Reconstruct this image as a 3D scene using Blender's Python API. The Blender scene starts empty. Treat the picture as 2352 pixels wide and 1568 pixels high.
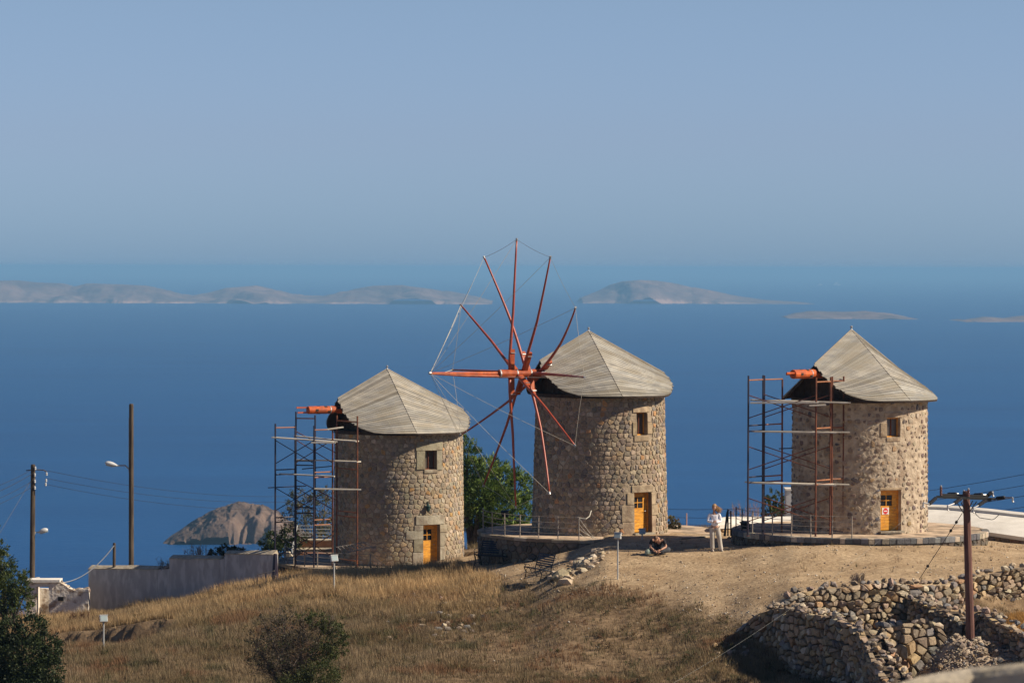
import bpy, bmesh, math, random
import numpy as np
from mathutils import Vector, Matrix, noise, Euler

RND = random.Random(7)
SC = bpy.context.scene
COL = SC.collection

# ------------------------------------------------------------------ camera, world, sun, exposure
FPX = 7949.0                      # focal length in units of a 2352 px wide frame
CAMZ = 10.48
HV = 613.0                        # the level of the eye in the frame
PITCH = -math.atan((784.0 - HV) / FPX)
ROLL = math.radians(0.16)
cam_data = bpy.data.cameras.new('camera')
cam_data.sensor_width = 36.0
cam_data.lens = FPX / 2352.0 * 36.0
cam_data.clip_start = 0.5
cam_data.clip_end = 900000.0
cam_data.dof.use_dof = True
cam_data.dof.focus_distance = 129.0
cam_data.dof.aperture_fstop = 6.3
cam = bpy.data.objects.new('camera', cam_data)
COL.objects.link(cam)
CAM_R = Matrix.Rotation(math.pi / 2 + PITCH, 4, 'X') @ Matrix.Rotation(ROLL, 4, 'Z')
cam.matrix_world = Matrix.Translation((0, 0, CAMZ)) @ CAM_R
SC.camera = cam
SEA_Z = CAMZ - 130.0

SUN_EL = math.radians(38.5)
SUN_AZ = math.radians(82.0)       # turned from "towards the camera" to the right
SUN_DIR = Vector((math.sin(SUN_AZ) * math.cos(SUN_EL), -math.cos(SUN_AZ) * math.cos(SUN_EL), math.sin(SUN_EL)))

world = bpy.data.worlds.new('World')
SC.world = world
world.use_nodes = True
wn = world.node_tree
wn.nodes.clear()
sky = wn.nodes.new('ShaderNodeTexSky')
sky.sky_type = 'NISHITA'
sky.sun_disc = False
sky.sun_elevation = SUN_EL
sky.sun_rotation = math.atan2(SUN_DIR.x, SUN_DIR.y)
sky.altitude = 200
sky.air_density = 1.0
sky.dust_density = 0.6
sky.ozone_density = 3.0
tintn = wn.nodes.new('ShaderNodeMix'); tintn.data_type = 'RGBA'; tintn.blend_type = 'MULTIPLY'
tintn.inputs['Factor'].default_value = 1.0
tintn.inputs['B'].default_value = (0.66, 0.80, 1.0, 1)
bg = wn.nodes.new('ShaderNodeBackground'); bg.inputs['Strength'].default_value = 0.094
wo = wn.nodes.new('ShaderNodeOutputWorld')
wtc = wn.nodes.new('ShaderNodeTexCoord'); wsep = wn.nodes.new('ShaderNodeSeparateXYZ')
wrp = wn.nodes.new('ShaderNodeValToRGB')        # hue of the hazy maritime air low over the horizon
wn.links.new(wtc.outputs['Generated'], wsep.inputs[0]); wn.links.new(wsep.outputs['Z'], wrp.inputs[0])
_e = wrp.color_ramp.elements
_e[0].position = 0.0; _e[0].color = (0.43, 0.68, 1.22, 1)
_e[1].position = 0.10; _e[1].color = (0.60, 0.625, 0.745, 1)
_m = _e.new(0.037); _m.color = (0.51, 0.61, 0.96, 1)
_m = _e.new(0.45); _m.color = (0.25, 0.29, 0.40, 1)  # darkens the upper sky to thin the fill light in the shadows
wn.links.new(wrp.outputs[0], tintn.inputs['B'])
wn.links.new(sky.outputs[0], tintn.inputs['A'])
wn.links.new(tintn.outputs['Result'], bg.inputs['Color'])
wn.links.new(bg.outputs[0], wo.inputs['Surface'])

sun_data = bpy.data.lights.new('sun', 'SUN')
sun_data.energy = 5.0
sun_data.angle = math.radians(0.55)
sun_data.color = (1.0, 0.87, 0.70)
sun = bpy.data.objects.new('sun', sun_data)
COL.objects.link(sun)
sun.rotation_euler = SUN_DIR.to_track_quat('Z', 'Y').to_euler()
sun.location = (60, -20, 60)

SC.view_settings.view_transform = 'Standard'
SC.view_settings.look = 'None'
SC.view_settings.exposure = 0.42
SC.view_settings.gamma = 1.0
SC.view_settings.use_curve_mapping = False
SC.cycles.volume_bounces = 0
SC.cycles.max_bounces = 6

def P(u, v, Y):
    """point at distance Y along +y seen at (u, v) of a 2352 x 1568 frame"""
    d = CAM_R.to_3x3() @ Vector(((u - 1176.0) / FPX, (784.0 - v) / FPX, -1.0))
    return Vector((0, 0, CAMZ)) + d * (Y / d.y)

# ------------------------------------------------------------------ helpers
def tag(o, label=None, cat=None, group=None, kind=None):
    if label: o['label'] = label
    if cat: o['category'] = cat
    if group: o['group'] = group
    if kind: o['kind'] = kind
    return o

def thing(name, loc, label, cat, group=None, rotz=0.0):
    o = bpy.data.objects.new(name, None)
    COL.objects.link(o)
    o.location = loc
    o.rotation_euler = (0, 0, rotz)
    o.empty_display_size = 0.2
    return tag(o, label, cat, group)

def attach(o, parent, world_coords=True):
    o.parent = parent
    if world_coords and parent.type == 'EMPTY':
        o.matrix_parent_inverse = Matrix.Translation(-Vector(parent.location))
    return o

class G:
    """collects faces for ONE mesh"""
    def __init__(s):
        s.v = []; s.f = []; s.c = []; s.col = (1, 1, 1)
    def add(s, vs, fs, col=None):
        n = len(s.v)
        s.v.extend([tuple(p) for p in vs])
        s.f.extend([tuple(i + n for i in f) for f in fs])
        s.c.extend([col or s.col] * len(vs))
    def box(s, c, size, rot=None, col=None):
        hx, hy, hz = size[0] / 2, size[1] / 2, size[2] / 2
        vs = [Vector((x, y, z)) for z in (-hz, hz) for y in (-hy, hy) for x in (-hx, hx)]
        if rot is not None: vs = [rot @ p for p in vs]
        c = Vector(c)
        s.add([p + c for p in vs], [(0, 2, 3, 1), (4, 5, 7, 6), (0, 1, 5, 4), (2, 6, 7, 3), (0, 4, 6, 2), (1, 3, 7, 5)], col)
    def beam(s, a, b, w, h, up=Vector((0, 0, 1)), col=None):
        a = Vector(a); b = Vector(b); d = b - a; L = d.length
        if L < 1e-6: return
        x = d / L
        y = up.cross(x)
        if y.length < 1e-4: y = Vector((0, 1, 0)).cross(x)
        y.normalize(); z = x.cross(y)
        R = Matrix((x, y, z)).transposed()
        s.box((a + b) / 2, (L, w, h), R, col)
    def tube(s, pts, r, n=6, caps=True, col=None):
        pts = [Vector(p) for p in pts]
        rs = r if isinstance(r, (list, tuple)) else [r] * len(pts)
        vs = []; fs = []
        ref = None
        for i, p in enumerate(pts):
            d = (pts[min(i + 1, len(pts) - 1)] - pts[max(i - 1, 0)])
            if d.length < 1e-9: d = Vector((0, 0, 1))
            d.normalize()
            if ref is None:
                ref = Vector((0, 0, 1)) if abs(d.z) < 0.9 else Vector((1, 0, 0))
            x = ref.cross(d)
            if x.length < 1e-5: x = Vector((0, 1, 0)).cross(d)
            x.normalize(); y = d.cross(x); ref = y.cross(x) * -1 if False else ref
            for k in range(n):
                a = 2 * math.pi * k / n
                vs.append(p + (x * math.cos(a) + y * math.sin(a)) * rs[i])
        for i in range(len(pts) - 1):
            for k in range(n):
                k2 = (k + 1) % n
                fs.append((i * n + k, i * n + k2, (i + 1) * n + k2, (i + 1) * n + k))
        if caps:
            fs.append(tuple(range(n - 1, -1, -1)))
            fs.append(tuple((len(pts) - 1) * n + k for k in range(n)))
        s.add(vs, fs, col)
    def lathe(s, c, prof, n=12, axis=Vector((0, 0, 1)), col=None):
        axis = Vector(axis).normalized()
        x = axis.orthogonal().normalized(); y = axis.cross(x)
        c = Vector(c); vs = []; fs = []
        for (r, h) in prof:
            for k in range(n):
                a = 2 * math.pi * k / n
                vs.append(c + axis * h + (x * math.cos(a) + y * math.sin(a)) * r)
        for i in range(len(prof) - 1):
            for k in range(n):
                k2 = (k + 1) % n
                fs.append((i * n + k, i * n + k2, (i + 1) * n + k2, (i + 1) * n + k))
        fs.append(tuple(range(n - 1, -1, -1)))
        fs.append(tuple((len(prof) - 1) * n + k for k in range(n)))
        s.add(vs, fs, col)
    def build(s, name, m, parent=None, smooth=False, local=False, hide=None):
        me = bpy.data.meshes.new(name)
        me.from_pydata(s.v, [], s.f)
        if s.c:
            a = me.color_attributes.new('tint', 'FLOAT_COLOR', 'POINT')
            a.data.foreach_set('color', np.array([(c[0], c[1], c[2], 1.0) for c in s.c], dtype=np.float32).ravel())
        me.materials.append(m)
        if smooth:
            me.polygons.foreach_set('use_smooth', [True] * len(me.polygons))
        me.update()
        o = bpy.data.objects.new(name, me)
        COL.objects.link(o)
        if parent is not None: attach(o, parent, not local)
        return o

def np_mesh(name, V, F, m, tint=None, parent=None, smooth=False):
    """fast mesh from arrays; F is (n, k)"""
    me = bpy.data.meshes.new(name)
    V = np.asarray(V, dtype=np.float32); F = np.asarray(F, dtype=np.int32)
    k = F.shape[1]
    me.vertices.add(len(V)); me.vertices.foreach_set('co', V.ravel())
    me.loops.add(F.size); me.loops.foreach_set('vertex_index', F.ravel())
    me.polygons.add(len(F)); me.polygons.foreach_set('loop_start', np.arange(0, F.size, k, dtype=np.int32))
    me.polygons.foreach_set('loop_total', np.full(len(F), k, dtype=np.int32))
    if smooth: me.polygons.foreach_set('use_smooth', np.ones(len(F), dtype=bool))
    me.update(calc_edges=True)
    if tint is not None:
        a = me.color_attributes.new('tint', 'FLOAT_COLOR', 'POINT')
        T = np.ones((len(V), 4), dtype=np.float32); T[:, :3] = tint
        a.data.foreach_set('color', T.ravel())
    me.materials.append(m)
    o = bpy.data.objects.new(name, me)
    COL.objects.link(o)
    if parent is not None: attach(o, parent)
    return o

# ------------------------------------------------------------------ materials
def mat(name, col=(0.5, 0.5, 0.5), rough=0.85, col2=None, scale=4.0, detail=4.0, tint=False, bump=0.0, bscale=20.0,
        metal=0.0, spec=0.3, stretch=(1, 1, 1), contrast=(0.35, 0.65), col3=None, scale3=1.0, transl=0.0, tvar=0.0):
    m = bpy.data.materials.new(name)
    m.use_nodes = True
    nt = m.node_tree; N = nt.nodes; L = nt.links
    b = N['Principled BSDF']
    b.inputs['Roughness'].default_value = rough
    b.inputs['Metallic'].default_value = metal
    b.inputs['Specular IOR Level'].default_value = spec
    tc = N.new('ShaderNodeTexCoord'); mp = N.new('ShaderNodeMapping')
    mp.inputs['Scale'].default_value = stretch
    L.new(tc.outputs['Object'], mp.inputs['Vector'])
    out = None
    if col2 is not None:
        no = N.new('ShaderNodeTexNoise'); no.inputs['Scale'].default_value = scale; no.inputs['Detail'].default_value = detail
        L.new(mp.outputs[0], no.inputs['Vector'])
        rp = N.new('ShaderNodeValToRGB')
        rp.color_ramp.elements[0].position = contrast[0]; rp.color_ramp.elements[0].color = (*col, 1)
        rp.color_ramp.elements[1].position = contrast[1]; rp.color_ramp.elements[1].color = (*col2, 1)
        L.new(no.outputs[0], rp.inputs[0]); out = rp.outputs[0]
        if col3 is not None:
            n3 = N.new('ShaderNodeTexNoise'); n3.inputs['Scale'].default_value = scale3; n3.inputs['Detail'].default_value = 5
            L.new(mp.outputs[0], n3.inputs['Vector'])
            r3 = N.new('ShaderNodeValToRGB'); r3.color_ramp.elements[0].position = 0.48; r3.color_ramp.elements[1].position = 0.62
            L.new(n3.outputs[0], r3.inputs[0])
            mx = N.new('ShaderNodeMix'); mx.data_type = 'RGBA'
            L.new(r3.outputs[0], mx.inputs['Factor']); L.new(out, mx.inputs['A']); mx.inputs['B'].default_value = (*col3, 1)
            out = mx.outputs['Result']
    if tint:
        at = N.new('ShaderNodeVertexColor'); at.layer_name = 'tint'
        mx = N.new('ShaderNodeMix'); mx.data_type = 'RGBA'; mx.blend_type = 'MULTIPLY'; mx.inputs['Factor'].default_value = 1
        if out is None: mx.inputs['A'].default_value = (*col, 1)
        else: L.new(out, mx.inputs['A'])
        L.new(at.outputs[0], mx.inputs['B']); out = mx.outputs['Result']
    if out is None: b.inputs['Base Color'].default_value = (*col, 1)
    else: L.new(out, b.inputs['Base Color'])
    if bump > 0:
        bn = N.new('ShaderNodeTexNoise'); bn.inputs['Scale'].default_value = bscale; bn.inputs['Detail'].default_value = 5
        L.new(mp.outputs[0], bn.inputs['Vector'])
        bp = N.new('ShaderNodeBump'); bp.inputs['Strength'].default_value = 1.0; bp.inputs['Distance'].default_value = bump
        L.new(bn.outputs[0], bp.inputs['Height']); L.new(bp.outputs[0], b.inputs['Normal'])
    if transl > 0:
        tr = N.new('ShaderNodeBsdfTranslucent')
        if out is None: tr.inputs[0].default_value = (*col, 1)
        else: L.new(out, tr.inputs[0])
        ms = N.new('ShaderNodeMixShader'); ms.inputs[0].default_value = transl
        L.new(b.outputs[0], ms.inputs[1]); L.new(tr.outputs[0], ms.inputs[2])
        L.new(ms.outputs[0], N['Material Output'].inputs['Surface'])
    return m

# ------------------------------------------------------------------ sea, haze, far islands
m_sea = mat('sea_water', (0.003, 0.044, 0.158), 0.42, (0.005, 0.064, 0.205), scale=0.0030, detail=9, stretch=(1, 3.2, 1), spec=0.12, contrast=(0.3, 0.7), col3=(0.004, 0.058, 0.188), scale3=0.0006)
sea_nt = m_sea.node_tree
_b = sea_nt.nodes['Principled BSDF']
_tc = [n for n in sea_nt.nodes if n.type == 'MAPPING'][0]
_n1 = sea_nt.nodes.new('ShaderNodeTexNoise'); _n1.inputs['Scale'].default_value = 0.12; _n1.inputs['Detail'].default_value = 6
_bp = sea_nt.nodes.new('ShaderNodeBump'); _bp.inputs['Distance'].default_value = 0.9
sea_nt.links.new(_tc.outputs[0], _n1.inputs['Vector']); sea_nt.links.new(_n1.outputs[0], _bp.inputs['Height'])
sea_nt.links.new(_bp.outputs[0], _b.inputs['Normal'])

def make_sea():
    g = G()
    n = 96
    rings = [0, 3000, 12000, 30000, 80000, 300000]
    vs = [(0, 0, SEA_Z)]; fs = []
    for r in rings[1:]:
        for k in range(n):
            a = 2 * math.pi * k / n
            vs.append((r * math.cos(a), r * math.sin(a), SEA_Z))
    for k in range(n):
        fs.append((0, 1 + k, 1 + (k + 1) % n))
    for i in range(len(rings) - 2):
        for k in range(n):
            a = 1 + i * n + k; b2 = 1 + i * n + (k + 1) % n
            fs.append((a, b2 + n, b2) if False else (a, a + n, b2 + n, b2))
    g.add(vs, fs)
    return tag(g.build('sea', m_sea), 'calm deep blue sea reaching to the horizon', None, None, 'structure')
sea = make_sea()

def make_haze():
    m = bpy.data.materials.new('haze_air'); m.use_nodes = True
    nt = m.node_tree; nt.nodes.clear()
    pv = nt.nodes.new('ShaderNodeVolumePrincipled')
    pv.inputs['Color'].default_value = (0.285, 0.575, 0.89, 1)
    pv.inputs['Density'].default_value = 9.0e-5
    pv.inputs['Anisotropy'].default_value = 0.0
    o = nt.nodes.new('ShaderNodeOutputMaterial')
    nt.links.new(pv.outputs[0], o.inputs['Volume'])
    g = G()
    zb, zt = SEA_Z - 1.5, CAMZ + 6.0
    g.box((0, 0, (zb + zt) / 2), (616000, 616000, zt - zb))
    h = g.build('haze', m)
    return tag(h, 'thin blue sea haze', None, None, 'stuff')
make_haze()

m_isle = mat('far_island_rock', (0.12, 0.085, 0.07), 0.95, (0.225, 0.15, 0.115), scale=0.006, detail=9, contrast=(0.38, 0.62), bump=22.0, bscale=0.010, tint=True)
m_islet = mat('islet_rock', (0.045, 0.032, 0.026), 0.95, (0.165, 0.115, 0.085), scale=0.05, detail=8, bump=3.5, bscale=0.09, tint=True)

def interp(tbl, x):
    if x <= tbl[0][0]: return tbl[0][1]
    for (a, b), (c, d) in zip(tbl, tbl[1:]):
        if x <= c: return b + (d - b) * (x - a) / (c - a)
    return tbl[-1][1]

def island(name, label, prof, v_base, depth, nx, ny, m, rough_amp, fscale, cliff=0.0, group=None, seed=0.0, gully=0.0, shore=True):
    """prof: (u, v) of the crest; the island stands where the sea meets v_base"""
    u0, u1 = prof[0][0], prof[-1][0]
    p = P((u0 + u1) / 2, v_base, 1000.0)
    Y0 = 1000.0 * (CAMZ - SEA_Z) / (CAMZ - p.z)
    Yc = Y0 + depth * 0.5
    V = []; T = []
    for j in range(ny + 1):
        w = j / ny
        yy_ = Y0 + depth * w
        for i in range(nx + 1):
            t = i / nx
            u = u0 + (u1 - u0) * t
            hc = max(0.0, P(u, interp(prof, u), Yc).z - SEA_Z)
            x = P(u, v_base, Yc).x
            wig = noise.noise(Vector((x * fscale * 1.1, seed, 3.1))) * 0.22 + (noise.noise(Vector((x * fscale * 3.1, seed, 5.1))) * 0.12 + noise.noise(Vector((x * fscale * 7.0, yy_ * fscale * 2, 5.1))) * 0.05)
            ww = (w - 0.02 - wig * (1 - w))
            # steep seaward cliff in front, long fall at the back
            if ww < 0.5:
                a = max(0.0, ww / 0.5)
                s = (min(1, a / (0.10 + 0.0)) * cliff + (1 - cliff) * math.sin(a * math.pi / 2) ** 0.9) if a > 0 else 0
                s = max(0, min(1, s))
            else:
                s = max(0.0, math.cos((ww - 0.5) * math.pi)) ** 0.8
            yy = Y0 + depth * w
            q = Vector((x * fscale, yy * fscale, seed))
            nz = noise.fractal(q, 0.9, 2.1, 7, noise_basis='PERLIN_ORIGINAL')
            rg = 1 - abs(noise.noise(Vector((x * fscale * 1.7 + yy * fscale * 0.5, yy * fscale * 0.35, seed + 9))) * 2.2)
            h = hc * s * (1 + nz * rough_amp) - gully * hc * max(0, rg) * s * (1 - s) * 2.2
            if not shore:
                gr = noise.noise(Vector((x * 0.125, yy * 0.03, seed))) + 0.5 * noise.noise(Vector((x * 0.31, yy * 0.07, seed + 3)))
                s2 = min(1.0, max(0.0, w * 2.0))
                face = min(1.0, max(0.0, (s2 * 1.25 - 0.10 - 0.55 * max(-0.3, gr)))) if w < 0.5 else s
                h = hc * (min(1.0, face ** 0.5) if w < 0.5 else s) + 1.0 * noise.fractal(Vector((x * 0.3, yy * 0.3, 1)), 1.0, 2.0, 5, noise_basis='PERLIN_ORIGINAL') * min(1, hc / 8)
                s = h / max(hc, 0.1) if hc > 0.5 else s
            h = min(h, hc * 1.03)
            V.append((x, yy, SEA_Z + h - (6 if s <= 0 else (2 if hc <= 0 else 0.3))))
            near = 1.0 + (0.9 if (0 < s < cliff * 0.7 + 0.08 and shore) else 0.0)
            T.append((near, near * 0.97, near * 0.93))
    F = []
    for j in range(ny):
        for i in range(nx):
            a = j * (nx + 1) + i
            F.append((a, a + 1, a + nx + 2, a + nx + 1))
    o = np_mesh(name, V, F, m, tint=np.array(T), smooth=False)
    return tag(o, label, 'island', group)

island('rocky_island', 'long low pinkish island with pale shore cliffs at the left of the sea',
       [(-420, 690), (-300, 668), (-120, 655), (20, 645), (70, 650), (130, 652), (165, 660), (200, 652), (260, 654), (330, 657), (390, 668), (430, 678), (470, 672), (520, 662), (580, 657), (640, 664), (690, 676), (740, 677), (790, 668), (850, 658), (920, 656), (980, 663), (1040, 670), (1090, 680), (1132, 692)],
       697.0, 1250, 640, 64, m_isle, 0.55, 0.0032, cliff=0.22, group='far islands', seed=1.7, gully=0.6)
island('rocky_island', 'hump-backed island right of the windmill wheel tapering to a low pale spit',
       [(1333, 684), (1370, 670), (1400, 655), (1430, 647), (1465, 644), (1500, 645), (1545, 651), (1590, 660), (1650, 671), (1700, 681), (1760, 688), (1820, 692), (1872, 697)],
       698.0, 1050, 340, 56, m_isle, 0.40, 0.0032, cliff=0.18, group='far islands', seed=4.2, gully=0.25)
island('rocky_island', 'small flat rock island low in the sea below the two white boats',
       [(1803, 727), (1830, 718), (1870, 714), (1940, 713), (1990, 714), (2040, 719), (2070, 725), (2098, 731)],
       733.0, 420, 160, 24, m_isle, 0.5, 0.004, cliff=0.35, group='far islands', seed=6.2, gully=0.6)
island('rocky_island', 'broken low reef islands running out of the frame at the right edge of the sea',
       [(2195, 737), (2212, 732), (2222, 737), (2235, 733), (2262, 725), (2290, 729), (2310, 731), (2350, 726), (2400, 724), (2480, 728), (2560, 738)],
       740.0, 380, 160, 24, m_isle, 0.6, 0.004, cliff=0.35, group='far islands', seed=8.2, gully=0.6)
island('rocky_islet', 'rounded rocky islet with shaded gullies close in front of the shore, left of the scaffolding',
       [(372, 1246), (392, 1229), (412, 1217), (440, 1197), (470, 1181), (500, 1167), (530, 1158), (548, 1152), (556, 1154), (590, 1158), (612, 1163), (636, 1176), (665, 1199), (700, 1226), (735, 1248)],
       1251.0, 76, 300, 130, m_islet, 0.42, 0.044, cliff=0.42, seed=2.4, gully=2.2, shore=False)

# ------------------------------------------------------------------ terrain
# columns of (distance, v) pairs: where the ground is seen in the photograph
TB = {
    -500: [(100, 1660), (112, 1600), (124, 1560), (132, 1540), (136, 1540)],
    0:    [(100, 1640), (112, 1565), (121, 1505), (128, 1460), (134, 1445), (138, 1440)],
    200:  [(100, 1650), (110, 1590), (118, 1497), (122, 1464), (128, 1440), (134, 1428), (139, 1424)],
    400:  [(104, 1640), (110, 1578), (118, 1480), (124, 1424), (130, 1402), (136, 1396), (139, 1394)],
    560:  [(104, 1640), (110, 1572), (118, 1468), (124, 1394), (130, 1362), (134, 1356), (139, 1354)],
    700:  [(104, 1630), (110, 1562), (118, 1456), (124, 1376), (129, 1337), (134, 1324), (139, 1310)],
    900:  [(104, 1630), (110, 1558), (118, 1444), (124, 1366), (129, 1324), (133, 1308), (139, 1287)],
    1060: [(104, 1625), (110, 1548), (117, 1440), (123, 1360), (129, 1303), (133, 1283), (139, 1265)],
    1200: [(104, 1622), (110, 1540), (117, 1425), (122, 1347), (126, 1300), (130, 1270), (134, 1262), (139, 1248)],
    1300: [(104, 1617), (109, 1545), (115, 1432), (120, 1345), (123, 1306), (126, 1278), (129, 1260), (133, 1246), (144, 1230)],
    1400: [(104, 1612), (109, 1540), (115, 1425), (119.5, 1330), (122.5, 1275), (125.5, 1249), (128.5, 1234), (131, 1222), (136, 1219), (144, 1216)],
    1500: [(104, 1605), (109, 1530), (115, 1415), (119, 1330), (122.5, 1274), (126, 1250), (129, 1233), (131.5, 1222), (136, 1220), (144, 1216)],
    1650: [(104, 1600), (108, 1530), (113, 1415), (118, 1326), (122.5, 1268), (125.5, 1252), (130, 1231), (132, 1222), (136, 1220), (144, 1214)],
    1760: [(100, 1650), (104, 1600), (107.5, 1560), (110, 1462), (111.6, 1402), (114, 1358), (117, 1322), (120.5, 1270), (123, 1254), (131, 1234), (139, 1222)],
    1830: [(100, 1650), (104, 1600), (108.6, 1545), (110, 1400), (111, 1362), (114, 1338), (117, 1308), (119.5, 1266), (121.2, 1253), (131, 1230), (139, 1222)],
    1900: [(100, 1650), (104, 1600), (109.2, 1540), (110.6, 1370), (114, 1335), (117, 1304), (119.4, 1264), (121.2, 1252), (131, 1230), (139, 1222)],
    2100: [(100, 1640), (108, 1535), (110.6, 1500), (112, 1345), (116, 1308), (118.4, 1276), (120.2, 1256), (122.5, 1249), (131, 1232), (139, 1222)],
    2230: [(100, 1640), (105, 1560), (108, 1500), (111.6, 1445), (113.4, 1335), (116, 1304), (118.4, 1280), (120.8, 1258), (123.5, 1251), (131, 1236), (139, 1224)],
    2352: [(100, 1640), (103, 1580), (105, 1490), (108, 1445), (113.4, 1402), (114.8, 1308), (118, 1285), (121.5, 1266), (125, 1256), (131, 1243), (139, 1228)],
    2900: [(100, 1640), (105, 1480), (114, 1400), (116, 1320), (121, 1290), (131, 1255), (139, 1240)],
}
TKEYS = sorted(TB)
def zfrom(v, Y):
    return CAMZ - (v - HV) / FPX * Y * 1.0
def stretch(k, Y):
    f = 1.18 if k <= 1060 else (1.10 if k <= 1200 else 1.0)
    return 112 + (Y - 112) * f if Y > 112 else Y
TX = {k: [(stretch(k, Y), zfrom(v, stretch(k, Y))) for Y, v in TB[k]] for k in TKEYS}

def base_z(x, y):
    yy = min(max(y, 100.0), 144.5)
    u = 1176 + x / yy * FPX
    if u <= TKEYS[0]: c = interp(TX[TKEYS[0]], yy)
    elif u >= TKEYS[-1]: c = interp(TX[TKEYS[-1]], yy)
    else:
        for a, b in zip(TKEYS, TKEYS[1:]):
            if u <= b:
                t = (u - a) / (b - a); t = t * t * (3 - 2 * t) * 0.5 + t * 0.5
                c = interp(TX[a], yy) * (1 - t) + interp(TX[b], yy) * t
                break
    return c

# little terraces round the mills: (cx, cy, radius, level)
MILLS = [
    dict(u=916.5, Y=140.0, vb=1297, R=2.53, H=5.05, taper=0.07, k=1.044),
    dict(u=1379.0, Y=132.2, vb=1224, R=2.55, H=5.12, taper=0.14, k=1.009),
    dict(u=1976.0, Y=126.3, vb=1218.5, R=2.54, H=4.80, taper=0.03, k=0.976),
]
for q in MILLS:
    q['R'] *= q['k']; q['H'] *= q['k']
    f = P(q['u'], q['vb'], q['Y'] - 2.3)
    q['x'] = (q['u'] - 1176) / FPX * q['Y']; q['y'] = q['Y']; q['z'] = f.z

def BANK_Y(x): return 126.4 - (x + 14.5) * 0.38
def ground_z(x, y):
    if y >= 144.5:
        z = base_z(x, 144.5) - (y - 144.5) * 0.30 - min(1.0, (y - 143) / 8.0) * 0.5
        z = max(z, SEA_Z - 12.0)
    elif y < 100.0:
        z0 = base_z(x, 100.0)
        t = (100.0 - y) / 100.0
        if t <= 1: z = z0 + (5.6 - z0) * (t * t * (3 - 2 * t)) - 2.2 * math.sin(math.pi * min(1, t)) 
        else: z = 5.6 + (t - 1) * 4
    else:
        z = base_z(x, y)
    # gentle natural relief
    if 96 < y < 150:
        z += 0.10 * noise.noise(Vector((x * 0.35, y * 0.35, 0.3))) * (0.35 if (x > 3 and y > 119) else 1.0)
        z += 0.035 * noise.noise(Vector((x * 1.3, y * 1.3, 4.3)))
    for q in MILLS:                                         # room for the terraces
        dd = math.hypot(x - q['x'], y - q['y'])
        if dd < 4.75 and (q is not MILLS[0] or x < q['x'] + 1.5): z = min(z, q['z'] - 0.20) if (q is not MILLS[1] or x < q['x']) else z
        if dd < 3.2: z = min(z, q['z'] - 0.04)
    # an eroded earth bank at the left, facing down the slope
    if -18.5 < x < -11.5 and 112 < y < 130:
        yl = BANK_Y(x) + 0.25 * noise.noise(Vector((x * 0.9, 1.0, 0)))
        w_ = min(1.0, max(0, (-12.0 - x) / 1.0)) * min(1.0, max(0.0, (x + 17.6) / 0.8))
        d_ = yl - y
        if d_ > 0: z -= 0.55 * w_ * min(1, d_ / 0.16) * max(0.0, 1 - max(0, d_ - 1.8) / 7.0)
        elif d_ > -1.5: z += 0.10 * w_ * (d_ + 1.5) / 1.5
    return z

def axis(lo, hi, step, far_lo, far_hi, g=1.16):
    a = list(np.arange(lo, hi + 1e-6, step))
    s = step; x = hi
    while x < far_hi: s *= g; x += s; a.append(x)
    s = step; x = lo; pre = []
    while x > far_lo: s *= g; x -= s; pre.append(x)
    return pre[::-1] + a

XS = axis(-21.0, 21.0, 0.17, -420, 420)
YS = axis(98.0, 146.0, 0.17, -60, 760)
def make_terrain():
    nx, ny = len(XS), len(YS)
    V = np.zeros((nx * ny, 3), dtype=np.float32)
    k = 0
    for y in YS:
        for x in XS:
            z = ground_z(x, y)
            if abs(x) > 60: z -= (abs(x) - 60) * 0.15
            if y > 170: z = max(SEA_Z - 12, z)
            V[k] = (x, y, z); k += 1
    j, i = np.meshgrid(np.arange(ny - 1), np.arange(nx - 1), indexing='ij')
    a = (j * nx + i).ravel()
    F = np.stack([a, a + 1, a + nx + 1, a + nx], 1)
    return V, F

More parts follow.
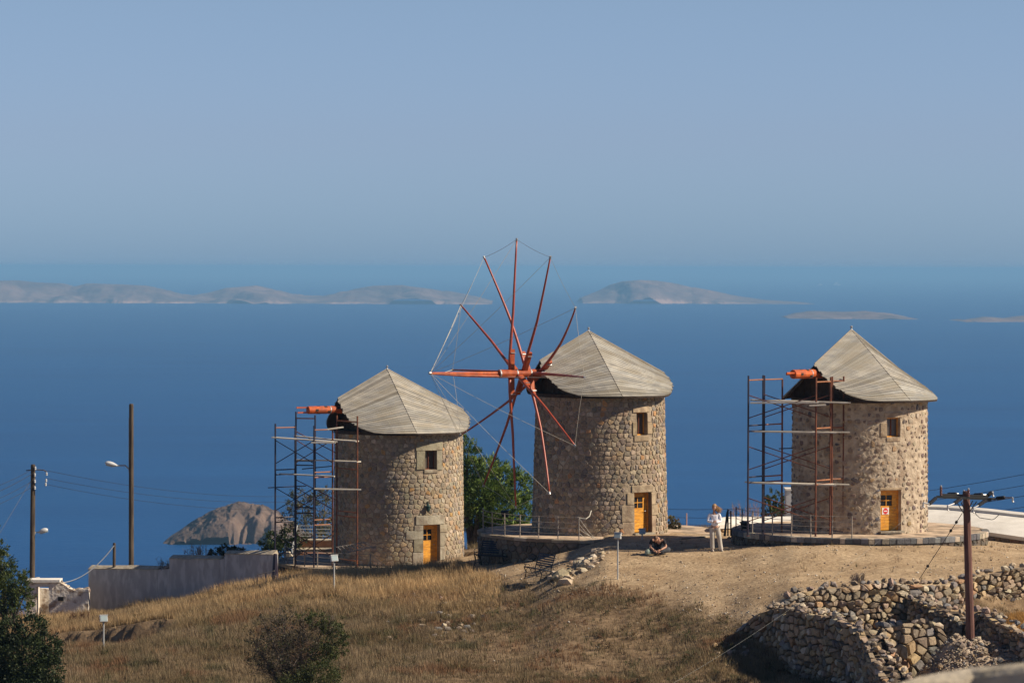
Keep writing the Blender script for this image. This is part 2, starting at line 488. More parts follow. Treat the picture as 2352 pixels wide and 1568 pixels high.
m_ground = bpy.data.materials.new('dry_ground'); m_ground.use_nodes = True
def ground_material(m):
    nt = m.node_tree; N = nt.nodes; L = nt.links
    b = N['Principled BSDF']; b.inputs['Roughness'].default_value = 0.95; b.inputs['Specular IOR Level'].default_value = 0.1
    tc = N.new('ShaderNodeTexCoord')
    def noise_(s, d=5, rough=0.6):
        n = N.new('ShaderNodeTexNoise'); n.inputs['Scale'].default_value = s; n.inputs['Detail'].default_value = d
        n.inputs['Roughness'].default_value = rough
        L.new(tc.outputs['Object'], n.inputs['Vector']); return n.outputs[0]
    def ramp(src, p0, c0, p1, c1):
        r = N.new('ShaderNodeValToRGB'); r.color_ramp.elements[0].position = p0; r.color_ramp.elements[0].color = (*c0, 1)
        r.color_ramp.elements[1].position = p1; r.color_ramp.elements[1].color = (*c1, 1); L.new(src, r.inputs[0]); return r.outputs[0]
    def mix(f, a, bb, mode='MIX'):
        x = N.new('ShaderNodeMix'); x.data_type = 'RGBA'; x.blend_type = mode
        if isinstance(f, float): x.inputs['Factor'].default_value = f
        else: L.new(f, x.inputs['Factor'])
        L.new(a, x.inputs['A']); L.new(bb, x.inputs['B']); return x.outputs['Result']
    dirt = ramp(noise_(0.55, 7), 0.35, (0.375, 0.268, 0.158), 0.66, (0.53, 0.40, 0.25))
    speck = ramp(noise_(9.0, 4, 0.7), 0.42, (0.62, 0.58, 0.55), 0.58, (1.06, 1.06, 1.06))
    dirt = mix(0.8, dirt, speck, 'MULTIPLY')
    litter = ramp(noise_(1.7, 7), 0.36, (0.115, 0.075, 0.043), 0.68, (0.28, 0.195, 0.115))
    at = N.new('ShaderNodeVertexColor'); at.layer_name = 'tint'
    sep = N.new('ShaderNodeSeparateColor'); L.new(at.outputs[0], sep.inputs[0])
    w = N.new('ShaderNodeMath'); w.operation = 'ADD'
    nn = ramp(noise_(1.2, 6), 0.35, (0, 0, 0), 0.65, (1, 1, 1))
    mm = N.new('ShaderNodeMath'); mm.operation = 'MULTIPLY_ADD'; L.new(nn, mm.inputs[0]); mm.inputs[1].default_value = 0.7; mm.inputs[2].default_value = -0.35
    L.new(sep.outputs[0], w.inputs[0]); L.new(mm.outputs[0], w.inputs[1]); w.use_clamp = True
    L.new(mix(w.outputs[0], litter, dirt), b.inputs['Base Color'])
    bp = N.new('ShaderNodeBump'); bp.inputs['Distance'].default_value = 0.05; bp.inputs['Strength'].default_value = 1.0
    L.new(noise_(5.0, 8, 0.7), bp.inputs['Height']); L.new(bp.outputs[0], b.inputs['Normal'])
ground_material(m_ground)

def bare(x, y):
    """1 on the trodden bare plaza, 0 in the grass"""
    u = 1176 + x / max(y, 1) * FPX
    v = HV + (CAMZ - base_z(x, y)) / max(y, 1) * FPX
    edge = interp([(-500, 1300), (600, 1290), (980, 1296), (1066, 1300), (1090, 1328), (1160, 1345), (1240, 1356), (1300, 1345), (1400, 1350), (1500, 1375), (1650, 1420), (1750, 1460), (2400, 1520)], u)
    b = (edge - v) / (34.0 if u < 1250 else 64.0) + 0.5
    if y > 139.5: b = min(b, 0.2)
    if u < 1060: b = min(b, (y - 127) / 8.0) if u > 700 else 0.0
    if u > 2235 and v > 1372: b = 0
    return max(0.0, min(1.0, b))

TV, TF = make_terrain()
T_tint = np.zeros((len(TV), 3), dtype=np.float32)
for _i in range(len(TV)):
    x, y = TV[_i, 0], TV[_i, 1]
    T_tint[_i] = bare(x, y) if (95 < y < 145 and abs(x) < 30) else 0.35
terrain = np_mesh('ground', TV, TF, m_ground, tint=T_tint, smooth=True)
tag(terrain, 'dry hilltop ground of trodden earth falling away in grassy slopes', None, None, 'structure')

def on_ground(u, v, y0=100.0, y1=144.5):
    """the ground point seen at (u, v)"""
    best = None
    Y = y1
    pz = None
    while Y >= y0:
        p = P(u, v, Y)
        d = p.z - ground_z(p.x, p.y)
        if pz is not None and (d > 0) != (pz > 0): return Vector((p.x, p.y, ground_z(p.x, p.y)))
        pz = d; Y -= 0.1
    p = P(u, v, (y0 + y1) / 2)
    return Vector((p.x, p.y, ground_z(p.x, p.y)))

# ------------------------------------------------------------------ stones
def clip_poly(poly, mx, my, nx_, ny_):
    out = []
    n = len(poly)
    for i in range(n):
        a = poly[i]; b = poly[(i + 1) % n]
        da = (a[0] - mx) * nx_ + (a[1] - my) * ny_
        db = (b[0] - mx) * nx_ + (b[1] - my) * ny_
        if da <= 0: out.append(a)
        if (da < 0 < db) or (db < 0 < da):
            t = da / (da - db)
            out.append((a[0] + (b[0] - a[0]) * t, a[1] + (b[1] - a[1]) * t))
    return out

def stone_cells(s0, s1, z0, z1, hmin, hmax, wmin, wmax, jit, rnd, rects=(), aspect=1.0):
    """irregular coursed cells over a rectangle, leaving out the rects (s0,s1,z0,z1)"""
    pts = []
    z = z0
    while z < z1 - hmin * 0.4:
        h = rnd.uniform(hmin, hmax)
        if z + h > z1 - hmin * 0.5: h = z1 - z
        s = s0 - rnd.random() * wmin
        while s < s1:
            w = rnd.uniform(wmin, wmax) * (1.0 if rnd.random() < 0.8 else rnd.uniform(0.5, 1.5))
            cs, cz = s + w / 2 + rnd.uniform(-jit, jit) * w, z + h / 2 + rnd.uniform(-jit, jit) * h
            if s0 < cs < s1: pts.append((cs, cz))
            s += w
        z += h
    def inside(p, m=0.0):
        return any(r[0] - m < p[0] < r[1] + m and r[2] - m < p[1] < r[3] + m for r in rects)
    R = max(wmax, hmax) * 1.5
    grid = {}
    for i, p in enumerate(pts): grid.setdefault((int(p[0] // R), int(p[1] // R)), []).append(i)
    cells = []
    for i, p in enumerate(pts):
        if inside(p, -0.02): continue
        poly = [(p[0] - R, p[1] - R), (p[0] + R, p[1] - R), (p[0] + R, p[1] + R), (p[0] - R, p[1] + R)]
        gx, gy = int(p[0] // R), int(p[1] // R)
        nb = []
        for a in (-1, 0, 1):
            for b in (-1, 0, 1):
                for j in grid.get((gx + a, gy + b), ()):
                    if j != i:
                        q = pts[j]; nb.append(((q[0] - p[0]) ** 2 + (q[1] - p[1]) ** 2, q))
        nb.sort(key=lambda t: t[0])
        for d, q in nb[:14]:
            poly = clip_poly(poly, (p[0] + q[0]) / 2, (p[1] + q[1]) / 2, q[0] - p[0], q[1] - p[1])
            if len(poly) < 3: break
        if len(poly) < 3: continue
        pp = []
        for x, y in poly:
            x = min(max(x, s0), s1); y = min(max(y, z0), z1)
            for r in rects:
                if r[0] < x < r[1] and r[2] < y < r[3]:
                    dd = [(x - r[0], (r[0], y)), (r[1] - x, (r[1], y)), (y - r[2], (x, r[2])), (r[3] - y, (x, r[3]))]
                    dd.sort(key=lambda t: t[0]); x, y = dd[0][1]
            pp.append((x, y))
        A = 0.0
        for k in range(len(pp)):
            a, b = pp[k], pp[(k + 1) % len(pp)]; A += a[0] * b[1] - a[1] * b[0]
        A = abs(A) / 2
        if A < hmin * wmin * 0.12: continue
        cells.append((p, pp, A))
    return cells

def stone_geo(cell, mapf, gap, proud, rnd, sink=-0.03, rnd_tilt=0.35):
    """vertices and faces of one stone; mapf(s, z, depth) -> xyz"""
    (cs0, cz0), poly, A = cell
    cs = sum(p[0] for p in poly) / len(poly); cz = sum(p[1] for p in poly) / len(poly)
    r = math.sqrt(A / math.pi)
    k = max(0.35, 1 - gap / r)
    # drop very short edges, then cut the corners
    q = []
    for p in poly:
        if not q or (p[0] - q[-1][0]) ** 2 + (p[1] - q[-1][1]) ** 2 > (0.18 * r) ** 2: q.append(p)
    if len(q) < 3: q = poly
    ring = []
    n = len(q)
    for i in range(n):
        a, b = q[i], q[(i + 1) % n]
        c1 = rnd.uniform(0.07, 0.22); c2 = 1 - rnd.uniform(0.07, 0.22)
        ring.append((a[0] + (b[0] - a[0]) * c1, a[1] + (b[1] - a[1]) * c1))
        ring.append((a[0] + (b[0] - a[0]) * c2, a[1] + (b[1] - a[1]) * c2))
    ring = [(cs + (p[0] - cs) * k, cz + (p[1] - cz) * k) for p in ring]
    m = len(ring)
    tx, tz = rnd.uniform(-1, 1) * rnd_tilt, rnd.uniform(-1, 1) * rnd_tilt
    pr = proud * rnd.uniform(0.55, 1.3)
    V = []
    for p in ring: V.append(mapf(p[0], p[1], sink))
    b = rnd.uniform(0.74, 0.86)
    for p in ring:
        x = cs + (p[0] - cs) * b; z = cz + (p[1] - cz) * b
        d = pr * (1 + tx * (x - cs) / r + tz * (z - cz) / r) * rnd.uniform(0.8, 1.1)
        V.append(mapf(x, z, max(d, 0.004)))
    V.append(mapf(cs + rnd.uniform(-.2, .2) * r, cz + rnd.uniform(-.2, .2) * r, pr * rnd.uniform(1.0, 1.25)))
    F = []
    for i in range(m):
        j = (i + 1) % m
        F.append((i, j, m + j, m + i))
        F.append((m + i, m + j, 2 * m))
    return V, F

def pal(rnd, table):
    t = rnd.random() * sum(w for w, c in table)
    for w, c in table:
        t -= w
        if t <= 0: break
    k = rnd.uniform(0.78, 1.2)
    return tuple(min(1, x * k * rnd.uniform(0.96, 1.04)) for x in c)

m_stone = mat('field_stone', (0.72, 0.72, 0.72), 0.92, (1.0, 1.0, 1.0), scale=14, detail=6, tint=True, bump=0.012, bscale=22, spec=0.15)

def lay_stones(cells, mapf, gap, proud, table, rnd, parent, visible, name='stone', limit=300, **kw):
    """the ones that show largest become stones of their own, the others one mesh"""
    info = []
    for c in cells:
        p = mapf(c[0][0], c[0][1], 0.0); p2 = mapf(c[0][0], c[0][1], 1.0)
        nrm = Vector(p2) - Vector(p)
        face = visible(Vector(p), nrm)
        info.append((c[2] * face, c))
    info.sort(key=lambda t: -t[0])
    rest = G(); out = 0
    for i, (a, c) in enumerate(info):
        V, F = stone_geo(c, mapf, gap, proud, rnd, **kw)
        col = pal(rnd, table)
        if i < limit and a > 0:
            g = G(); g.add(V, F, col)
            o = g.build(name, m_stone, parent); out += 1
        else:
            rest.add(V, F, col)
    if rest.v:
        o = rest.build(name, m_stone, parent); o['kind'] = 'stuff'
    return out

def facing(p, n):
    to = (Vector((0, 0, CAMZ)) - p).normalized()
    return max(0.0, n.normalized().dot(to) - 0.10)

# loose rocks
def rock_mesh(seed, m, sub=1, col=(1, 1, 1), flat=0.75):
    bm = bmesh.new()
    bmesh.ops.create_icosphere(bm, subdivisions=sub, radius=0.5)
    r = random.Random(seed)
    off = Vector((r.random() * 50, r.random() * 50, r.random() * 50))
    for _ in range(3):                                    # a few flat broken faces
        nrm = Vector((r.uniform(-1, 1), r.uniform(-1, 1), r.uniform(-1, 1))).normalized(); d = r.uniform(0.26, 0.4)
        for v in bm.verts:
            e = v.co.dot(nrm) - d
            if e > 0: v.co -= nrm * e * 0.9
    for v in bm.verts:
        v.co *= 1 + 0.28 * noise.noise(v.co * 1.9 + off)
        v.co.z *= flat
    me = bpy.data.meshes.new('rock'); bm.to_mesh(me); bm.free()
    a = me.color_attributes.new('tint', 'FLOAT_COLOR', 'POINT')
    a.data.foreach_set('color', np.array([(*col, 1.0)] * len(me.vertices), dtype=np.float32).ravel())
    me.materials.append(m)
    return me

ROCKCOL = [(3, (0.34, 0.26, 0.19)), (3, (0.40, 0.32, 0.24)), (2, (0.26, 0.22, 0.19)), (2, (0.47, 0.37, 0.25)), (0.8, (0.44, 0.31, 0.18)), (1, (0.21, 0.20, 0.19)), (2, (0.55, 0.46, 0.34))]
ROCKS = [rock_mesh(100 + i, m_stone, 1, pal(random.Random(500 + i), ROCKCOL), random.Random(i).uniform(0.55, 0.95)) for i in range(26)]
PALE = [rock_mesh(300 + i, m_stone, 1, pal(random.Random(800 + i), [(3, (0.45, 0.36, 0.245)), (1.5, (0.54, 0.46, 0.34)), (2, (0.34, 0.25, 0.165))]), random.Random(i).uniform(0.5, 0.9)) for i in range(12)]
def put_rock(p, size, parent=None, name='stone', rnd=RND, meshes=None):
    o = bpy.data.objects.new(name, rnd.choice(meshes or ROCKS)); COL.objects.link(o)
    o.location = p; o.rotation_euler = (rnd.uniform(-.5, .5), rnd.uniform(-.5, .5), rnd.uniform(0, 6.28))
    o.scale = (size * rnd.uniform(0.8, 1.3), size * rnd.uniform(0.7, 1.1), size * rnd.uniform(0.7, 1.05))
    if parent is not None: attach(o, parent)
    return o

# ------------------------------------------------------------------ windmills
m_mortar_tan = mat('lime_mortar_tan', (0.27, 0.21, 0.145), 0.95, (0.40, 0.32, 0.225), scale=6, detail=6, bump=0.03, bscale=14)
m_mortar_pale = mat('lime_mortar_pale', (0.36, 0.285, 0.20), 0.95, (0.50, 0.41, 0.30), scale=4.5, detail=8, bump=0.09, bscale=4.5, col3=(0.31, 0.235, 0.165), scale3=2.6)
m_dressed_grey = mat('dressed_grey_stone', (0.30, 0.27, 0.205), 0.9, (0.38, 0.345, 0.27), scale=5, detail=7, bump=0.014, bscale=14, tint=True, col3=(0.24, 0.20, 0.15), scale3=3)
m_dressed_tan = mat('dressed_tan_stone', (0.37, 0.29, 0.20), 0.9, (0.48, 0.38, 0.265), scale=4, detail=7, bump=0.018, bscale=12, tint=True, col3=(0.29, 0.215, 0.15), scale3=3)
m_door = mat('ochre_painted_wood', (0.64, 0.275, 0.028), 0.6, (0.82, 0.40, 0.055), scale=4, detail=7, stretch=(1, 1, 3), tint=True, bump=0.003, bscale=30, col3=(0.55, 0.25, 0.05), scale3=6)
m_frame_brown = mat('red_brown_wood', (0.14, 0.045, 0.02), 0.7)
m_glass = mat('dark_glass', (0.012, 0.014, 0.018), 0.08, spec=0.5)
m_curtain = mat('grey_pane', (0.10, 0.085, 0.07), 0.25, spec=0.5)
m_roof = mat('weathered_roof_board', (0.74, 0.73, 0.72), 0.85, (1.08, 1.06, 1.0), scale=2.2, detail=9, stretch=(1, 1, 3.5), tint=True, bump=0.012, bscale=20, spec=0.2, col3=(0.80, 0.76, 0.68), scale3=1.1)
m_darkwood = mat('dark_old_wood', (0.035, 0.022, 0.015), 0.9, (0.06, 0.04, 0.028), scale=6)
m_gable = mat('gable_board', (0.085, 0.05, 0.032), 0.9, (0.12, 0.075, 0.05), scale=6, tint=True)
m_orange = mat('orange_red_primed_wood', (0.40, 0.065, 0.012), 0.6, (0.58, 0.125, 0.025), scale=5, detail=7, bump=0.005, bscale=12, col3=(0.34, 0.08, 0.03), scale3=4)
m_beam = mat('red_brown_beam', (0.27, 0.048, 0.014), 0.6, (0.44, 0.095, 0.024), scale=4, detail=7, bump=0.005, bscale=12)
m_pole_red = mat('red_brown_painted_pole', (0.30, 0.050, 0.022), 0.38, (0.38, 0.075, 0.035), scale=2, spec=0.5)
m_steel = mat('bright_steel', (0.38, 0.38, 0.38), 0.5, metal=0.6)
m_rope = mat('grey_rope', (0.42, 0.39, 0.33), 0.9)
m_rope_dark = mat('dark_rope', (0.16, 0.14, 0.12), 0.9)

STONES1 = [(4, (0.37, 0.295, 0.205)), (3, (0.42, 0.345, 0.245)), (2, (0.33, 0.285, 0.22)), (1.4, (0.46, 0.34, 0.21)), (0.45, (0.48, 0.29, 0.13)), (1.2, (0.27, 0.23, 0.19)), (1, (0.52, 0.44, 0.33))]
STONES2 = [(4, (0.35, 0.27, 0.185)), (3, (0.30, 0.245, 0.185)), (2, (0.44, 0.35, 0.25)), (1.6, (0.23, 0.195, 0.165)), (0.8, (0.45, 0.32, 0.20)), (0.3, (0.48, 0.27, 0.13)), (1, (0.48, 0.40, 0.29))]
STONES3 = [(2.5, (0.28, 0.205, 0.155)), (1.6, (0.20, 0.155, 0.135)), (3, (0.35, 0.27, 0.195)), (1.5, (0.25, 0.18, 0.145)), (1.0, (0.42, 0.29, 0.17)), (4.5, (0.43, 0.355, 0.26)), (0.8, (0.16, 0.155, 0.165))]

def mill(q, idx, alpha, label, table, mortar, dress, win, door, hmin, hmax, wmin, wmax, gap, proud, roof_k=1.0, crease_soft=0.0):
    cx, cy, cz, R, H, taper = q['x'], q['y'], q['z'], q['R'], q['H'], q['taper']
    kk = q['k']
    for o in (win, door):
        if not o.get('done'):
            for key in ('w', 'z0', 'z1'): o[key] *= kk
            o['blocks'] = [(n_, a_ * kk, b_ * kk, c_ * kk, d_ * kk) for n_, a_, b_, c_, d_ in o['blocks']]; o['done'] = True
    roof_k = roof_k * kk
    root = thing('windmill', (cx, cy, cz), label, 'windmill', 'stone windmills on the hilltop')
    def rad(z): return R - taper * max(0.0, z) / H
    def mp(s, z, d):
        a = s / R; r = rad(z) + d
        return (cx + r * math.sin(a), cy - r * math.cos(a), cz + z)
    half = math.pi * R
    Z0 = -0.9
    def rect(o, mx0, mx1, mz0, mz1):
        s = o['a'] * R
        return (s - o['w'] / 2 - mx0, s + o['w'] / 2 + mx1, o['z0'] - mz0, o['z1'] + mz1)
    # --- core wall with real openings
    g = G()
    cuts = sorted(set([round(-half + 2 * half * i / 72, 4) for i in range(72)] + [round(x, 4) for o in (win, door) for x in rect(o, 0, 0, 0, 0)[:2]]))
    zc = sorted(set([Z0, 0.0] + [round(H * i / 9, 4) for i in range(1, 10)] + [round(x, 4) for o in (win, door) for x in (o['z0'], o['z1'])]))
    idx_v = {}
    vs = []; fs = []
    def vid(i, j):
        i %= len(cuts)
        if (i, j) not in idx_v:
            idx_v[(i, j)] = len(vs); vs.append(mp(cuts[i], zc[j], -0.003))
        return idx_v[(i, j)]
    for i in range(len(cuts)):
        sa = cuts[i]; sb = cuts[i + 1] if i + 1 < len(cuts) else half
        for j in range(len(zc) - 1):
            sm, zm = (sa + sb) / 2, (zc[j] + zc[j + 1]) / 2
            if any(r[0] < sm < r[1] and r[2] < zm < r[3] for r in (rect(win, 0, 0, 0, 0), rect(door, 0, 0, 0, 0))): continue
            fs.append((vid(i, j), vid(i + 1, j), vid(i + 1, j + 1), vid(i, j + 1)))
    g.add(vs, fs)
    for o in (win, door):                                  # reveals
        r = rect(o, 0, 0, 0, 0); D = -0.55
        c = [(r[0], r[2]), (r[1], r[2]), (r[1], r[3]), (r[0], r[3])]
        for k in range(4):
            a, b = c[k], c[(k + 1) % 4]
            g.add([mp(a[0], a[1], -0.012), mp(b[0], b[1], -0.012), mp(b[0], b[1], D), mp(a[0], a[1], D)], [(0, 3, 2, 1)])
    # top of the wall
    g.add([mp(2 * half * k / 48, H, -0.012) for k in range(48)], [tuple(range(48))])
    wall = g.build('tower_wall', mortar, root)
    # --- stones
    rnd = random.Random(40 + idx)
    rects = [rect(win, *win['m']), rect(door, *door['m'])]
    cells = stone_cells(-half, half, -0.5, H - 0.02, hmin, hmax, wmin, wmax, (0.24 if idx == 2 else 0.19), rnd, rects)
    if idx == 2:                                            # rubble wall: mortar hides about a third of the stones
        cells = [c for c in cells if rnd.random() < 0.74]
        def shrink(c):
            (p, poly, A) = c; k = rnd.choice((0.45, 0.6, 0.75, 0.95))
            kx, kz = k * rnd.uniform(0.75, 1.3), k * rnd.uniform(0.7, 1.05)
            return (p, [(p[0] + (x - p[0]) * kx, p[1] + (y - p[1]) * kz) for x, y in poly], A * k * k)
        cells = [shrink(c) for c in cells]
    lay_stones(cells, mp, gap, proud, table, rnd, wall, facing)
    # --- dressed blocks round the openings
    def block(name, s0, s1, z0, z1, pr=0.035, m=None):
        gg = G(); n = 4; ss = [s0 + (s1 - s0) * k / n for k in range(n + 1)]
        e = 0.008
        V = []
        for s_ in ss:
            V += [mp(s_, z0 + e, -0.25), mp(s_, z0 + e, pr - 0.012), mp(s_, z0 + e + 0.012, pr), mp(s_, z1 - e - 0.012, pr), mp(s_, z1 - e, pr - 0.012), mp(s_, z1 - e, -0.25)]
        F = []
        for k in range(n):
            for j in range(6):
                j2 = (j + 1) % 6
                F.append((k * 6 + j, (k + 1) * 6 + j, (k + 1) * 6 + j2, k * 6 + j2))
        F.append((0, 1, 2, 3, 4, 5)); F.append(tuple(n * 6 + j for j in (5, 4, 3, 2, 1, 0)))
        cc = rnd.uniform(0.78, 1.12); gg.add(V, F, (cc, cc * rnd.uniform(0.95, 1.0), cc * rnd.uniform(0.86, 0.98)))
        return gg.build(name, m or dress, wall)
    for o in (win, door):
        s = o['a'] * R; w = o['w']; l = s - w / 2; r = s + w / 2
        for (name, a, b, z0, z1) in o['blocks']:
            block(name, l + a if a < 0.0001 else (r + a - w if False else l + a), l + b, z0, z1, o.get('proud', 0.035))
    # --- door and window leaves
    def leaf_frame(o, recess):
        a = o['a']; zz = o['z0']
        n = Vector((math.sin(a), -math.cos(a), 0)); t = Vector((math.cos(a), math.sin(a), 0))
        base = Vector((cx, cy, cz)) + n * (rad(zz) - recess)
        def W(x, z, d=0.0): return base + t * x + Vector((0, 0, z)) + n * d
        Rm = Matrix((t, n, Vector((0, 0, 1)))).transposed()
        return W, Rm
    W, Rm = leaf_frame(door, 0.25)
    dz0, dz1, dw = door['z0'], door['z1'], door['w']
    dr = G(); fw = 0.045
    dr.box(W(-dw / 2 + fw / 2, (dz0 + dz1) / 2), (fw, 0.09, dz1 - dz0), Rm)
    dr.box(W(dw / 2 - fw / 2, (dz0 + dz1) / 2), (fw, 0.09, dz1 - dz0), Rm)
    dr.box(W(0, dz1 - fw / 2), (dw - 2 * fw, 0.09, fw), Rm)
    dr.col = (0.5, 0.42, 0.4)
    dd = dr.build('door', m_door, root)
    nb = 7 if idx else 4; zt = dz1 - fw; zwin = dz0 + (dz1 - dz0) * 0.58
    lw = dw - 2 * fw - 0.01
    for k in range(nb):                                      # horizontal boards of the lower leaf
        z0 = dz0 + 0.012 + (zwin - dz0 - 0.012) * k / nb; z1 = dz0 + 0.012 + (zwin - dz0 - 0.012) * (k + 1) / nb
        gb = G(); c = rnd.uniform(0.93, 1.05); gb.box(W(0, (z0 + z1) / 2, -0.03 + rnd.uniform(-.002, .002)), (lw, 0.035, z1 - z0 - 0.006), Rm, (c, c, c)); gb.build('board', m_door, dd)
    gf = G()                                                 # the glazed upper part: rails, stiles, glazing bars
    gx0, gx1 = -lw / 2 + 0.05, lw * 0.12 + 0.0
    gx1 = lw * 0.5 - 0.05 if idx == 9 else lw * 0.22
    gf.box(W((-lw / 2 + gx0) / 2, (zwin + zt) / 2, -0.03), (gx0 + lw / 2, 0.035, zt - zwin), Rm)
    gf.box(W((gx1 + lw / 2) / 2, (zwin + zt) / 2, -0.03), (lw / 2 - gx1, 0.035, zt - zwin), Rm)
    gf.box(W((gx0 + gx1) / 2, zt - 0.07, -0.03), (gx1 - gx0, 0.035, 0.14), Rm)
    gf.box(W((gx0 + gx1) / 2, zwin + 0.02, -0.03), (gx1 - gx0, 0.035, 0.04), Rm)
    zz0, zz1 = zwin + 0.04, zt - 0.14
    gf.box(W((gx0 + gx1) / 2, (zz0 + zz1) / 2, -0.025), (0.022, 0.03, zz1 - zz0), Rm)
    gf.box(W((gx0 + gx1) / 2, (zz0 + zz1) / 2, -0.024), (gx1 - gx0, 0.03, 0.022), Rm)
    gf.build('glazing_frame', m_door, dd)
    for sx in (0, 1):
        for sz in (0, 1):
            gp = G(); x0 = gx0 + (gx1 - gx0) * sx / 2; z0 = zz0 + (zz1 - zz0) * sz / 2
            gp.box(W(x0 + (gx1 - gx0) / 4, z0 + (zz1 - zz0) / 4, -0.045), ((gx1 - gx0) / 2 - 0.024, 0.008, (zz1 - zz0) / 2 - 0.024), Rm); gp.build('pane', m_glass, dd)
    gh = G(); gh.tube([W(lw * 0.36, dz0 + 0.8, -0.01), W(lw * 0.36, dz0 + 0.8, 0.04), W(lw * 0.28, dz0 + 0.8, 0.045)], 0.012); gh.build('handle', m_steel, dd)
    gs = G(); gs.box(W(0, dz0 - 0.035, 0.16), (dw + 0.12, 0.42, 0.07), Rm); gs.build('threshold', m_dressed_grey, dd)
    W, Rm = leaf_frame(win, 0.23)
    wz0, wz1, ww = win['z0'], win['z1'], win['w']
    wf = G(); f = 0.04
    for sx in (-1, 1): wf.box(W(sx * (ww / 2 - f / 2), (wz0 + wz1) / 2), (f, 0.08, wz1 - wz0), Rm)
    wf.box(W(0, wz1 - f / 2), (ww - 2 * f, 0.08, f), Rm); wf.box(W(0, wz0 + f / 2), (ww - 2 * f, 0.08, f), Rm)
    wf.col = (1, 1, 1)
    wd = wf.build('window', m_door if idx else m_frame_brown, root)
    gp = G(); gp.box(W(0, (wz0 + wz1) / 2, -0.02), (ww - 2 * f, 0.01, wz1 - wz0 - 2 * f), Rm); gp.build('pane', m_curtain, wd)
    gp = G(); gp.box(W(0, (wz0 + wz1) / 2, 0.0), (0.028, 0.05, wz1 - wz0 - 2 * f), Rm); gp.build('glazing_bar', m_frame_brown, wd)
    # --- cap: curb ring, boards laid as a warped pyramid, gable, ridge finial
    al = math.radians(alpha)
    S_ = Vector((-math.cos(al), -math.sin(al), 0)); Nn = Vector((math.sin(al), -math.cos(al), 0))
    C0 = Vector((cx, cy, cz + H))
    k_ = roof_k
    def E(th):
        a = abs(th); sg = 1 if th >= 0 else -1
        if a < 50: z = 1.27 * (1 - a / 50.0) ** 2; r = 2.66 + 0.14 * min(1, a / 20.0)
        elif a <= 120: z = 0.0; r = 2.80 + 0.07 * max(0, 1 - abs(a - 76) / 30.0)
        else:
            b = 180 - a
            z = 0.74 * (1 - b / 60.0) ** 1.5; r = 2.86 - 0.12 * min(1, b / 30.0) + 0.06 * max(0, (b - 40) / 20.0)
        t = math.radians(a)
        return C0 + (S_ * (r * math.cos(t)) + Nn * (sg * r * math.sin(t))) * k_ + Vector((0, 0, z * k_ - 0.015))
    apex = C0 + S_ * 0.52 * k_ + Vector((0, 0, 2.36 * k_ * (1.04 if idx == 2 else 1.0)))
    def surf(side, back, t, w):
        cr = apex.lerp(E(side * 76.0), t)
        if back: th_e = 180 - 52 * t; th_w = 76 + (128 - 76) * w
        else: th_e = 34 * t; th_w = 76 + (34 - 76) * w
        if abs(th_e) < 0.5 and not back: th_e = 0.0
        e = E(side * th_e)
        p = cr.lerp(e, w)
        full = E(side * th_w); ch = E(side * 76.0).lerp(E(side * (128 if back else 34)), w)
        return p + (full - ch) * (t ** 1.6)
    boards_root = None
    gdeck = G()                                             # lining under the boards
    nt_, nw_ = 10, 8
    for side in (1, -1):
        for back in (False, True):
            V = [surf(side, back, i / nt_, j / nw_) - Vector((0, 0, 0.035)) for i in range(nt_ + 1) for j in range(nw_ + 1)]
            F = [(i * (nw_ + 1) + j, i * (nw_ + 1) + j + 1, (i + 1) * (nw_ + 1) + j + 1, (i + 1) * (nw_ + 1) + j) for i in range(nt_) for j in range(nw_)]
            gdeck.add(V, F)
    roof = gdeck.build('roof', m_darkwood, root)
    NB = 26
    far = G()
    for side in (1, -1):
        for back in (False, True):
            for i in range(NB):
                t0 = i / NB; t1 = (i + 1) / NB
                if i == 0: t0 = 0.004
                K = 5; V = []
                j_ = rnd.uniform(-0.022, 0.020); lift = 0.012 + rnd.uniform(0, 0.012)
                for j in range(K + 1):
                    w = j / K
                    wx = w * (1 + (j_ if not back else j_)) if j == K else w
                    p0 = surf(side, back, t0, wx); p1 = surf(side, back, t1, wx)
                    q1 = surf(side, back, min(1, t1 + 0.02), wx)
                    tz = surf(side, back, (t0 + t1) / 2, min(1, w + 0.05)) - surf(side, back, (t0 + t1) / 2, max(0, w - 0.05))
                    nn = (p1 - p0).cross(tz)
                    if nn.z < 0: nn = -nn
                    nn = nn.normalized() if nn.length > 1e-7 else Vector((0, 0, 1))
                    V += [p0 + nn * 0.004, p1 + nn * lift, p1 - nn * 0.012]
                F = []
                for j in range(K):
                    a = j * 3; b = a + 3
                    F += [(a, b, b + 1, a + 1), (a + 1, b + 1, b + 2, a + 2), (a + 2, b + 2, b, a)]
                F += [(0, 1, 2), (K * 3 + 2, K * 3 + 1, K * 3)]
                c = rnd.uniform(0.80, 1.10); c2 = rnd.uniform(-0.01, 0.012)
                if rnd.random() < 0.12: c *= 0.75
                col = ((0.395 + c2) * c, 0.378 * c, (0.338 - c2) * c)
                if side == 1:
                    gb = G(); gb.add(V, F, col); gb.build('board', m_roof, roof)
                else: far.add(V, F, col)
    fo = far.build('board', m_roof, roof); fo['kind'] = 'stuff'
    gc = G()                                               # ridge and hip strips
    for side in (1, -1):
        gc.tube([apex.lerp(E(side * 76), t) + Vector((0, 0, 0.02)) for t in (0.0, 0.5, 1.0)], 0.010, 5)
    gc.tube([apex + Vector((0, 0, .02)), E(0) + Vector((0, 0, .02))], 0.025, 5)
    gc.tube([apex + Vector((0, 0, .02)), E(180) + Vector((0, 0, .02))], 0.025, 5)
    gc.col = (0.40, 0.36, 0.30)
    gc2 = G(); gc2.v, gc2.f = gc.v, gc.f; gc2.c = [(0.40, 0.36, 0.30)] * len(gc.v)
    gc2.build('ridge_strip', m_roof, roof)
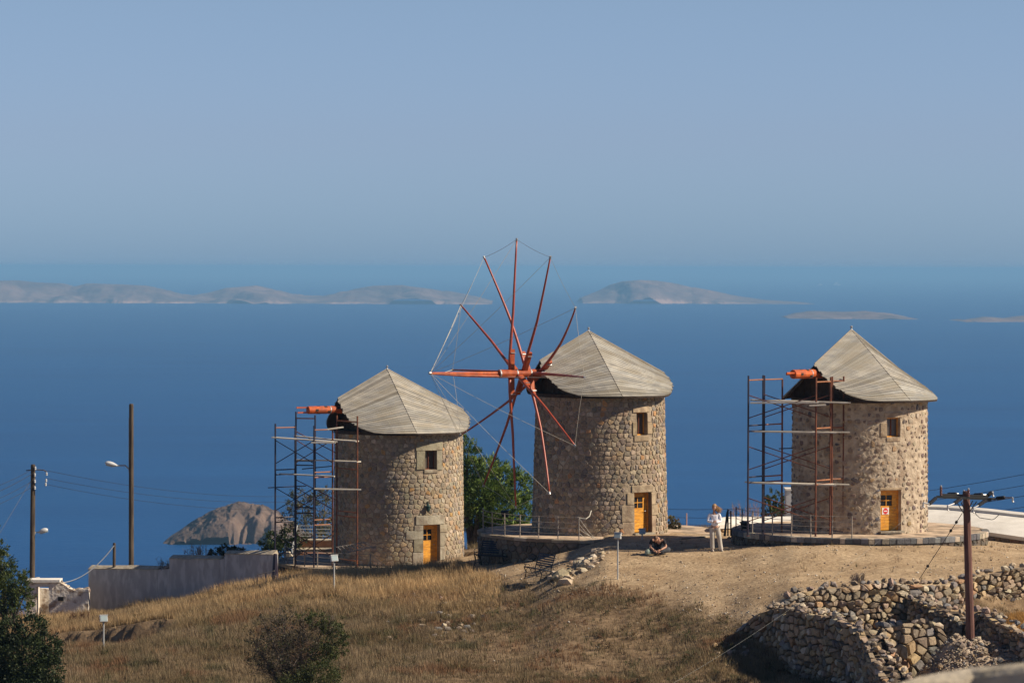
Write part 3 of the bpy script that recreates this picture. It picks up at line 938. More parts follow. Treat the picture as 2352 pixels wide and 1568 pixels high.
    ge = G()                                               # fascia that follows the edge
    ths = [t for t in range(-180, 181, 6)]
    for a, b in zip(ths, ths[1:]):
        pa, pb = E(a), E(b); ia = (C0 - pa); ia.z = 0; ia = ia.normalized() * 0.07; ib = (C0 - pb); ib.z = 0; ib = ib.normalized() * 0.07
        dn = Vector((0, 0, -0.07))
        ge.add([pa + ia * 0.2, pb + ib * 0.2, pb + ib * 0.2 + dn, pa + ia * 0.2 + dn, pa + ia, pb + ib, pb + ib + dn, pa + ia + dn],
               [(0, 1, 2, 3), (3, 2, 6, 7), (7, 6, 5, 4)])
    ge.build('eaves_board', m_darkwood, root)
    gr = G(); gr.lathe(C0 + Vector((0, 0, -0.10)), [(R - 0.5, 0.13), (R + 0.06 - taper, 0.13), (R + 0.06 - taper, 0.0), (R - 0.5, 0.0)], 40); gr.build('curb_ring', m_darkwood, root)
    # gable of upright boards behind the windshaft
    ax = 1.75
    ng = 15; gw = 1.9
    for i in range(ng):
        b0 = -gw + 2 * gw * i / ng; b1 = -gw + 2 * gw * (i + 1) / ng
        def top(b): return max(0.12, (1.50 * (1 - abs(b) / 2.05)))
        h0, h1 = top(b0), top(b1)
        base = C0 + S_ * ax * k_
        p = [base + Nn * (b0 + .008), base + Nn * (b1 - .008)]
        o2 = S_ * (0.03)
        V = [p[0], p[1], p[1] + Vector((0, 0, h1)), p[0] + Vector((0, 0, h0))]
        V = V + [v + o2 for v in V]
        gb = G(); c = rnd.uniform(0.7, 1.1)
        gb.add(V, [(0, 1, 2, 3), (7, 6, 5, 4), (0, 4, 5, 1), (1, 5, 6, 2), (2, 6, 7, 3), (3, 7, 4, 0)], (c, c, c)); gb.build('gable_board', m_gable, root)
    gfn = G(); gfn.lathe(apex + Vector((0, 0, -0.02)), [(0.05, 0), (0.035, 0.06), (0.02, 0.08), (0.045, 0.12), (0.045, 0.15), (0.0, 0.19)], 8); gfn.build('finial', m_steel, root)
    return root, dict(S=S_, N=Nn, C0=C0, apex=apex, mp=mp, R=R, E=E)

D = math.radians
# block lists: (name, from, to, z0, z1) measured from the left edge of the opening along the wall
def door_blocks(w, h, jl, jr, lin):
    b = [('lintel', -jl * 1.15, w + jr * 1.0, h, h + lin)]
    return b

q1 = MILLS[0]
w1 = dict(a=D(31.5), w=0.53, z0=3.64, z1=4.36, m=(0.38, 0.30, 0.16, 0.36),
          blocks=[('lintel', -0.36, 0.53 + 0.28, 4.36, 4.70), ('jamb_stone', -0.34, 0.0, 3.64, 4.36), ('jamb_stone', 0.53, 0.53 + 0.26, 3.60, 4.36), ('window_sill', -0.03, 0.56, 3.50, 3.64)])
d1 = dict(a=D(32.0), w=0.75, z0=0.0, z1=1.53, m=(0.40, 0.30, 0.9, 0.38),
          blocks=[('lintel', -0.28, 0.75 + 0.22, 1.53, 1.90), ('jamb_stone', -0.34, 0.0, 1.32, 1.53), ('jamb_stone', -0.66, 0.0, 0.98, 1.32), ('jamb_stone', -0.36, 0.0, 0.50, 0.98), ('jamb_stone', -0.40, 0.0, -0.35, 0.50),
                  ('jamb_stone', 0.75, 1.13, 1.22, 1.53), ('jamb_stone', 0.75, 1.02, 0.70, 1.22), ('jamb_stone', 0.75, 0.98, -0.35, 0.70)])
mill1, M1 = mill(q1, 0, 30, 'leftmost stone windmill with scaffolding and smooth pale blocks framing its window and door', STONES1, m_mortar_tan, m_dressed_grey, w1, d1,
                 0.13, 0.21, 0.13, 0.36, 0.009, 0.019)
q2 = MILLS[1]
w2 = dict(a=D(38.5), w=0.54, z0=3.63, z1=4.48, m=(0.22, 0.28, 0.22, 0.26),
          blocks=[('lintel', -0.16, 0.54 + 0.10, 4.48, 4.72), ('jamb_stone', -0.18, 0.0, 3.63, 4.14), ('jamb_stone', 0.54, 0.54 + 0.27, 3.66, 4.10), ('jamb_stone', 0.54, 0.54 + 0.20, 4.10, 4.46), ('window_sill', -0.12, 0.60, 3.40, 3.63)])
d2 = dict(a=D(38.5), w=0.87, z0=0.0, z1=1.50, m=(0.34, 0.26, 0.9, 0.30),
          blocks=[('lintel', -0.08, 0.87 + 0.08, 1.50, 1.78), ('jamb_stone', -0.28, 0.0, 1.05, 1.50), ('jamb_stone', -0.50, 0.0, 0.42, 1.05), ('jamb_stone', -0.48, 0.0, -0.25, 0.42),
                  ('jamb_stone', 0.87, 0.87 + 0.24, 1.02, 1.48), ('jamb_stone', 0.87, 0.87 + 0.38, 0.62, 1.02), ('jamb_stone', 0.87, 0.87 + 0.22, -0.25, 0.62)])
mill2, M2 = mill(q2, 1, 29.5, 'middle stone windmill that carries the big open wheel of red spokes and ropes', STONES2, m_mortar_tan, m_dressed_tan, w2, d2,
                 0.12, 0.21, 0.12, 0.36, 0.009, 0.026)
q3 = MILLS[2]
w3 = dict(a=D(24.0), w=0.58, z0=3.44, z1=4.15, m=(0.26, 0.10, 0.16, 0.24), proud=0.02,
          blocks=[('lintel', -0.10, 0.58 + 0.08, 4.15, 4.36), ('jamb_stone', -0.24, 0.0, 3.46, 3.98), ('window_sill', 0.0, 0.56, 3.28, 3.44)])
d3 = dict(a=D(21.8), w=0.86, z0=0.0, z1=1.49, m=(0.02, 0.02, 0.9, 0.05), proud=0.015, blocks=[('lintel', -0.02, 0.88, 1.49, 1.60)])
mill3, M3 = mill(q3, 2, 47, 'rightmost stone windmill, pale mortared rubble, with scaffolding and a small sign on its door', STONES3, m_mortar_pale, m_dressed_tan, w3, d3,
                 0.13, 0.25, 0.15, 0.33, 0.012, 0.022, roof_k=1.035, crease_soft=1.0)

# --- windshafts
def windshaft(M, root, prongs, length_out, r, slots=True, z=0.62, inner=0.3):
    S_, N_, C0 = M['S'], M['N'], M['C0']
    a0 = C0 + Vector((0, 0, z)) + S_ * inner; a1 = C0 + Vector((0, 0, z + 0.02)) + S_ * length_out
    g = G(); n = 12
    g.tube([a0, a1 - S_ * 0.02, a1], [r, r, r * 0.93], n)
    sh = g.build('windshaft', m_orange, root)
    ax = (a1 - a0).normalized(); up = Vector((0, 0, 1)); sd = ax.cross(up).normalized()
    if slots:
        for k in range(3):                                  # mortises for the spokes: dark blocks for the shade in the holes, set at three turns
            for j, dirn in enumerate((sd, -up, -sd, up)):
                dd = (math.cos(k * 1.05) * dirn + math.sin(k * 1.05) * ax.cross(dirn)).normalized()
                c = a1 - ax * (0.35 + 0.42 * k + 0.12 * (j % 2)) + dd * (r - 0.01)
                gg = G(); tt = ax.cross(dd)
                Rm = Matrix((ax, tt, dd)).transposed()
                gg.box(c, (0.13, 0.085, 0.03), Rm); gg.build('mortise_dark', m_darkwood, sh)
        gg = G(); gg.tube([a1 - ax * 1.0, a1 - ax * 0.96], r + 0.006, 12); gg.build('iron_band', m_steel, sh)
    for p in prongs:
        gg = G(); gg.beam(a1 - ax * 0.05 + up * p[0] + sd * p[1], a1 + ax * p[2] + up * p[0] * 1.0 + sd * p[1], 0.05, 0.06); gg.build('tenon', m_orange, sh)
    return sh, a0, a1
sh1, _, _ = windshaft(M1, mill1, [(0.10, 0.06, 0.47), (-0.10, 0.06, 0.42)], 4.12, 0.155, z=0.86)
sh3, _, _ = windshaft(M3, mill3, [(0.0, 0.03, 0.32), (0.05, -0.08, 0.45)], 3.95, 0.165, z=0.92)

# --- the wheel of the middle mill
def wheel():
    S_, N_, C0 = M2['S'], M2['N'], M2['C0']
    # wheel centre seen at (1184.5, 857); distance from the tower axis along S
    d0 = (q2['u'] - 1186.0) / FPX * q2['y'] / math.cos(math.radians(29.5))
    zc = None
    c = C0 + S_ * d0
    zc = P(1184.5, 857.5, c.y).z
    c = Vector((c.x, c.y, zc))
    up = Vector((0, 0, 1)); rr = 5.0 * q2['k']
    a0 = c - S_ * (d0 - 0.2); a1 = c + S_ * 0.78
    g = G(); g.tube([a0, a1 - S_ * 0.03, a1], [0.16, 0.16, 0.14], 12)
    sh = g.build('windshaft', m_beam, mill2)
    for dd in (0.70, -0.02, -0.62):
        g = G(); g.tube([c + S_ * dd, c + S_ * (dd + 0.05)], 0.168, 12); g.build('iron_band', m_steel, sh)
    tipb = c + S_ * 3.68 + up * 0.06
    g = G(); pts = [a1 - S_ * 0.5, c + S_ * 2.2 + up * 0.03, tipb]; g.tube(pts, [0.075, 0.06, 0.035], 8)
    g.tube([a1 - S_ * 0.9 - up * 0.12 + N_ * .08, c + S_ * 2.2 - up * 0.05 + N_ * .04, tipb - up * 0.02], [0.06, 0.05, 0.03], 8)
    bow = g.build('bowsprit', m_orange, mill2)
    g = G(); g.tube([tipb - S_ * 0.03, tipb + S_ * 0.05], 0.06, 8); g.build('iron_cap', m_steel, bow)
    offs = {0: 0.17, 30: -0.30, 60: -1.02, 90: -0.80, 120: -0.10, 150: -0.49}
    offs = {0: 0.20, 30: -0.33, 60: -1.05, 90: -0.75, 120: -0.08, 150: -0.55}
    tips = {}
    for ang, of in offs.items():
        base = c + S_ * of
        ra = math.radians(ang)
        # 0 deg = up, growing towards N (nearer the camera and to the right)
        d = up * math.cos(ra) + N_ * math.sin(ra)
        side = S_.cross(d).normalized()
        g = G(); hub = 0.92
        def bent(x):                                       # x metres out from the shaft, pulled forward to the rim plane
            t = max(0.0, (abs(x) - 0.25) / (rr - 0.25))
            return base + d * x + S_ * ((-of) * (t ** 1.5))
        xs = [-hub, -0.5, 0, 0.5, hub]
        pts = [bent(x) - S_ * 0.02 for x in xs]
        for p0, p1 in zip(pts, pts[1:]): g.beam(p0, p1, 0.15, 0.11, up=side)
        b = g.build('spoke_beam', m_beam, mill2)
        for e in (-1, 1):
            g = G()
            g.beam(bent(e * 0.78) - S_ * .02 - d * 0.012, bent(e * 0.78) - S_ * .02 + d * 0.012, 0.19, 0.17, up=side); g.build('iron_band', m_steel, b)
        for e in (1, -1):
            n = 9
            pts = [bent(e * (0.12 + (rr - 0.12) * k / n)) + S_ * (0.085 if k < 2 else 0.085 - 0.085 * min(1, (k - 1) / 3)) for k in range(n + 1)]
            rs = [0.062 - 0.030 * k / n for k in range(n + 1)]
            g = G(); g.tube(pts, rs, 8)
            sp = g.build('spoke', m_pole_red, mill2, smooth=True)
            g = G(); dirn = (pts[-1] - pts[-2]).normalized()
            g.tube([pts[-1] - dirn * 0.05, pts[-1] + dirn * 0.05], 0.042, 8); g.build('iron_cap', m_steel, sp)
            tips[(ang + (0 if e == 1 else 180)) % 360] = pts[-1]
    order = sorted(tips)
    for i, a in enumerate(order):
        t0, t1 = tips[a], tips[order[(i + 1) % 12]]
        g = G(); n = 6
        g.tube([t0.lerp(t1, k / n) + (c - t0.lerp(t1, k / n)).normalized() * 0.05 * math.sin(math.pi * k / n) for k in range(n + 1)], 0.007, 4); g.build('rim_rope', m_rope, mill2)
        g = G(); n = 8
        g.tube([t0.lerp(tipb, k / n) - up * 0.06 * math.sin(math.pi * k / n) for k in range(n + 1)], 0.0065 if a not in (270, 300) else 0.014, 4)
        g.build('stay_rope', m_rope, mill2)
wheel()
# sign on the right mill's door: white plate, red roundel with a white bar
def door_sign():
    a = d3['a']; n = Vector((math.sin(a), -math.cos(a), 0)); t = Vector((math.cos(a), math.sin(a), 0))
    base = Vector((q3['x'], q3['y'], q3['z'])) + n * (q3['R'] - 0.25 + 0.0)
    c = base + t * (-0.11) + Vector((0, 0, 0.70)) + n * -0.004
    Rm = Matrix((t, n, Vector((0, 0, 1)))).transposed()
    s = thing('door_sign', c, 'white plate with red roundel fixed to the door of the rightmost windmill', 'sign')
    g = G(); g.box(c, (0.27, 0.012, 0.25), Rm); g.build('plate', mat('white_plate', (0.8, 0.8, 0.78), 0.5), s)
    mr = mat('sign_red', (0.62, 0.03, 0.03), 0.5)
    g = G(); g.lathe(c + n * 0.006, [(0.10, 0.0), (0.10, 0.004)], 24, axis=n); g.build('roundel', mr, s)
    g = G(); g.box(c + n * 0.012, (0.13, 0.003, 0.035), Rm); g.build('bar', bpy.data.materials['white_plate'], s)
    for zz in (0.115, -0.112):
        g = G(); g.box(c + n * 0.008 + Vector((0, 0, zz)), (0.20, 0.003, 0.010), Rm); g.build('text_line', mr, s)
door_sign()
def wall_lantern():
    a = D(24.5); z = 2.30
    p = Vector(M1['mp'](a * q1['R'] + 0.14, z, 0.10))
    n = Vector((math.sin(a), -math.cos(a), 0))
    s = thing('wall_lantern', p, 'small dark green lantern on the wall above the leftmost windmill\'s door', 'lantern')
    mg = mat('lantern_green', (0.02, 0.05, 0.045), 0.4)
    g = G(); g.lathe(p - Vector((0, 0, .12)), [(0.02, -0.05), (0.07, 0.0), (0.10, 0.16), (0.11, 0.17), (0.03, 0.26), (0.01, 0.32)], 6); g.build('lantern_body', mg, s)
    g = G(); g.tube([p + Vector((0, 0, .2)), p + Vector((0, 0, .24)) - n * 0.06, p - n * 0.12 + Vector((0, 0, .1))], 0.015); g.build('bracket', mg, s)
wall_lantern()

# ------------------------------------------------------------------ round terraces, railings
m_paving = mat('terrace_paving', (0.42, 0.30, 0.20), 0.95, (0.60, 0.47, 0.33), scale=2.2, detail=7, bump=0.03, bscale=5, col3=(0.22, 0.17, 0.12), scale3=1.5)
m_conc = mat('pale_concrete', (0.40, 0.36, 0.29), 0.92, (0.50, 0.45, 0.36), scale=5, detail=6, tint=True, bump=0.01, bscale=20)
m_rail = mat('galvanised_rail', (0.22, 0.19, 0.16), 0.6, (0.32, 0.27, 0.22), scale=3)
m_black = mat('black_metal', (0.012, 0.012, 0.014), 0.5)
KERB_G = [(3, (0.20, 0.20, 0.195)), (2, (0.14, 0.14, 0.145)), (1.5, (0.40, 0.34, 0.26)), (1, (0.52, 0.45, 0.34))]
KERB_P = [(3, (0.62, 0.56, 0.48)), (2, (0.80, 0.74, 0.66)), (1, (0.42, 0.37, 0.31))]
WALLDK_SHADE = [(3, (0.13, 0.11, 0.085)), (2, (0.10, 0.09, 0.08)), (2, (0.18, 0.145, 0.11)), (1, (0.20, 0.18, 0.14))]  # dark wall stones, deepened to carry the wall's shade in their colour

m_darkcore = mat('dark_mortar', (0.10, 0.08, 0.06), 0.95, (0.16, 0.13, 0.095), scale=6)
def terrace(q, idx, Rt, lvl, label, a0, a1, kerb, kw, kh):
    cx, cy = q['x'], q['y']; z = q['z'] + lvl
    root = thing('round_terrace', (cx, cy, z), label, 'terrace', 'round terraces the windmills stand on')
    g = G(); n = 90
    g.add([(cx + Rt * math.sin(2 * math.pi * k / n), cy - Rt * math.cos(2 * math.pi * k / n), z) for k in range(n)], [tuple(range(n))])
    g.build('paving', m_paving, root)
    g = G()
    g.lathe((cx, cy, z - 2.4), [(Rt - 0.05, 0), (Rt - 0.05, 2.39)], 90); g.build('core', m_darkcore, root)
    rnd = random.Random(70 + idx)
    def mp(s, zz, d):
        a = s / Rt; r = Rt - 0.04 + d
        return (cx + r * math.sin(a), cy - r * math.cos(a), z + zz)
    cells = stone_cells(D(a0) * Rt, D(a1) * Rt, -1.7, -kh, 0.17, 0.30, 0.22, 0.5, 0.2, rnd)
    lay_stones(cells, mp, 0.012, 0.035, WALLDK_SHADE, rnd, root, facing, limit=150)
    s = D(a0) * Rt
    while s < D(a1) * Rt:                                   # kerb of squared stones
        w = kw * rnd.uniform(0.8, 1.25); gg = G(); V = []; pr = 0.03 + rnd.uniform(-.01, .015)
        for ss in (s + 0.008, s + w - 0.008):
            for (d, zz) in ((-0.22, -kh), (pr, -kh), (pr + 0.008, 0.0), (pr - 0.012, 0.018), (-0.22, 0.02)): V.append(mp(ss, zz + (rnd.uniform(-.008, .008) if zz >= 0 else 0), d + 0.04))
        F = [(k, (k + 1) % 5, 5 + (k + 1) % 5, 5 + k) for k in range(5)] + [(4, 3, 2, 1, 0), (5, 6, 7, 8, 9)]
        gg.add(V, F, pal(rnd, kerb)); gg.build('kerb_stone', m_stone if kerb is KERB_G else m_conc, root)
        s += w
    return z
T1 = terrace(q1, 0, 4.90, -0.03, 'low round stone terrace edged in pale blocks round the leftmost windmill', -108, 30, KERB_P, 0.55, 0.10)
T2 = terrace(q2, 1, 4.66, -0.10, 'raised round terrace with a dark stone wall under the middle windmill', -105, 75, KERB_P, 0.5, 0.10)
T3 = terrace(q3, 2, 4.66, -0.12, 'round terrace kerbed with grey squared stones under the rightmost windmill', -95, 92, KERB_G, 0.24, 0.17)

def railing(q, z, R, angles, h, label, rails=4, rail_to=None, dark=()):
    cx, cy = q['x'], q['y']
    root = thing('railing', (cx + R * math.sin(D(angles[0])), cy - R * math.cos(D(angles[0])), z), label, 'railing', 'pipe railings round the terraces')
    pt = lambda a, zz: Vector((cx + R * math.sin(D(a)), cy - R * math.cos(D(a)), z + zz))
    for a in angles:
        g = G(); lean = Vector((RND.uniform(-.015, .015), 0, 0)); g.tube([pt(a, -0.05), pt(a, h) + lean], 0.024, 6); g.build('post', m_black if a in dark else m_rail, root)
    aa = [a for a in angles if rail_to is None or a <= rail_to]
    for k in range(rails):
        zz = h * (1 - k / rails * 0.95) - 0.02
        pts = []
        for a, b in zip(aa, aa[1:]):
            pts += [pt(a, zz), pt((a + b) / 2, zz - 0.008)]
        pts.append(pt(aa[-1], zz))
        g = G(); g.tube(pts, 0.010, 5); g.build('rail', m_rail, root)
    return root
railing(q1, T1, 4.62, [-96, -82, -72, -63, -52, -42, -32, -12], 0.66, 'thin pipe railing on the terrace in front of the leftmost windmill', rails=3)
railing(q2, T2, 4.48, [-96, -84, -66, -54, -43, -32, -21.6, -11.3], 0.86, 'four-rail pipe railing on the raised terrace before the middle windmill')
railing(q3, T3, 4.50, [-92, -76, -64, -49, -38, -28, -18, -9], 0.80, 'four-rail pipe railing on the terrace before the rightmost windmill', dark=(-92, -76))

def loose_lines(name, label, a, ends, mt=m_rope, r=0.009, sag=0.05):
    root = thing(name, a, label, 'wires')
    for e in ends:
        a_, e_ = Vector(a) + Vector((0, 0, e[1])), Vector(e[0]); n = 5
        g = G(); g.tube([a_.lerp(e_, k / n) - Vector((0, 0, sag * math.sin(math.pi * k / n))) for k in range(n + 1)], r, 4); g.build('wire', mt, root)
pa = Vector((q2['x'] + 4.48 * math.sin(D(-11.3)), q2['y'] - 4.48 * math.cos(D(-11.3)), T2))
loose_lines('fallen_rail_wires', 'fan of loose rail wires hanging from the last railing post before the middle windmill', pa, [((pa.x + 0.62, pa.y + .3, T2 + .03), 0.82), ((pa.x + 0.55, pa.y + .25, T2 + .03), 0.60), ((pa.x + 0.70, pa.y + .3, T2 + .03), 0.42), ((pa.x + 0.50, pa.y + .2, T2 + .03), 0.25)])
pa = Vector((q1['x'] + 4.62 * math.sin(D(-12)), q1['y'] - 4.62 * math.cos(D(-12)), T1))
loose_lines('fallen_rail_wires', 'fan of loose rail wires at the foot of the leftmost windmill', pa, [((pa.x + 0.85, pa.y + .2, T1 + .05), 0.64), ((pa.x + 0.95, pa.y + .3, T1 + .03), 0.45), ((pa.x + 0.7, pa.y + .2, T1 + .03), 0.3), ((pa.x + 1.0, pa.y + .1, T1 + .02), 0.15), ((pa.x - 0.25, pa.y - .1, T1 + .02), 0.4)])
def hose():
    p = P(1327, 1187, 128.4)
    pts = [p, P(1336, 1190, 128.35), P(1346, 1191, 128.3), P(1354, 1185, 128.4), P(1358, 1172, 128.6)]
    pts2 = []
    for i in range(len(pts) - 1):
        for k in range(3): pts2.append(pts[i].lerp(pts[i + 1], k / 3))
    pts2.append(pts[-1])
    g = G(); g.tube(pts2, 0.018, 6)
    o = g.build('hose', mat('pale_hose', (0.62, 0.58, 0.48), 0.6)); tag(o, 'pale hose looped from the railing up the wall of the middle windmill', 'hose')
hose()

# ------------------------------------------------------------------ scaffolds
m_rust = mat('rusty_painted_tube', (0.075, 0.028, 0.020), 0.6, (0.20, 0.065, 0.028), scale=2.5, detail=5)
m_rustlight = mat('orange_rusty_rung', (0.24, 0.085, 0.035), 0.6, (0.34, 0.14, 0.06), scale=2.5, detail=5)
m_navy_and_shade = mat('dark_and_shaded_tube', (0.018, 0.020, 0.040), 0.5, (0.045, 0.03, 0.04), scale=1.5)  # shaded copy of the rusty tubes; also used on plain dark parts
m_plank = mat('bleached_plank', (0.42, 0.38, 0.31), 0.85, (0.62, 0.57, 0.48), scale=3, detail=5, stretch=(1, 4, 6))

def scaffold(label, org, sc, frames, boards, bars, braces, q, foot, dY=0.0):
    def C(x, y, Y): return P((org[0] + x / sc) / 1.06293, (org[1] + y / sc) / 1.06293, Y + dY)
    f0 = frames[0]; p0 = C(f0[0], f0[1], f0[2])
    root = thing('scaffold', (p0.x, p0.y, foot), label, 'scaffold', 'scaffolds leaning by the windmills')
    for i, (xa, ya, Ya, xb, yb, Yb, rungs) in enumerate(frames):
        A, B = C(xa, ya, Ya), C(xb, yb, Yb)
        for k, p in enumerate((A, B)):
            g = G(); g.tube([(p.x, p.y, foot - 0.0), p], 0.034, 7); g.build('standard', m_navy_and_shade if (p.x - q['x']) < -3.0 else m_rust, root)  # tubes well left of the mill get the shaded colour
            g = G(); g.lathe((p.x, p.y, foot - 0.01), [(0.07, 0), (0.07, 0.015), (0.03, 0.02), (0.03, 0.10)], 8); g.build('base_plate', m_rust, root)
        for y in rungs:
            a = C(xa, y, Ya); b = Vector((B.x, B.y, a.z))
            g = G(); g.tube([a, b], 0.027, 6); g.build('rung', m_navy_and_shade if (b.x - q['x']) < -3.2 and y > ya + 100 else m_rustlight, root)
    for (x0, y0, Y0, x1, y1, Y1, w) in boards:
        a, b = C(x0, y0, Y0), C(x1, y1, Y1)
        n = max(1, int(round(w / 0.2)))
        for k in range(n):
            off = Vector((0, 0.21 * k, 0.0)); j = RND.uniform(-0.12, 0.12)
            g = G(); g.beam(a + off + (b - a).normalized() * j, b + off + (b - a).normalized() * RND.uniform(-.1, .1), 0.19, 0.045); g.build('plank', m_plank, root)
    for (x0, y0, Y0, x1, y1, Y1) in bars:
        g = G(); g.tube([C(x0, y0, Y0), C(x1, y1, Y1)], 0.022, 6); g.build('tube', m_navy_and_shade, root)
    for (x0, y0, Y0, x1, y1, Y1) in braces:
        g = G(); g.tube([C(x0, y0, Y0), C(x1, y1, Y1)], 0.018, 5); g.build('brace', m_navy_and_shade if x1 < 400 else m_rust, root)
    return root
br1 = []
for (ya, yb) in ((600, 760), (925, 1080), (1245, 1400)):
    br1 += [(90, ya, 135.5, 357, yb, 135.3), (90, yb, 135.5, 357, ya, 135.3), (227, ya - 5, 136.0, 483, yb - 5, 135.8), (227, yb - 5, 136.0, 483, ya - 5, 135.8)]
br1 += [(232, 540, 137.0, 510, 690, 136.9), (232, 870, 137.0, 510, 1010, 136.9)]
scaffold('brown tube scaffold of narrow frames standing beside the leftmost windmill', (640, 860), 2.8,
         [(90, 487, 135.5, 226, 500, 136.0, (515, 802, 835, 1128, 1160)),
          (231, 405, 137.0, 362, 428, 136.8, (450, 740, 770, 1058, 1095)),
          (355, 500, 135.3, 482, 530, 135.8, (530, 820, 855, 1145, 1180)),
          (511, 430, 136.9, 651, 435, 135.6, (465, 788, 1080, 1112, 1405))],
         [(80, 582, 135.5, 500, 612, 135.4, 0.42), (232, 572, 136.6, 512, 600, 136.3, 0.2), (330, 617, 135.2, 505, 618, 135.2, 0.2), (480, 597, 136.2, 662, 609, 135.7, 0.4),
          (436, 527, 135.7, 556, 510, 135.9, 0.2), (232, 735, 136.7, 478, 738, 136.2, 0.2), (482, 742, 136.0, 662, 748, 135.6, 0.4), (130, 830, 135.7, 492, 847, 135.4, 0.2), (355, 931, 135.3, 664, 937, 135.4, 0.2)],
         [(40, 924, 135.6, 300, 912, 136.1), (273, 796, 136.3, 482, 776, 136.0), (100, 1372, 136.2, 480, 1376, 136.0)], br1, q1, T1, 1.2)
br3 = []
for (ya, yb) in ((498, 650), (838, 990), (1178, 1330)):
    br3 += [(128, ya, 124.4, 575, yb, 124.2), (128, yb, 124.4, 575, ya, 124.2), (230, ya - 5, 125.3, 676, yb - 5, 125.0), (230, yb - 5, 125.3, 676, ya - 5, 125.0)]
scaffold('brown tube scaffold with pale planks standing beside the rightmost windmill', (1780, 780), 2.7037,
         [(128, 370, 124.4, 225, 366, 125.2, (400, 700, 738, 1040, 1078)),
          (233, 368, 125.4, 352, 395, 126.2, (396, 693, 1034, 1070)),
          (575, 382, 124.2, 671, 378, 124.9, (412, 718, 1062, 1090)),
          (682, 376, 125.1, 757, 374, 125.3, (405, 712, 1052))],
         [(130, 550, 124.4, 600, 548, 124.2, 0.2), (160, 533, 124.9, 797, 549, 124.7, 0.6), (550, 566, 124.1, 632, 563, 124.1, 0.2), (145, 738, 124.8, 705, 746, 124.5, 0.6), (680, 741, 125.0, 798, 743, 125.0, 0.2),
          (128, 1076, 124.6, 690, 1092, 124.3, 0.6), (655, 1084, 124.9, 775, 1088, 124.9, 0.2)],
         [(330, 851, 125.6, 420, 848, 125.9), (650, 1388, 125.0, 752, 1400, 124.7)], br3, q3, T3, -1.3)

# dark post, trestle, ladder at the left terrace
def small_left():
    p = P(632, 1330, 134.6); pz = ground_z(p.x, p.y)
    g = G(); g.lathe((p.x, p.y, pz - 0.1), [(0.15, 0), (0.13, 0.35), (0.11, 0.8), (0.08, 1.30), (0.05, 1.33)], 8)
    tag(g.build('wooden_post', m_navy_and_shade), 'thick dark post at the left edge of the terrace below the scaffold', 'post')
    a, b = P(591, 1333, 133.6), P(629, 1318, 133.4)
    s = thing('trestle', (a.x, a.y, ground_z(a.x, a.y)), 'low dark metal trestle against the dark post by the grey wall', 'trestle')
    g = G(); g.tube([P(591, 1319, 133.6), P(630, 1310, 133.4)], 0.02); g.build('top_rail', m_rail, s)
    for u, v in ((591, 1319), (611, 1315), (629, 1311)):
        t = P(u, v, 133.5); g = G(); g.tube([t, (t.x, t.y, ground_z(t.x, t.y) - .05)], 0.018); g.build('leg', m_navy_and_shade, s)
    C5 = lambda x, y, Y: P((660 + x / 6.533) / 1.06293, (1180 + y / 6.533) / 1.06293, Y)
    s = thing('ladder', C5(1150, 1110, 134.6), 'weathered ladder lying aslant at the foot of the leftmost windmill', 'ladder')
    A0, A1, B0, B1 = C5(1050, 1015, 135.3), C5(1520, 932, 135.3), C5(1150, 1115, 134.9), C5(1690, 998, 134.9)
    g = G(); g.tube([A0, A1], 0.018); g.build('side_rail', m_rail, s)
    g = G(); g.tube([B0, B1], 0.018); g.build('side_rail', m_rail, s)
    for k in range(7):
        t = 0.05 + k * 0.14; g = G(); g.tube([A0.lerp(A1, t), B0.lerp(B1, t)], 0.014, 5); g.build('rung', m_rail, s)
small_left()

# ------------------------------------------------------------------ lamps, poles, wires
m_galv = mat('galvanised_post', (0.36, 0.37, 0.36), 0.5, (0.46, 0.46, 0.44), scale=2)
m_lampw = mat('lamp_housing', (0.55, 0.56, 0.55), 0.5)
m_lampg = mat('lamp_glass', (0.35, 0.42, 0.42), 0.12, spec=0.6)
def floodlight(u, vtop, vbot, Y, label, yaw=0.3, s=1.0, dark=False):
    top = P(u, vtop, Y); zb = ground_z(top.x, top.y)
    root = thing('floodlight', (top.x, top.y, zb), label, 'floodlight', 'floodlights on posts aimed at the windmills')
    g = G(); g.tube([(top.x, top.y, zb - 0.15), (top.x, top.y, top.z - 0.14 * s)], 0.028 * s, 8); g.build('post', m_black if dark else m_galv, root)
    Rm = Matrix.Rotation(yaw, 3, 'Z') @ Matrix.Rotation(-0.35, 3, 'X')
    c = Vector((top.x, top.y, top.z))
    g = G(); g.box(c, (0.26 * s, 0.12 * s, 0.22 * s), Rm); g.box(c + Rm @ Vector((0, 0, 0.115 * s)), (0.30 * s, 0.16 * s, 0.02), Rm)
    hd = g.build('lamp_head', m_black if dark else m_lampw, root)
    g = G(); g.box(c + Rm @ Vector((0, -0.063 * s, 0)), (0.22 * s, 0.01, 0.18 * s), Rm); g.build('glass', m_navy_and_shade if dark else m_lampg, hd)
    g = G()
    for e in (-1, 1): g.beam(c + Rm @ Vector((e * 0.15 * s, 0, 0)), Vector((top.x, top.y, top.z - 0.15 * s)), 0.012, 0.03)
    g.build('bracket', m_black if dark else m_galv, root)
floodlight(767.5, 1282, 1375, 127.0, 'pale floodlight on a thin post before the leftmost windmill\'s scaffold', 0.5)
floodlight(1419, 1230, 1318, 119.4, 'pale floodlight on a thin post before the middle windmill', -0.3, 0.9)
floodlight(238, 1420, 1450, 120.5, 'short floodlight low on the slope below the long grey wall', 0.3, 1.0)
floodlight(1475, 1220, 1232, 127.9, 'small grey floodlight behind the seated person', 0.3, 0.85)
floodlight(1160, 1180, 1240, 134.3, 'black floodlight on a post behind the raised terrace railing', 2.8, 1.0, True)
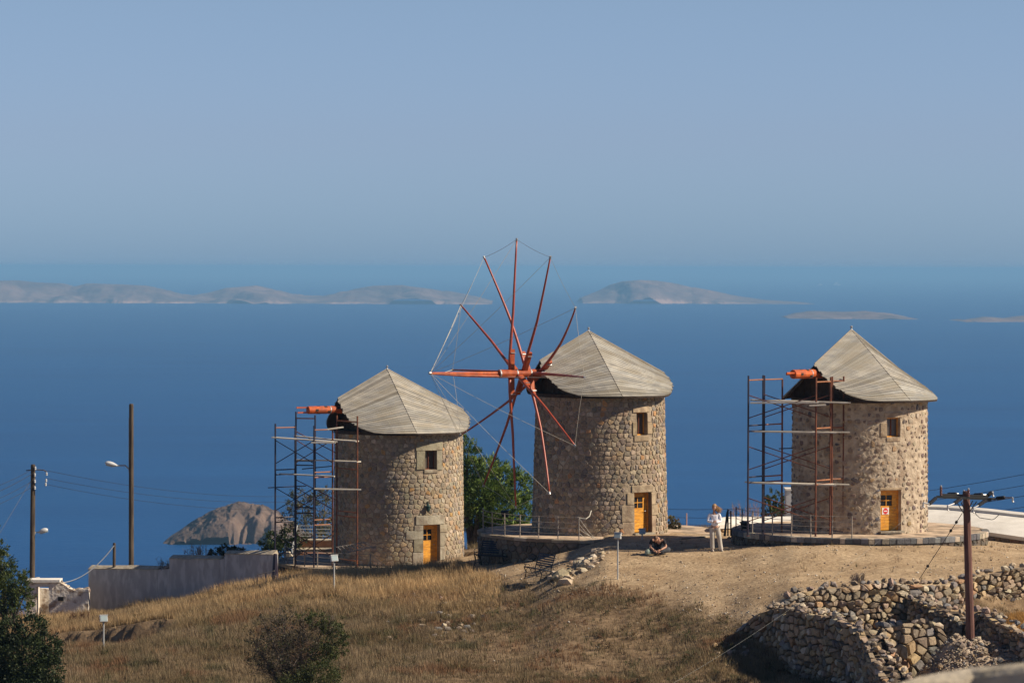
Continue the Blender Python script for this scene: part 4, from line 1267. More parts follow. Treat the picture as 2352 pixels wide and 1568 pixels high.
floodlight(1712, 1206, 1226, 126.4, 'black floodlight tilted back on a short stand beside the right scaffold', 2.4, 1.2, True)

m_pole = mat('creosoted_pole', (0.050, 0.036, 0.026), 0.85, (0.12, 0.09, 0.06), scale=3, detail=5, stretch=(3, 3, 0.4))
m_pole_far = mat('brown_pole', (0.10, 0.045, 0.035), 0.8, (0.17, 0.085, 0.065), scale=3, detail=5, stretch=(3, 3, 0.4))
m_porc = mat('brown_porcelain', (0.13, 0.055, 0.045), 0.25, spec=0.5)
m_rubber = mat('black_insulator', (0.015, 0.013, 0.012), 0.4)
m_wire = mat('black_wire', (0.03, 0.03, 0.035), 0.6)

def pole(name, label, u, vt, Y, r0, r1, vbot=None, ub=None, cat='pole', group=None, m=None):
    t = P(u, vt, Y); b = P(ub if ub else u, vbot or 1320, Y)
    zb = min(b.z, ground_z(b.x, b.y)) - 0.2
    root = thing(name, (b.x, b.y, zb + 0.2), label, cat, group)
    g = G(); g.tube([(b.x, b.y, zb), (t.x, t.y, t.z - 0.05), (t.x, t.y, t.z)], [r0, r1, r1 * 0.8], 10); g.build('shaft', m or m_pole, root, smooth=False)
    return root, t
def lamp_arm(root, p0, p1, head, r=0.034, up_head=0.0):
    g = G(); mid = p0.lerp(p1, 0.35) + Vector((0, 0, 0.12)); g.tube([p0, mid, p1], r, 6); g.build('arm', m_galv, root)
    d = (head - p1).normalized(); g = G()
    n = 7; pts = [p1 + (head - p1) * k / n for k in range(n + 1)]
    g.tube(pts, [0.03, 0.06, 0.085, 0.10, 0.105, 0.10, 0.08, 0.03], 8)
    h = g.build('lamp_head', m_lampw, root, smooth=True)
    g = G(); c = p1.lerp(head, 0.62); g.beam(c - d * 0.16 - Vector((0, 0, 0.085)), c + d * 0.16 - Vector((0, 0, 0.085)), 0.12, 0.05); g.build('glass', m_lampg, h)
Yp = 144.0
lp, t = pole('street_lamp', 'tall dark wooden pole rising from the grey wall with one lamp arm to the left', 301.5, 927, Yp, 0.115, 0.095, 1310, cat='street lamp')
lamp_arm(lp, P(297, 1078, Yp), P(270, 1069, Yp), P(241, 1062, Yp))
g = G(); g.tube([P(296.5, 960, Yp) , P(296.2, 1085, Yp)], 0.02); g.build('conduit', m_galv, lp)
lp, t = pole('utility_pole', 'utility pole at the left edge with wires, bracket and small lamp', 76, 1066, 142.0, 0.12, 0.095, 1335, ub=73)
lamp_arm(lp, P(77, 1232, 142), P(88, 1222, 142), P(110, 1215, 142))
g = G(); g.tube([P(60, 1080, 142), P(80, 1078, 142), P(100, 1079, 142), P(107, 1083, 142)], 0.022); g.build('bracket', m_pole, lp)
for (u, v) in ((107, 1088), (106, 1103), (105, 1112), (80, 1090), (80, 1105), (80, 1120), (81, 1075)):
    g = G(); c = P(u, v, 141.9); g.lathe(c - Vector((0, 0, .07)), [(0.015, 0), (0.045, 0.02), (0.03, 0.06), (0.045, 0.09), (0.02, 0.14)], 8); g.build('insulator', m_lampw, lp)
sp, t = pole('short_pole', 'short leaning pole behind the grey wall that ties off a white cable', 262.5, 1246, 141.5, 0.075, 0.06, 1310, ub=261)

def wire(label, pts, r=0.009, m=None, sag=0.0, name='overhead_wire', group=None, n=14, cat='wire'):
    a, b = pts
    g = G(); L = (Vector(b) - Vector(a)).length
    g.tube([Vector(a).lerp(Vector(b), k / n) - Vector((0, 0, sag * 4 * (k / n) * (1 - k / n))) for k in range(n + 1)], r, 4)
    return tag(g.build(name, m or m_wire), label, cat, group)
wire('white cable sagging from the short pole down to the ruined white house', (P(262, 1252, 141.4), P(128, 1338, 141.0)), 0.020, mat('white_cable', (0.6, 0.62, 0.62), 0.5), 0.42)
WG = 'thin wires strung from the left utility pole'
for nm_, v0, v1, rr_ in (('topmost', 1076, 1098, .008), ('second', 1086, 1117, .010), ('third', 1103, 1133, .008), ('lowest', 1116, 1146, .008)):
    wire(nm_ + ' of four thin wires from the left utility pole to the left edge', (P(77, v0, 142), P(-140, v1 + 55, 138)), rr_, sag=0.2, group=WG)
for nm_, v0, v1 in (('topmost', 1080, 1128), ('middle', 1098, 1140), ('lowest', 1112, 1158)):
    wire(nm_ + ' of three thin wires from the left utility pole towards the left scaffold', (P(106, v0, 142), P(760, v1 + 6, 190)), 0.008, sag=0.5, group=WG)
wire('stay wire slanting from the left utility pole down to the left', (P(73, 1100, 142), P(-40, 1290, 140)), 0.008, m_rope_dark)
for i, (va, vb) in enumerate(((1042, 1167), (1070, 1185), (1098, 1200), (1128, 1214))):
    wire(('topmost', 'second', 'third', 'lowest')[i] + ' of four thin wires crossing the sea behind the rightmost windmill', (P(2700, va - 30, 150), P(1480, vb, 215)), 0.011, sag=1.0, group='distant wires crossing the sea at the right')

def right_pole():
    Y = 105.0
    root, t = pole('utility_pole', 'brown utility pole with crossarm and many insulators before the stone ruins', 2219.5, 1127, Y, 0.145, 0.105, 1545, ub=2232, m=m_pole_far)
    C7 = lambda x, y, dy=0.0: P((2250 + x / 7.128) / 1.06293, (1160 + y / 7.128) / 1.06293, Y + dy)
    m_arm = mat('grey_steel_arm', (0.075, 0.078, 0.07), 0.6, (0.11, 0.105, 0.09), scale=3)
    for (x0, y0, x1, y1, dy) in ((255, 372, 1290, 412, -0.16), (335, 338, 1150, 366, 0.16)):
        g = G(); g.beam(C7(x0, y0, dy), C7(x1, y1, dy), 0.07, 0.075); g.build('crossarm', m_arm, root)
    for (x0, y0, x1, y1) in ((620, 480, 730, 655), (690, 470, 745, 600), (960, 450, 820, 650), (890, 440, 800, 610)):
        g = G(); g.tube([C7(x0, y0, -.16), C7(x1, y1, -.08)], 0.016); g.build('arm_brace', m_arm, root)
    def pin(x, y0, y1, dy=0):
        a, b = C7(x, y1, dy), C7(x, y0, dy); L = (b - a).length; pr = [(0.02, 0)]
        n = 6
        for k in range(n): pr += [(0.048, L * (k + 0.3) / n), (0.030, L * (k + 0.8) / n)]
        pr += [(0.02, L * 1.02)]
        g = G(); g.lathe(a, pr, 8, axis=(b - a)); g.build('insulator', m_porc, root)
        g = G(); g.lathe(b, [(0.03, 0), (0.035, .03), (0.0, .06)], 6); g.build('cap', m_steel, root)
    pin(338, 200, 352, -.16); pin(815, 250, 372, -.16); pin(735, 285, 372, 0.1)
    def string(x0, y0, x1, y1, ex, ey, dy0, dy1, end=True):
        a, b = C7(x0, y0, dy0), C7(x1, y1, dy1); L = (b - a).length; pr = [(0.02, 0)]
        for k in range(5): pr += [(0.062, L * (k + 0.3) / 5), (0.048, L * (k + 0.8) / 5)]
        pr += [(0.02, L)]
        g = G(); g.lathe(a, pr, 8, axis=(b - a)); g.build('insulator', m_rubber, root)
        e = C7(ex, ey, dy1 * 1.4); g = G(); g.tube([b, e], 0.024, 6)
        if end: g.tube([e, e + Vector((0, 0, -0.11)), e + Vector((0.03, 0, -0.14))], 0.03, 6)
        g.build('clamp', m_steel, root)
    string(245, 395, 130, 500, 30, 475, -.2, -.7); string(690, 395, 565, 490, 455, 530, -.2, -.7); string(1120, 430, 985, 525, 900, 570, -.2, -.8)
    string(1310, 398, 1450, 384, 1585, 385, -.2, -.5); string(600, 325, 460, 325, 640, 318, .2, .7, False); string(1055, 335, 915, 340, 1130, 338, .2, .6, False); string(1150, 350, 1215, 300, 1240, 285, .2, .4)
    for x, y in ((1195, 420), (1165, 425)):
        g = G(); g.box(C7(x, y, -.2), (0.07, 0.06, 0.10)); g.build('clamp', m_rubber, root)
    g = G(); g.tube([C7(705, 378, -.16), C7(695, 400, -.2), C7(720, 480, -.16)], 0.012); g.build('bonding_lead', m_steel, root)
    pts = [C7(905, 600, -.8), C7(950, 680, -.8), C7(1010, 735, -.7), C7(1225, 770, -.6), C7(1270, 755, -.6), C7(1350, 680, -.5)]
    g = G(); g.tube(pts, 0.011, 5); g.build('jumper_wire', m_wire, root)
    return C7, Y
C7, _Y = right_pole()
a = C7(705, 660, -.1); b = on_ground(2108, 1334, 104, 118)
wire('guy wire from the brown pole down to the top of the ruined wall', (a, b), 0.013)
for nm_, t_ in (('uppermost', 0.12), ('second', 0.24), ('lowest', 0.76)):
    g = G(); c = a.lerp(b, t_); dd = (b - a).normalized(); g.lathe(c, [(0.01, -0.08), (0.045, -0.04), (0.02, 0.0), (0.045, 0.04), (0.01, 0.08)], 8, axis=dd)
    tag(g.build('egg_insulator', m_rubber), nm_ + ' small dark insulator on the guy wire of the brown pole', 'insulator', 'insulators on the guy wire')
wire('long slack pale wire slanting across the dark ruin wall to the lower left', (C7(30, 480, -.9), P(1330, 1680, 88)), 0.0022, mat('pale_wire', (0.25, 0.26, 0.24), 0.5), 0.5, n=24)

# ------------------------------------------------------------------ walls and small buildings
m_greywall = mat('stained_grey_render', (0.33, 0.31, 0.30), 0.95, (0.43, 0.405, 0.385), scale=2.5, detail=7, stretch=(1, 1, 0.35), contrast=(0.3, 0.7), bump=0.01, bscale=8, col3=(0.50, 0.475, 0.45), scale3=4.5)
m_coping = mat('rough_pale_coping', (0.33, 0.28, 0.20), 0.95, (0.50, 0.43, 0.32), scale=6, detail=6, bump=0.02, bscale=14)
m_white = mat('whitewash', (0.66, 0.62, 0.54), 0.9, (0.78, 0.74, 0.66), scale=1.2, detail=6, bump=0.01, bscale=6)
m_whiteold = mat('flaking_whitewash', (0.30, 0.22, 0.155), 0.95, (0.68, 0.62, 0.53), scale=3.5, detail=7, contrast=(0.36, 0.50), bump=0.05, bscale=6)

def wall_seg(root, name, p0, p1, zt0, zt1, zb, th, m, cop=None, ct=0.12, ov=0.03):
    p0, p1 = Vector((p0[0], p0[1], 0)), Vector((p1[0], p1[1], 0)); d = (p1 - p0).normalized(); n = Vector((-d.y, d.x, 0))
    if n.y < 0: n = -n
    g = G(); z = [zb, zb, zt0, zt1]
    def pr(a, b, za, zb_, o0, o1, ext=0.0):
        a = a - d * ext; b = b + d * ext
        return [a + n * o0 + Vector((0, 0, za[0])), b + n * o0 + Vector((0, 0, za[1])), b + n * o1 + Vector((0, 0, za[1])), a + n * o1 + Vector((0, 0, za[0])),
                a + n * o0 + Vector((0, 0, zb_[0])), b + n * o0 + Vector((0, 0, zb_[1])), b + n * o1 + Vector((0, 0, zb_[1])), a + n * o1 + Vector((0, 0, zb_[0]))]
    BF = [(0, 1, 5, 4), (1, 2, 6, 5), (2, 3, 7, 6), (3, 0, 4, 7), (4, 5, 6, 7), (3, 2, 1, 0)]
    if cop:
        g.add(pr(p0, p1, (zb, zb), (zt0 - ct, zt1 - ct), 0, th), BF); o = g.build(name, m, root)
        g = G(); K = max(1, int((p1 - p0).length / 0.5)); V = []; F = []
        for k in range(K + 1):
            t = k / K; c = p0.lerp(p1, t); zz = zt0 + (zt1 - zt0) * t
            j = [RND.uniform(-.02, .02) for _ in range(4)]
            V += [c - n * (ov + j[0]) + Vector((0, 0, zz - ct + 0.003)), c - n * (ov + j[1]) + Vector((0, 0, zz - 0.10 + j[1] * .5)), c + n * 0.14 + Vector((0, 0, zz + j[2] * .6)), c + n * (th * 0.8) + Vector((0, 0, zz + 0.03 + j[3] * .6)), c + n * (th + ov) + Vector((0, 0, zz - ct + 0.003))]
        for k in range(K):
            for i in range(5):
                i2 = (i + 1) % 5; F.append((k * 5 + i, (k + 1) * 5 + i, (k + 1) * 5 + i2, k * 5 + i2))
        F += [(4, 3, 2, 1, 0), tuple(K * 5 + i for i in range(5))]
        g.add(V, F); g.build('coping', cop, o)
        return o
    g.add(pr(p0, p1, (zb, zb), (zt0, zt1), 0, th), BF)
    return g.build(name, m, root)

def grey_wall():
    L = lambda u, Y: ((u - 1176) / FPX * Y, Y)
    za = lambda v, Y: CAMZ - (v - HV) / FPX * Y
    root = thing('grey_wall', (*L(400, 138.7), za(1380, 138.7)), 'long stepped grey rendered wall with pale coping left of the windmills', 'wall')
    Yf = lambda u: 142.2 - (u - 203) / (640 - 203) * 6.0
    S = [(203, 362, 1303, 1304), (362, 389, 1311, 1309), (389, 505, 1279, 1280), (505, 516, 1287, 1285), (516, 628, 1268, 1268)]
    for i, (ua, ub, va, vb) in enumerate(S):
        wall_seg(root, 'wall_panel', L(ua, Yf(ua)), L(ub - 0.4, Yf(ub)), za(va, Yf(ua)), za(vb, Yf(ub)), za(1420, Yf(ua)), 0.30, m_greywall, m_coping if i % 2 == 0 else None, 0.13)
    for (u, v, s) in ((368, 1308, .28), (376, 1306, .34), (383, 1303, .30), (362, 1311, .22), (388, 1301, .25)):
        put_rock(P(u, v, Yf(u) + 0.2), s, root)
grey_wall()

def ext(root, name, poly, Y, depth, m, slope=0.0):
    """outline in the wall's own plane, given real thickness"""
    g = G(); n = len(poly)
    A = [P(u, v, Y + slope * (u - poly[0][0])) for u, v in poly]
    B = [p + Vector((0, depth, 0)) for p in A]
    g.add(A + B, [tuple(range(n)), tuple(range(2 * n - 1, n - 1, -1))] + [(i, (i + 1) % n, n + (i + 1) % n, n + i) for i in range(n)])
    return g.build(name, m, root)

def white_ruin():
    Y = 139.5
    c = P(130, 1400, Y)
    root = thing('ruined_house', (c.x, c.y, c.z), 'ruined whitewashed stone house with a dark doorway left of the grey wall', 'ruin')
    ext(root, 'wall', [(68, 1440), (68, 1338), (84, 1338), (84, 1348), (84, 1440)][:3] + [(84, 1440)], Y, 0.5, m_whiteold)
    ext(root, 'wall', [(84, 1347), (84, 1338), (112, 1336), (112, 1347)], Y, 0.5, m_darkwood if False else m_whiteold)
    ext(root, 'wall', [(112, 1450), (112, 1336), (138, 1337), (150, 1344), (158, 1350), (172, 1356), (180, 1352), (203, 1352), (203, 1450)], Y, 0.5, m_whiteold)
    ext(root, 'back_wall', [(64, 1440), (64, 1350), (203, 1356), (203, 1440)], Y + 3.0, 0.4, m_whiteold)
    ext(root, 'side_wall', [(60, 1440), (60, 1340), (68, 1340), (68, 1440)], Y, 3.0, m_whiteold)
    ext(root, 'roof_slab', [(58, 1338), (58, 1331), (137, 1331), (137, 1336.5)], Y - 0.1, 0.9, m_white)
    g = G(); g.box(P(140, 1374, Y - 0.0), (0.22, 0.2, 0.16)); g.build('niche_dark', m_black, root)  # solid black block standing in for the dark of a small hole
    rn = random.Random(5)
    for k in range(26):
        u = rn.uniform(112, 203); v = interp([(112, 1336), (138, 1336), (158, 1349), (172, 1355), (203, 1351)], u)
        put_rock(P(u, v + rn.uniform(-1, 3), Y + 0.25), rn.uniform(0.16, 0.32), root, rnd=rn)
    for k in range(24):
        g_ = on_ground(rn.uniform(20, 80), rn.uniform(1418, 1445), 124, 143)
        put_rock(g_, rn.uniform(0.15, 0.35), root, 'stone', rn)
white_ruin()

m_terracotta = mat('brown_brick_face', (0.26, 0.12, 0.07), 0.95, (0.36, 0.20, 0.12), scale=3, detail=6, bump=0.02, bscale=8)
def steps_left():
    C5 = lambda x, y, Y: P((660 + x / 6.533) / 1.06293, (1180 + y / 6.533) / 1.06293, Y)
    c = C5(700, 1250, 144)
    root = thing('stepped_planter', (c.x, c.y, c.z), 'low brown brick walls with cream copings rising in steps behind the left scaffold', 'wall')
    def bx(x0, x1, y0, y1, Y, dep, m, name):
        a = C5(x0, y0, Y); b = C5(x1, y1, Y); g = G(); g.box(((a.x + b.x) / 2, Y + dep / 2, (a.z + b.z) / 2), (b.x - a.x, dep, a.z - b.z)); g.build(name, m, root)
    bx(410, 1180, 905, 1400, 147.5, 0.5, m_terracotta, 'brick_wall'); bx(405, 1185, 897, 912, 147.4, 0.7, m_coping, 'coping'); bx(410, 458, 912, 1050, 147.38, 0.1, m_white, 'corner_pier')
    bx(405, 1185, 1045, 1058, 146.6, 0.9, m_coping, 'coping'); bx(410, 1185, 1058, 1180, 146.7, 0.7, m_mortar_tan, 'step_wall')
    bx(480, 1185, 1110, 1400, 145.6, 0.5, m_terracotta, 'brick_wall'); bx(400, 1185, 1180, 1200, 145.0, 0.9, m_coping, 'coping'); bx(400, 1185, 1200, 1420, 145.1, 0.6, m_mortar_tan, 'step_wall')
    bx(245, 400, 1215, 1420, 145.1, 0.6, m_terracotta, 'brick_wall')
    ra, rb, rc, rd = C5(245, 1095, 144.9), C5(300, 1095, 144.9), C5(400, 1225, 144.9), C5(245, 1225, 144.9)
    g = G(); V = [ra, rb, rc, rd]; g.add(V + [v + Vector((0, .5, 0)) for v in V], [(0, 1, 2, 3), (7, 6, 5, 4), (0, 4, 5, 1), (1, 5, 6, 2), (2, 6, 7, 3), (3, 7, 4, 0)]); g.build('cheek_wall', m_coping, root)
    s = thing('stair_railing', C5(430, 900, 147.3), 'pale pipe railing on the brick steps behind the left scaffold', 'railing')
    for k in range(4):
        g = G(); g.tube([C5(425 - k * 6, 672 + k * 55, 147.4), C5(1000, 670 + k * 58, 147.4)], 0.014, 5); g.build('rail', m_galv, s)
    for x0, y0, x1, y1 in ((430, 668, 350, 1110), (388, 820, 330, 1120)):
        g = G(); g.tube([C5(x0, y0, 147.3), C5(x1, y1, 145.6)], 0.02, 5); g.build('post', m_galv, s)
    g = G(); g.tube([C5(975, 670, 147.4), C5(975, 905, 147.4)], 0.02, 5); g.build('post', m_galv, s)
steps_left()

def cistern():
    F = [(1643, 1208, 131.8), (1660, 1205, 131.9), (1815, 1204, 133.6), (1990, 1203, 134.6), (2130, 1207, 134.0), (2250, 1219, 131.5), (2352, 1233, 129.4), (2560, 1262, 126.0)]
    Bk = [(1652, 1194, 133.3), (1672, 1186, 134.2), (1815, 1185, 136.5), (1990, 1175, 138.2), (2130, 1165.5, 138.0), (2250, 1173, 135.6), (2352, 1184, 133.6), (2560, 1204, 130.4)]
    f = [P(*a) for a in F]; b = [P(*a) for a in Bk]
    root = thing('cistern_wall', (f[0].x, f[0].y, f[0].z - 0.6), 'low stone wall with a broad white sloping top curving behind the rightmost windmill', 'wall')
    def res(a, n=5):
        o = []
        for i in range(len(a) - 1):
            for k in range(n):
                t = k / n
                p0 = a[max(0, i - 1)]; p1 = a[i]; p2 = a[i + 1]; p3 = a[min(len(a) - 1, i + 2)]
                o.append(0.5 * ((2 * p1) + (p2 - p0) * t + (2 * p0 - 5 * p1 + 4 * p2 - p3) * t * t + (3 * p1 - p0 - 3 * p2 + p3) * t ** 3))
        return o + [a[-1]]
    fr, bk = res(f), res(b); n = len(fr); V = []; Fc = []
    dz = Vector((0, 0, 1))
    for p, q_ in zip(fr, bk):
        m_ = p.lerp(q_, 0.5) + dz * 0.07
        V += [p - dz * 0.14, p, p.lerp(q_, 0.2) + dz * 0.05, m_, p.lerp(q_, 0.85) + dz * 0.03, q_, q_ - dz * 0.5]
    for i in range(n - 1):
        for k in range(6): Fc.append((i * 7 + k, (i + 1) * 7 + k, (i + 1) * 7 + k + 1, i * 7 + k + 1))
        Fc.append((i * 7 + 6, (i + 1) * 7 + 6, (i + 1) * 7, i * 7))
    Fc += [tuple(range(6, -1, -1)), tuple((n - 1) * 7 + k for k in range(7))]
    g = G(); g.add(V, Fc); g.build('white_slab', m_white, root)
    # raised lip on the slab at the right
    g = G(); lo = [i for i in range(n) if bk[i].x > 14.2]
    for i in lo[:-1]:
        p, q_ = bk[i] + dz * 0.0, bk[i + 1]
        inn = (fr[i] - bk[i]).normalized() * 0.45; inn2 = (fr[i + 1] - bk[i + 1]).normalized() * 0.45
        g.add([p, q_, q_ + inn2, p + inn, p + dz * .13, q_ + dz * .13, q_ + inn2 + dz * .12, p + inn + dz * .12], [(0, 1, 5, 4), (3, 7, 6, 2), (4, 5, 6, 7), (0, 4, 7, 3), (1, 2, 6, 5)])
    g.build('raised_lip', m_white, root)
    # masonry face
    ln = [0.0]
    for i in range(n - 1): ln.append(ln[-1] + (fr[i + 1] - fr[i]).length)
    nrm = []
    for i in range(n):
        d = fr[min(n - 1, i + 1)] - fr[max(0, i - 1)]; d.z = 0; d.normalize(); nrm.append(Vector((d.y, -d.x, 0)) if d.x > 0 else Vector((-d.y, d.x, 0)))
    def mp(s, z, dd):
        i = 0
        while i < n - 2 and ln[i + 1] < s: i += 1
        t = (s - ln[i]) / max(1e-6, ln[i + 1] - ln[i]); p = fr[i].lerp(fr[i + 1], t); nn = nrm[i].lerp(nrm[i + 1], t)
        q_ = p + nn * (dd - 0.05) + dz * (z - 0.14)
        return tuple(q_)
    rnd = random.Random(31)
    g = G(); V = [];
    ss = [ln[-1] * k / 60 for k in range(61)]
    for s in ss: V += [mp(s, 0.02, -0.03), mp(s, -1.6, -0.03)]
    g.add(V, [(2 * k, 2 * k + 2, 2 * k + 3, 2 * k + 1) for k in range(60)]); core = g.build('core', m_mortar_tan, root)
    cells = stone_cells(0, ln[-1], -1.3, -0.01, 0.24, 0.34, 0.30, 0.60, 0.14, rnd)
    lay_stones(cells, mp, 0.012, 0.04, [(3, (0.34, 0.20, 0.13)), (3, (0.30, 0.22, 0.16)), (2, (0.26, 0.21, 0.17)), (1, (0.40, 0.27, 0.16))], rnd, core, facing, limit=120)
cistern()
def kiosk():
    p = P(1812, 1148, 137.5); b = P(1812, 1188, 137.5)
    root = thing('chimney_block', (b.x, b.y, b.z), 'narrow grey rendered block just left of the rightmost windmill', 'wall')
    a, c = P(1806, 1125, 137.5), P(1822, 1260, 137.5)
    g = G(); g.box(((a.x + c.x) / 2, 137.9, (a.z + c.z) / 2), (c.x - a.x, 0.8, a.z - c.z)); g.build('block', mat('grey_render', (0.42, 0.42, 0.43), 0.9, (0.5, 0.5, 0.5), scale=4), root)
    g = G(); g.box(((a.x + c.x) / 2, 137.9, a.z + 0.03), (c.x - a.x + 0.08, 0.88, 0.06)); g.build('cap', m_conc if False else m_white, root)
kiosk()
# slim metal posts on the edge of the plateau
for (u, v0, v1, Y, lab) in ((1577, 1178, 1222, 136.5, 'slim pink metal post on the plateau edge right of the middle windmill'),):
    a = P(u, v0, Y); g = G(); g.tube([a, (a.x, a.y, ground_z(a.x, a.y) - .1)], 0.03); tag(g.build('metal_post', mat('pinkish_post', (0.42, 0.27, 0.27), 0.6)), lab, 'post')
# gate frame of black iron at the left of the right terrace
def gate():
    C = lambda x, y, Y: P((1720 + x / 9.8) / 1.06293, (1180 + y / 9.8) / 1.06293, Y)
    root = thing('iron_gate', C(560, 1250, 125.4), 'narrow black iron gate standing left of the right scaffold', 'gate')
    g = G(); g.tube([C(480, 1255, 125.4), C(540, 700, 125.4), C(565, 615, 125.4), C(590, 640, 125.4)], [0.05, 0.035, 0.03, 0.03]); g.build('leaning_post', m_black, root)
    for x, y0, y1 in ((630, 650, 1250), (560, 640, 1250)):
        g = G(); g.tube([C(x, y0, 125.5), C(x, y1, 125.5)], 0.03); g.build('post', m_black, root)
    for k in range(4):
        g = G(); g.tube([C(560, 700 + k * 130, 125.5), C(630, 690 + k * 130, 125.5)], 0.012); g.build('bar', m_black, root)
gate()

# foreground parapet of the terrace the photographer stands on
def parapet():
    pts = [(2010, 1590), (2120, 1552), (2235, 1532), (2352, 1521), (2500, 1513), (2800, 1508)]
    Y0 = 13.0
    top = [P(u, v + 13, Y0 + 0.25 * math.sin(i)) for i, (u, v) in enumerate(pts)]
    root = thing('parapet', top[2] - Vector((0, 0, 2)), 'blurred pale rounded parapet close in the bottom right corner', 'parapet')
    V = []; F = []; n = len(top)
    pr = [(-0.02, -0.40), (-0.02, -0.055), (0.0, -0.015), (0.05, 0.0), (0.16, 0.004), (0.26, -0.02), (0.30, -0.06), (0.30, -0.40)]
    for p in top:
        for (dy, dz) in pr: V.append((p.x, p.y + dy - 0.02, p.z + dz))
    k = len(pr)
    for i in range(n - 1):
        for j in range(k - 1): F.append((i * k + j, (i + 1) * k + j, (i + 1) * k + j + 1, i * k + j + 1))
    F += [tuple(range(k)), tuple((n - 1) * k + j for j in range(k - 1, -1, -1))]
    g = G(); g.add(V, F); g.build('rounded_top', m_coping, root, smooth=False)
    mb = mat('blue_grey_limewash', (0.30, 0.36, 0.46), 0.9, (0.36, 0.42, 0.52), scale=2)
    V = []
    for p in top: V += [(p.x, p.y - 0.0, p.z - 0.04), (p.x, p.y - 0.0, p.z - 3.2), (p.x, p.y + 0.24, p.z - 3.2), (p.x, p.y + 0.24, p.z - 0.04)]
    F = []
    for i in range(n - 1):
        for j in range(3): F.append((i * 4 + j, (i + 1) * 4 + j, (i + 1) * 4 + j + 1, i * 4 + j + 1))
    F += [(0, 1, 2, 3), tuple((n - 1) * 4 + j for j in (3, 2, 1, 0))]
    g = G(); g.add(V, F); g.build('wall_face', mb, root)
parapet()

# ------------------------------------------------------------------ dry stone ruins
DRY = [(4, (0.38, 0.29, 0.195)), (3, (0.44, 0.345, 0.235)), (2.5, (0.28, 0.22, 0.16)), (1.2, (0.24, 0.22, 0.20)), (1.3, (0.48, 0.35, 0.20)), (0.7, (0.42, 0.26, 0.15)), (1.5, (0.56, 0.47, 0.34))]
m_drycore = mat('packed_earth_between_stones', (0.05, 0.038, 0.028), 1.0, (0.12, 0.09, 0.06), scale=6)
def dry_wall(label, pts, th, seed, limit=240, hmin=0.11, hmax=0.30, wmin=0.13, wmax=0.42, faces=(1,), proud=0.10, toprocks=(0.10, 0.34), rockp=1.0, table=DRY):
    """pts: (x, y, ztop, zbottom); faces: +1 the side to the right of the walking direction, -1 the other"""
    rnd = random.Random(seed)
    p = [Vector((a, b, 0)) for a, b, _, _ in pts]
    root = thing('dry_stone_wall', (p[0].x, p[0].y, pts[0][3]), label, 'wall', 'dry stone walls of the sunken ruin')
    ln = [0.0]
    for a, b in zip(p, p[1:]): ln.append(ln[-1] + (b - a).length)
    def at(s):
        i = 0
        while i < len(p) - 2 and ln[i + 1] < s: i += 1
        t = min(1, max(0, (s - ln[i]) / (ln[i + 1] - ln[i]))); d = (p[i + 1] - p[i]).normalized()
        # soften the turns
        return p[i].lerp(p[i + 1], t), Vector((d.y, -d.x, 0)), pts[i][2] + (pts[i + 1][2] - pts[i][2]) * t, pts[i][3] + (pts[i + 1][3] - pts[i][3]) * t
    L = ln[-1]; g = G(); V = []; N_ = max(8, int(L / 0.4)); F = []
    for k in range(N_ + 1):
        c, n, zt, zb = at(L * k / N_)
        zt += rnd.uniform(-.06, .02)
        V += [c + n * (th / 2 - .17) + Vector((0, 0, zb - .4)), c + n * (th / 2 - .20) + Vector((0, 0, zt - 0.08)), c - n * (th / 2 - .20) + Vector((0, 0, zt - 0.08)), c - n * (th / 2 - .17) + Vector((0, 0, zb - .4))]
    for k in range(N_):
        for j in range(3): F.append((k * 4 + j, (k + 1) * 4 + j, (k + 1) * 4 + j + 1, k * 4 + j + 1))
    F += [(0, 1, 2, 3), tuple(N_ * 4 + j for j in (3, 2, 1, 0))]
    g.add(V, F); core = g.build('core', m_drycore, root)
    zmin = min(q_[3] for q_ in pts); zmax = max(q_[2] for q_ in pts); Hh = zmax - zmin
    for fside in faces:
        def mp(s, z, d):
            c, n, zt, zb = at(s)
            hh = z / Hh; zz = zb + (zt - zb) * hh
            return tuple(c + n * fside * (th / 2 + d - 0.08 - 0.05 * hh) + Vector((0, 0, zz + 0.04 * math.sin(s * 2.1))))
        cells = stone_cells(0, L, -0.15, Hh, hmin, hmax, wmin, wmax, 0.3, rnd)
        lay_stones(cells, mp, 0.012, proud, table, rnd, core, facing, limit=limit // len(faces), sink=-0.06, rnd_tilt=0.7)
    n = int(L * 7 * rockp)
    for k in range(n):                                      # loose stones along the top
        s = rnd.uniform(0, L); c, nn, zt, zb = at(s); sz = rnd.uniform(*toprocks)
        q_ = c + nn * rnd.uniform(-th / 2, th / 2) * 0.95 + Vector((0, 0, zt + sz * 0.18))
        put_rock(q_, sz, root, 'stone', rnd)
    return root
def W3(u, v, Y): p = P(u, v, Y); return (p.x, p.y, p.z)
def dw(label, tops, zb, *a, **k):
    pts = []
    for (u, v, Y), z in zip(tops, zb if isinstance(zb, (list, tuple)) else [zb] * len(tops)):
        x, y, zt = W3(u, v, Y); pts.append((x, y, zt, z))
    return dry_wall(label, pts, *a, **k)
dw('long sunlit dry stone retaining wall along the edge of the plaza', [(1772, 1392, 109.6), (1830, 1362, 109.9), (1890, 1348, 110.3), (2000, 1338, 110.9), (2100, 1338, 111.6), (2160, 1342, 112.2), (2230, 1318, 113.2), (2352, 1300, 114.3), (2500, 1292, 115.5)],
   [-1.2, -1.45, -1.7, -1.75, -1.8, -1.75, -1.3, -0.9, -0.8], 0.75, 201, 300, faces=(1,))
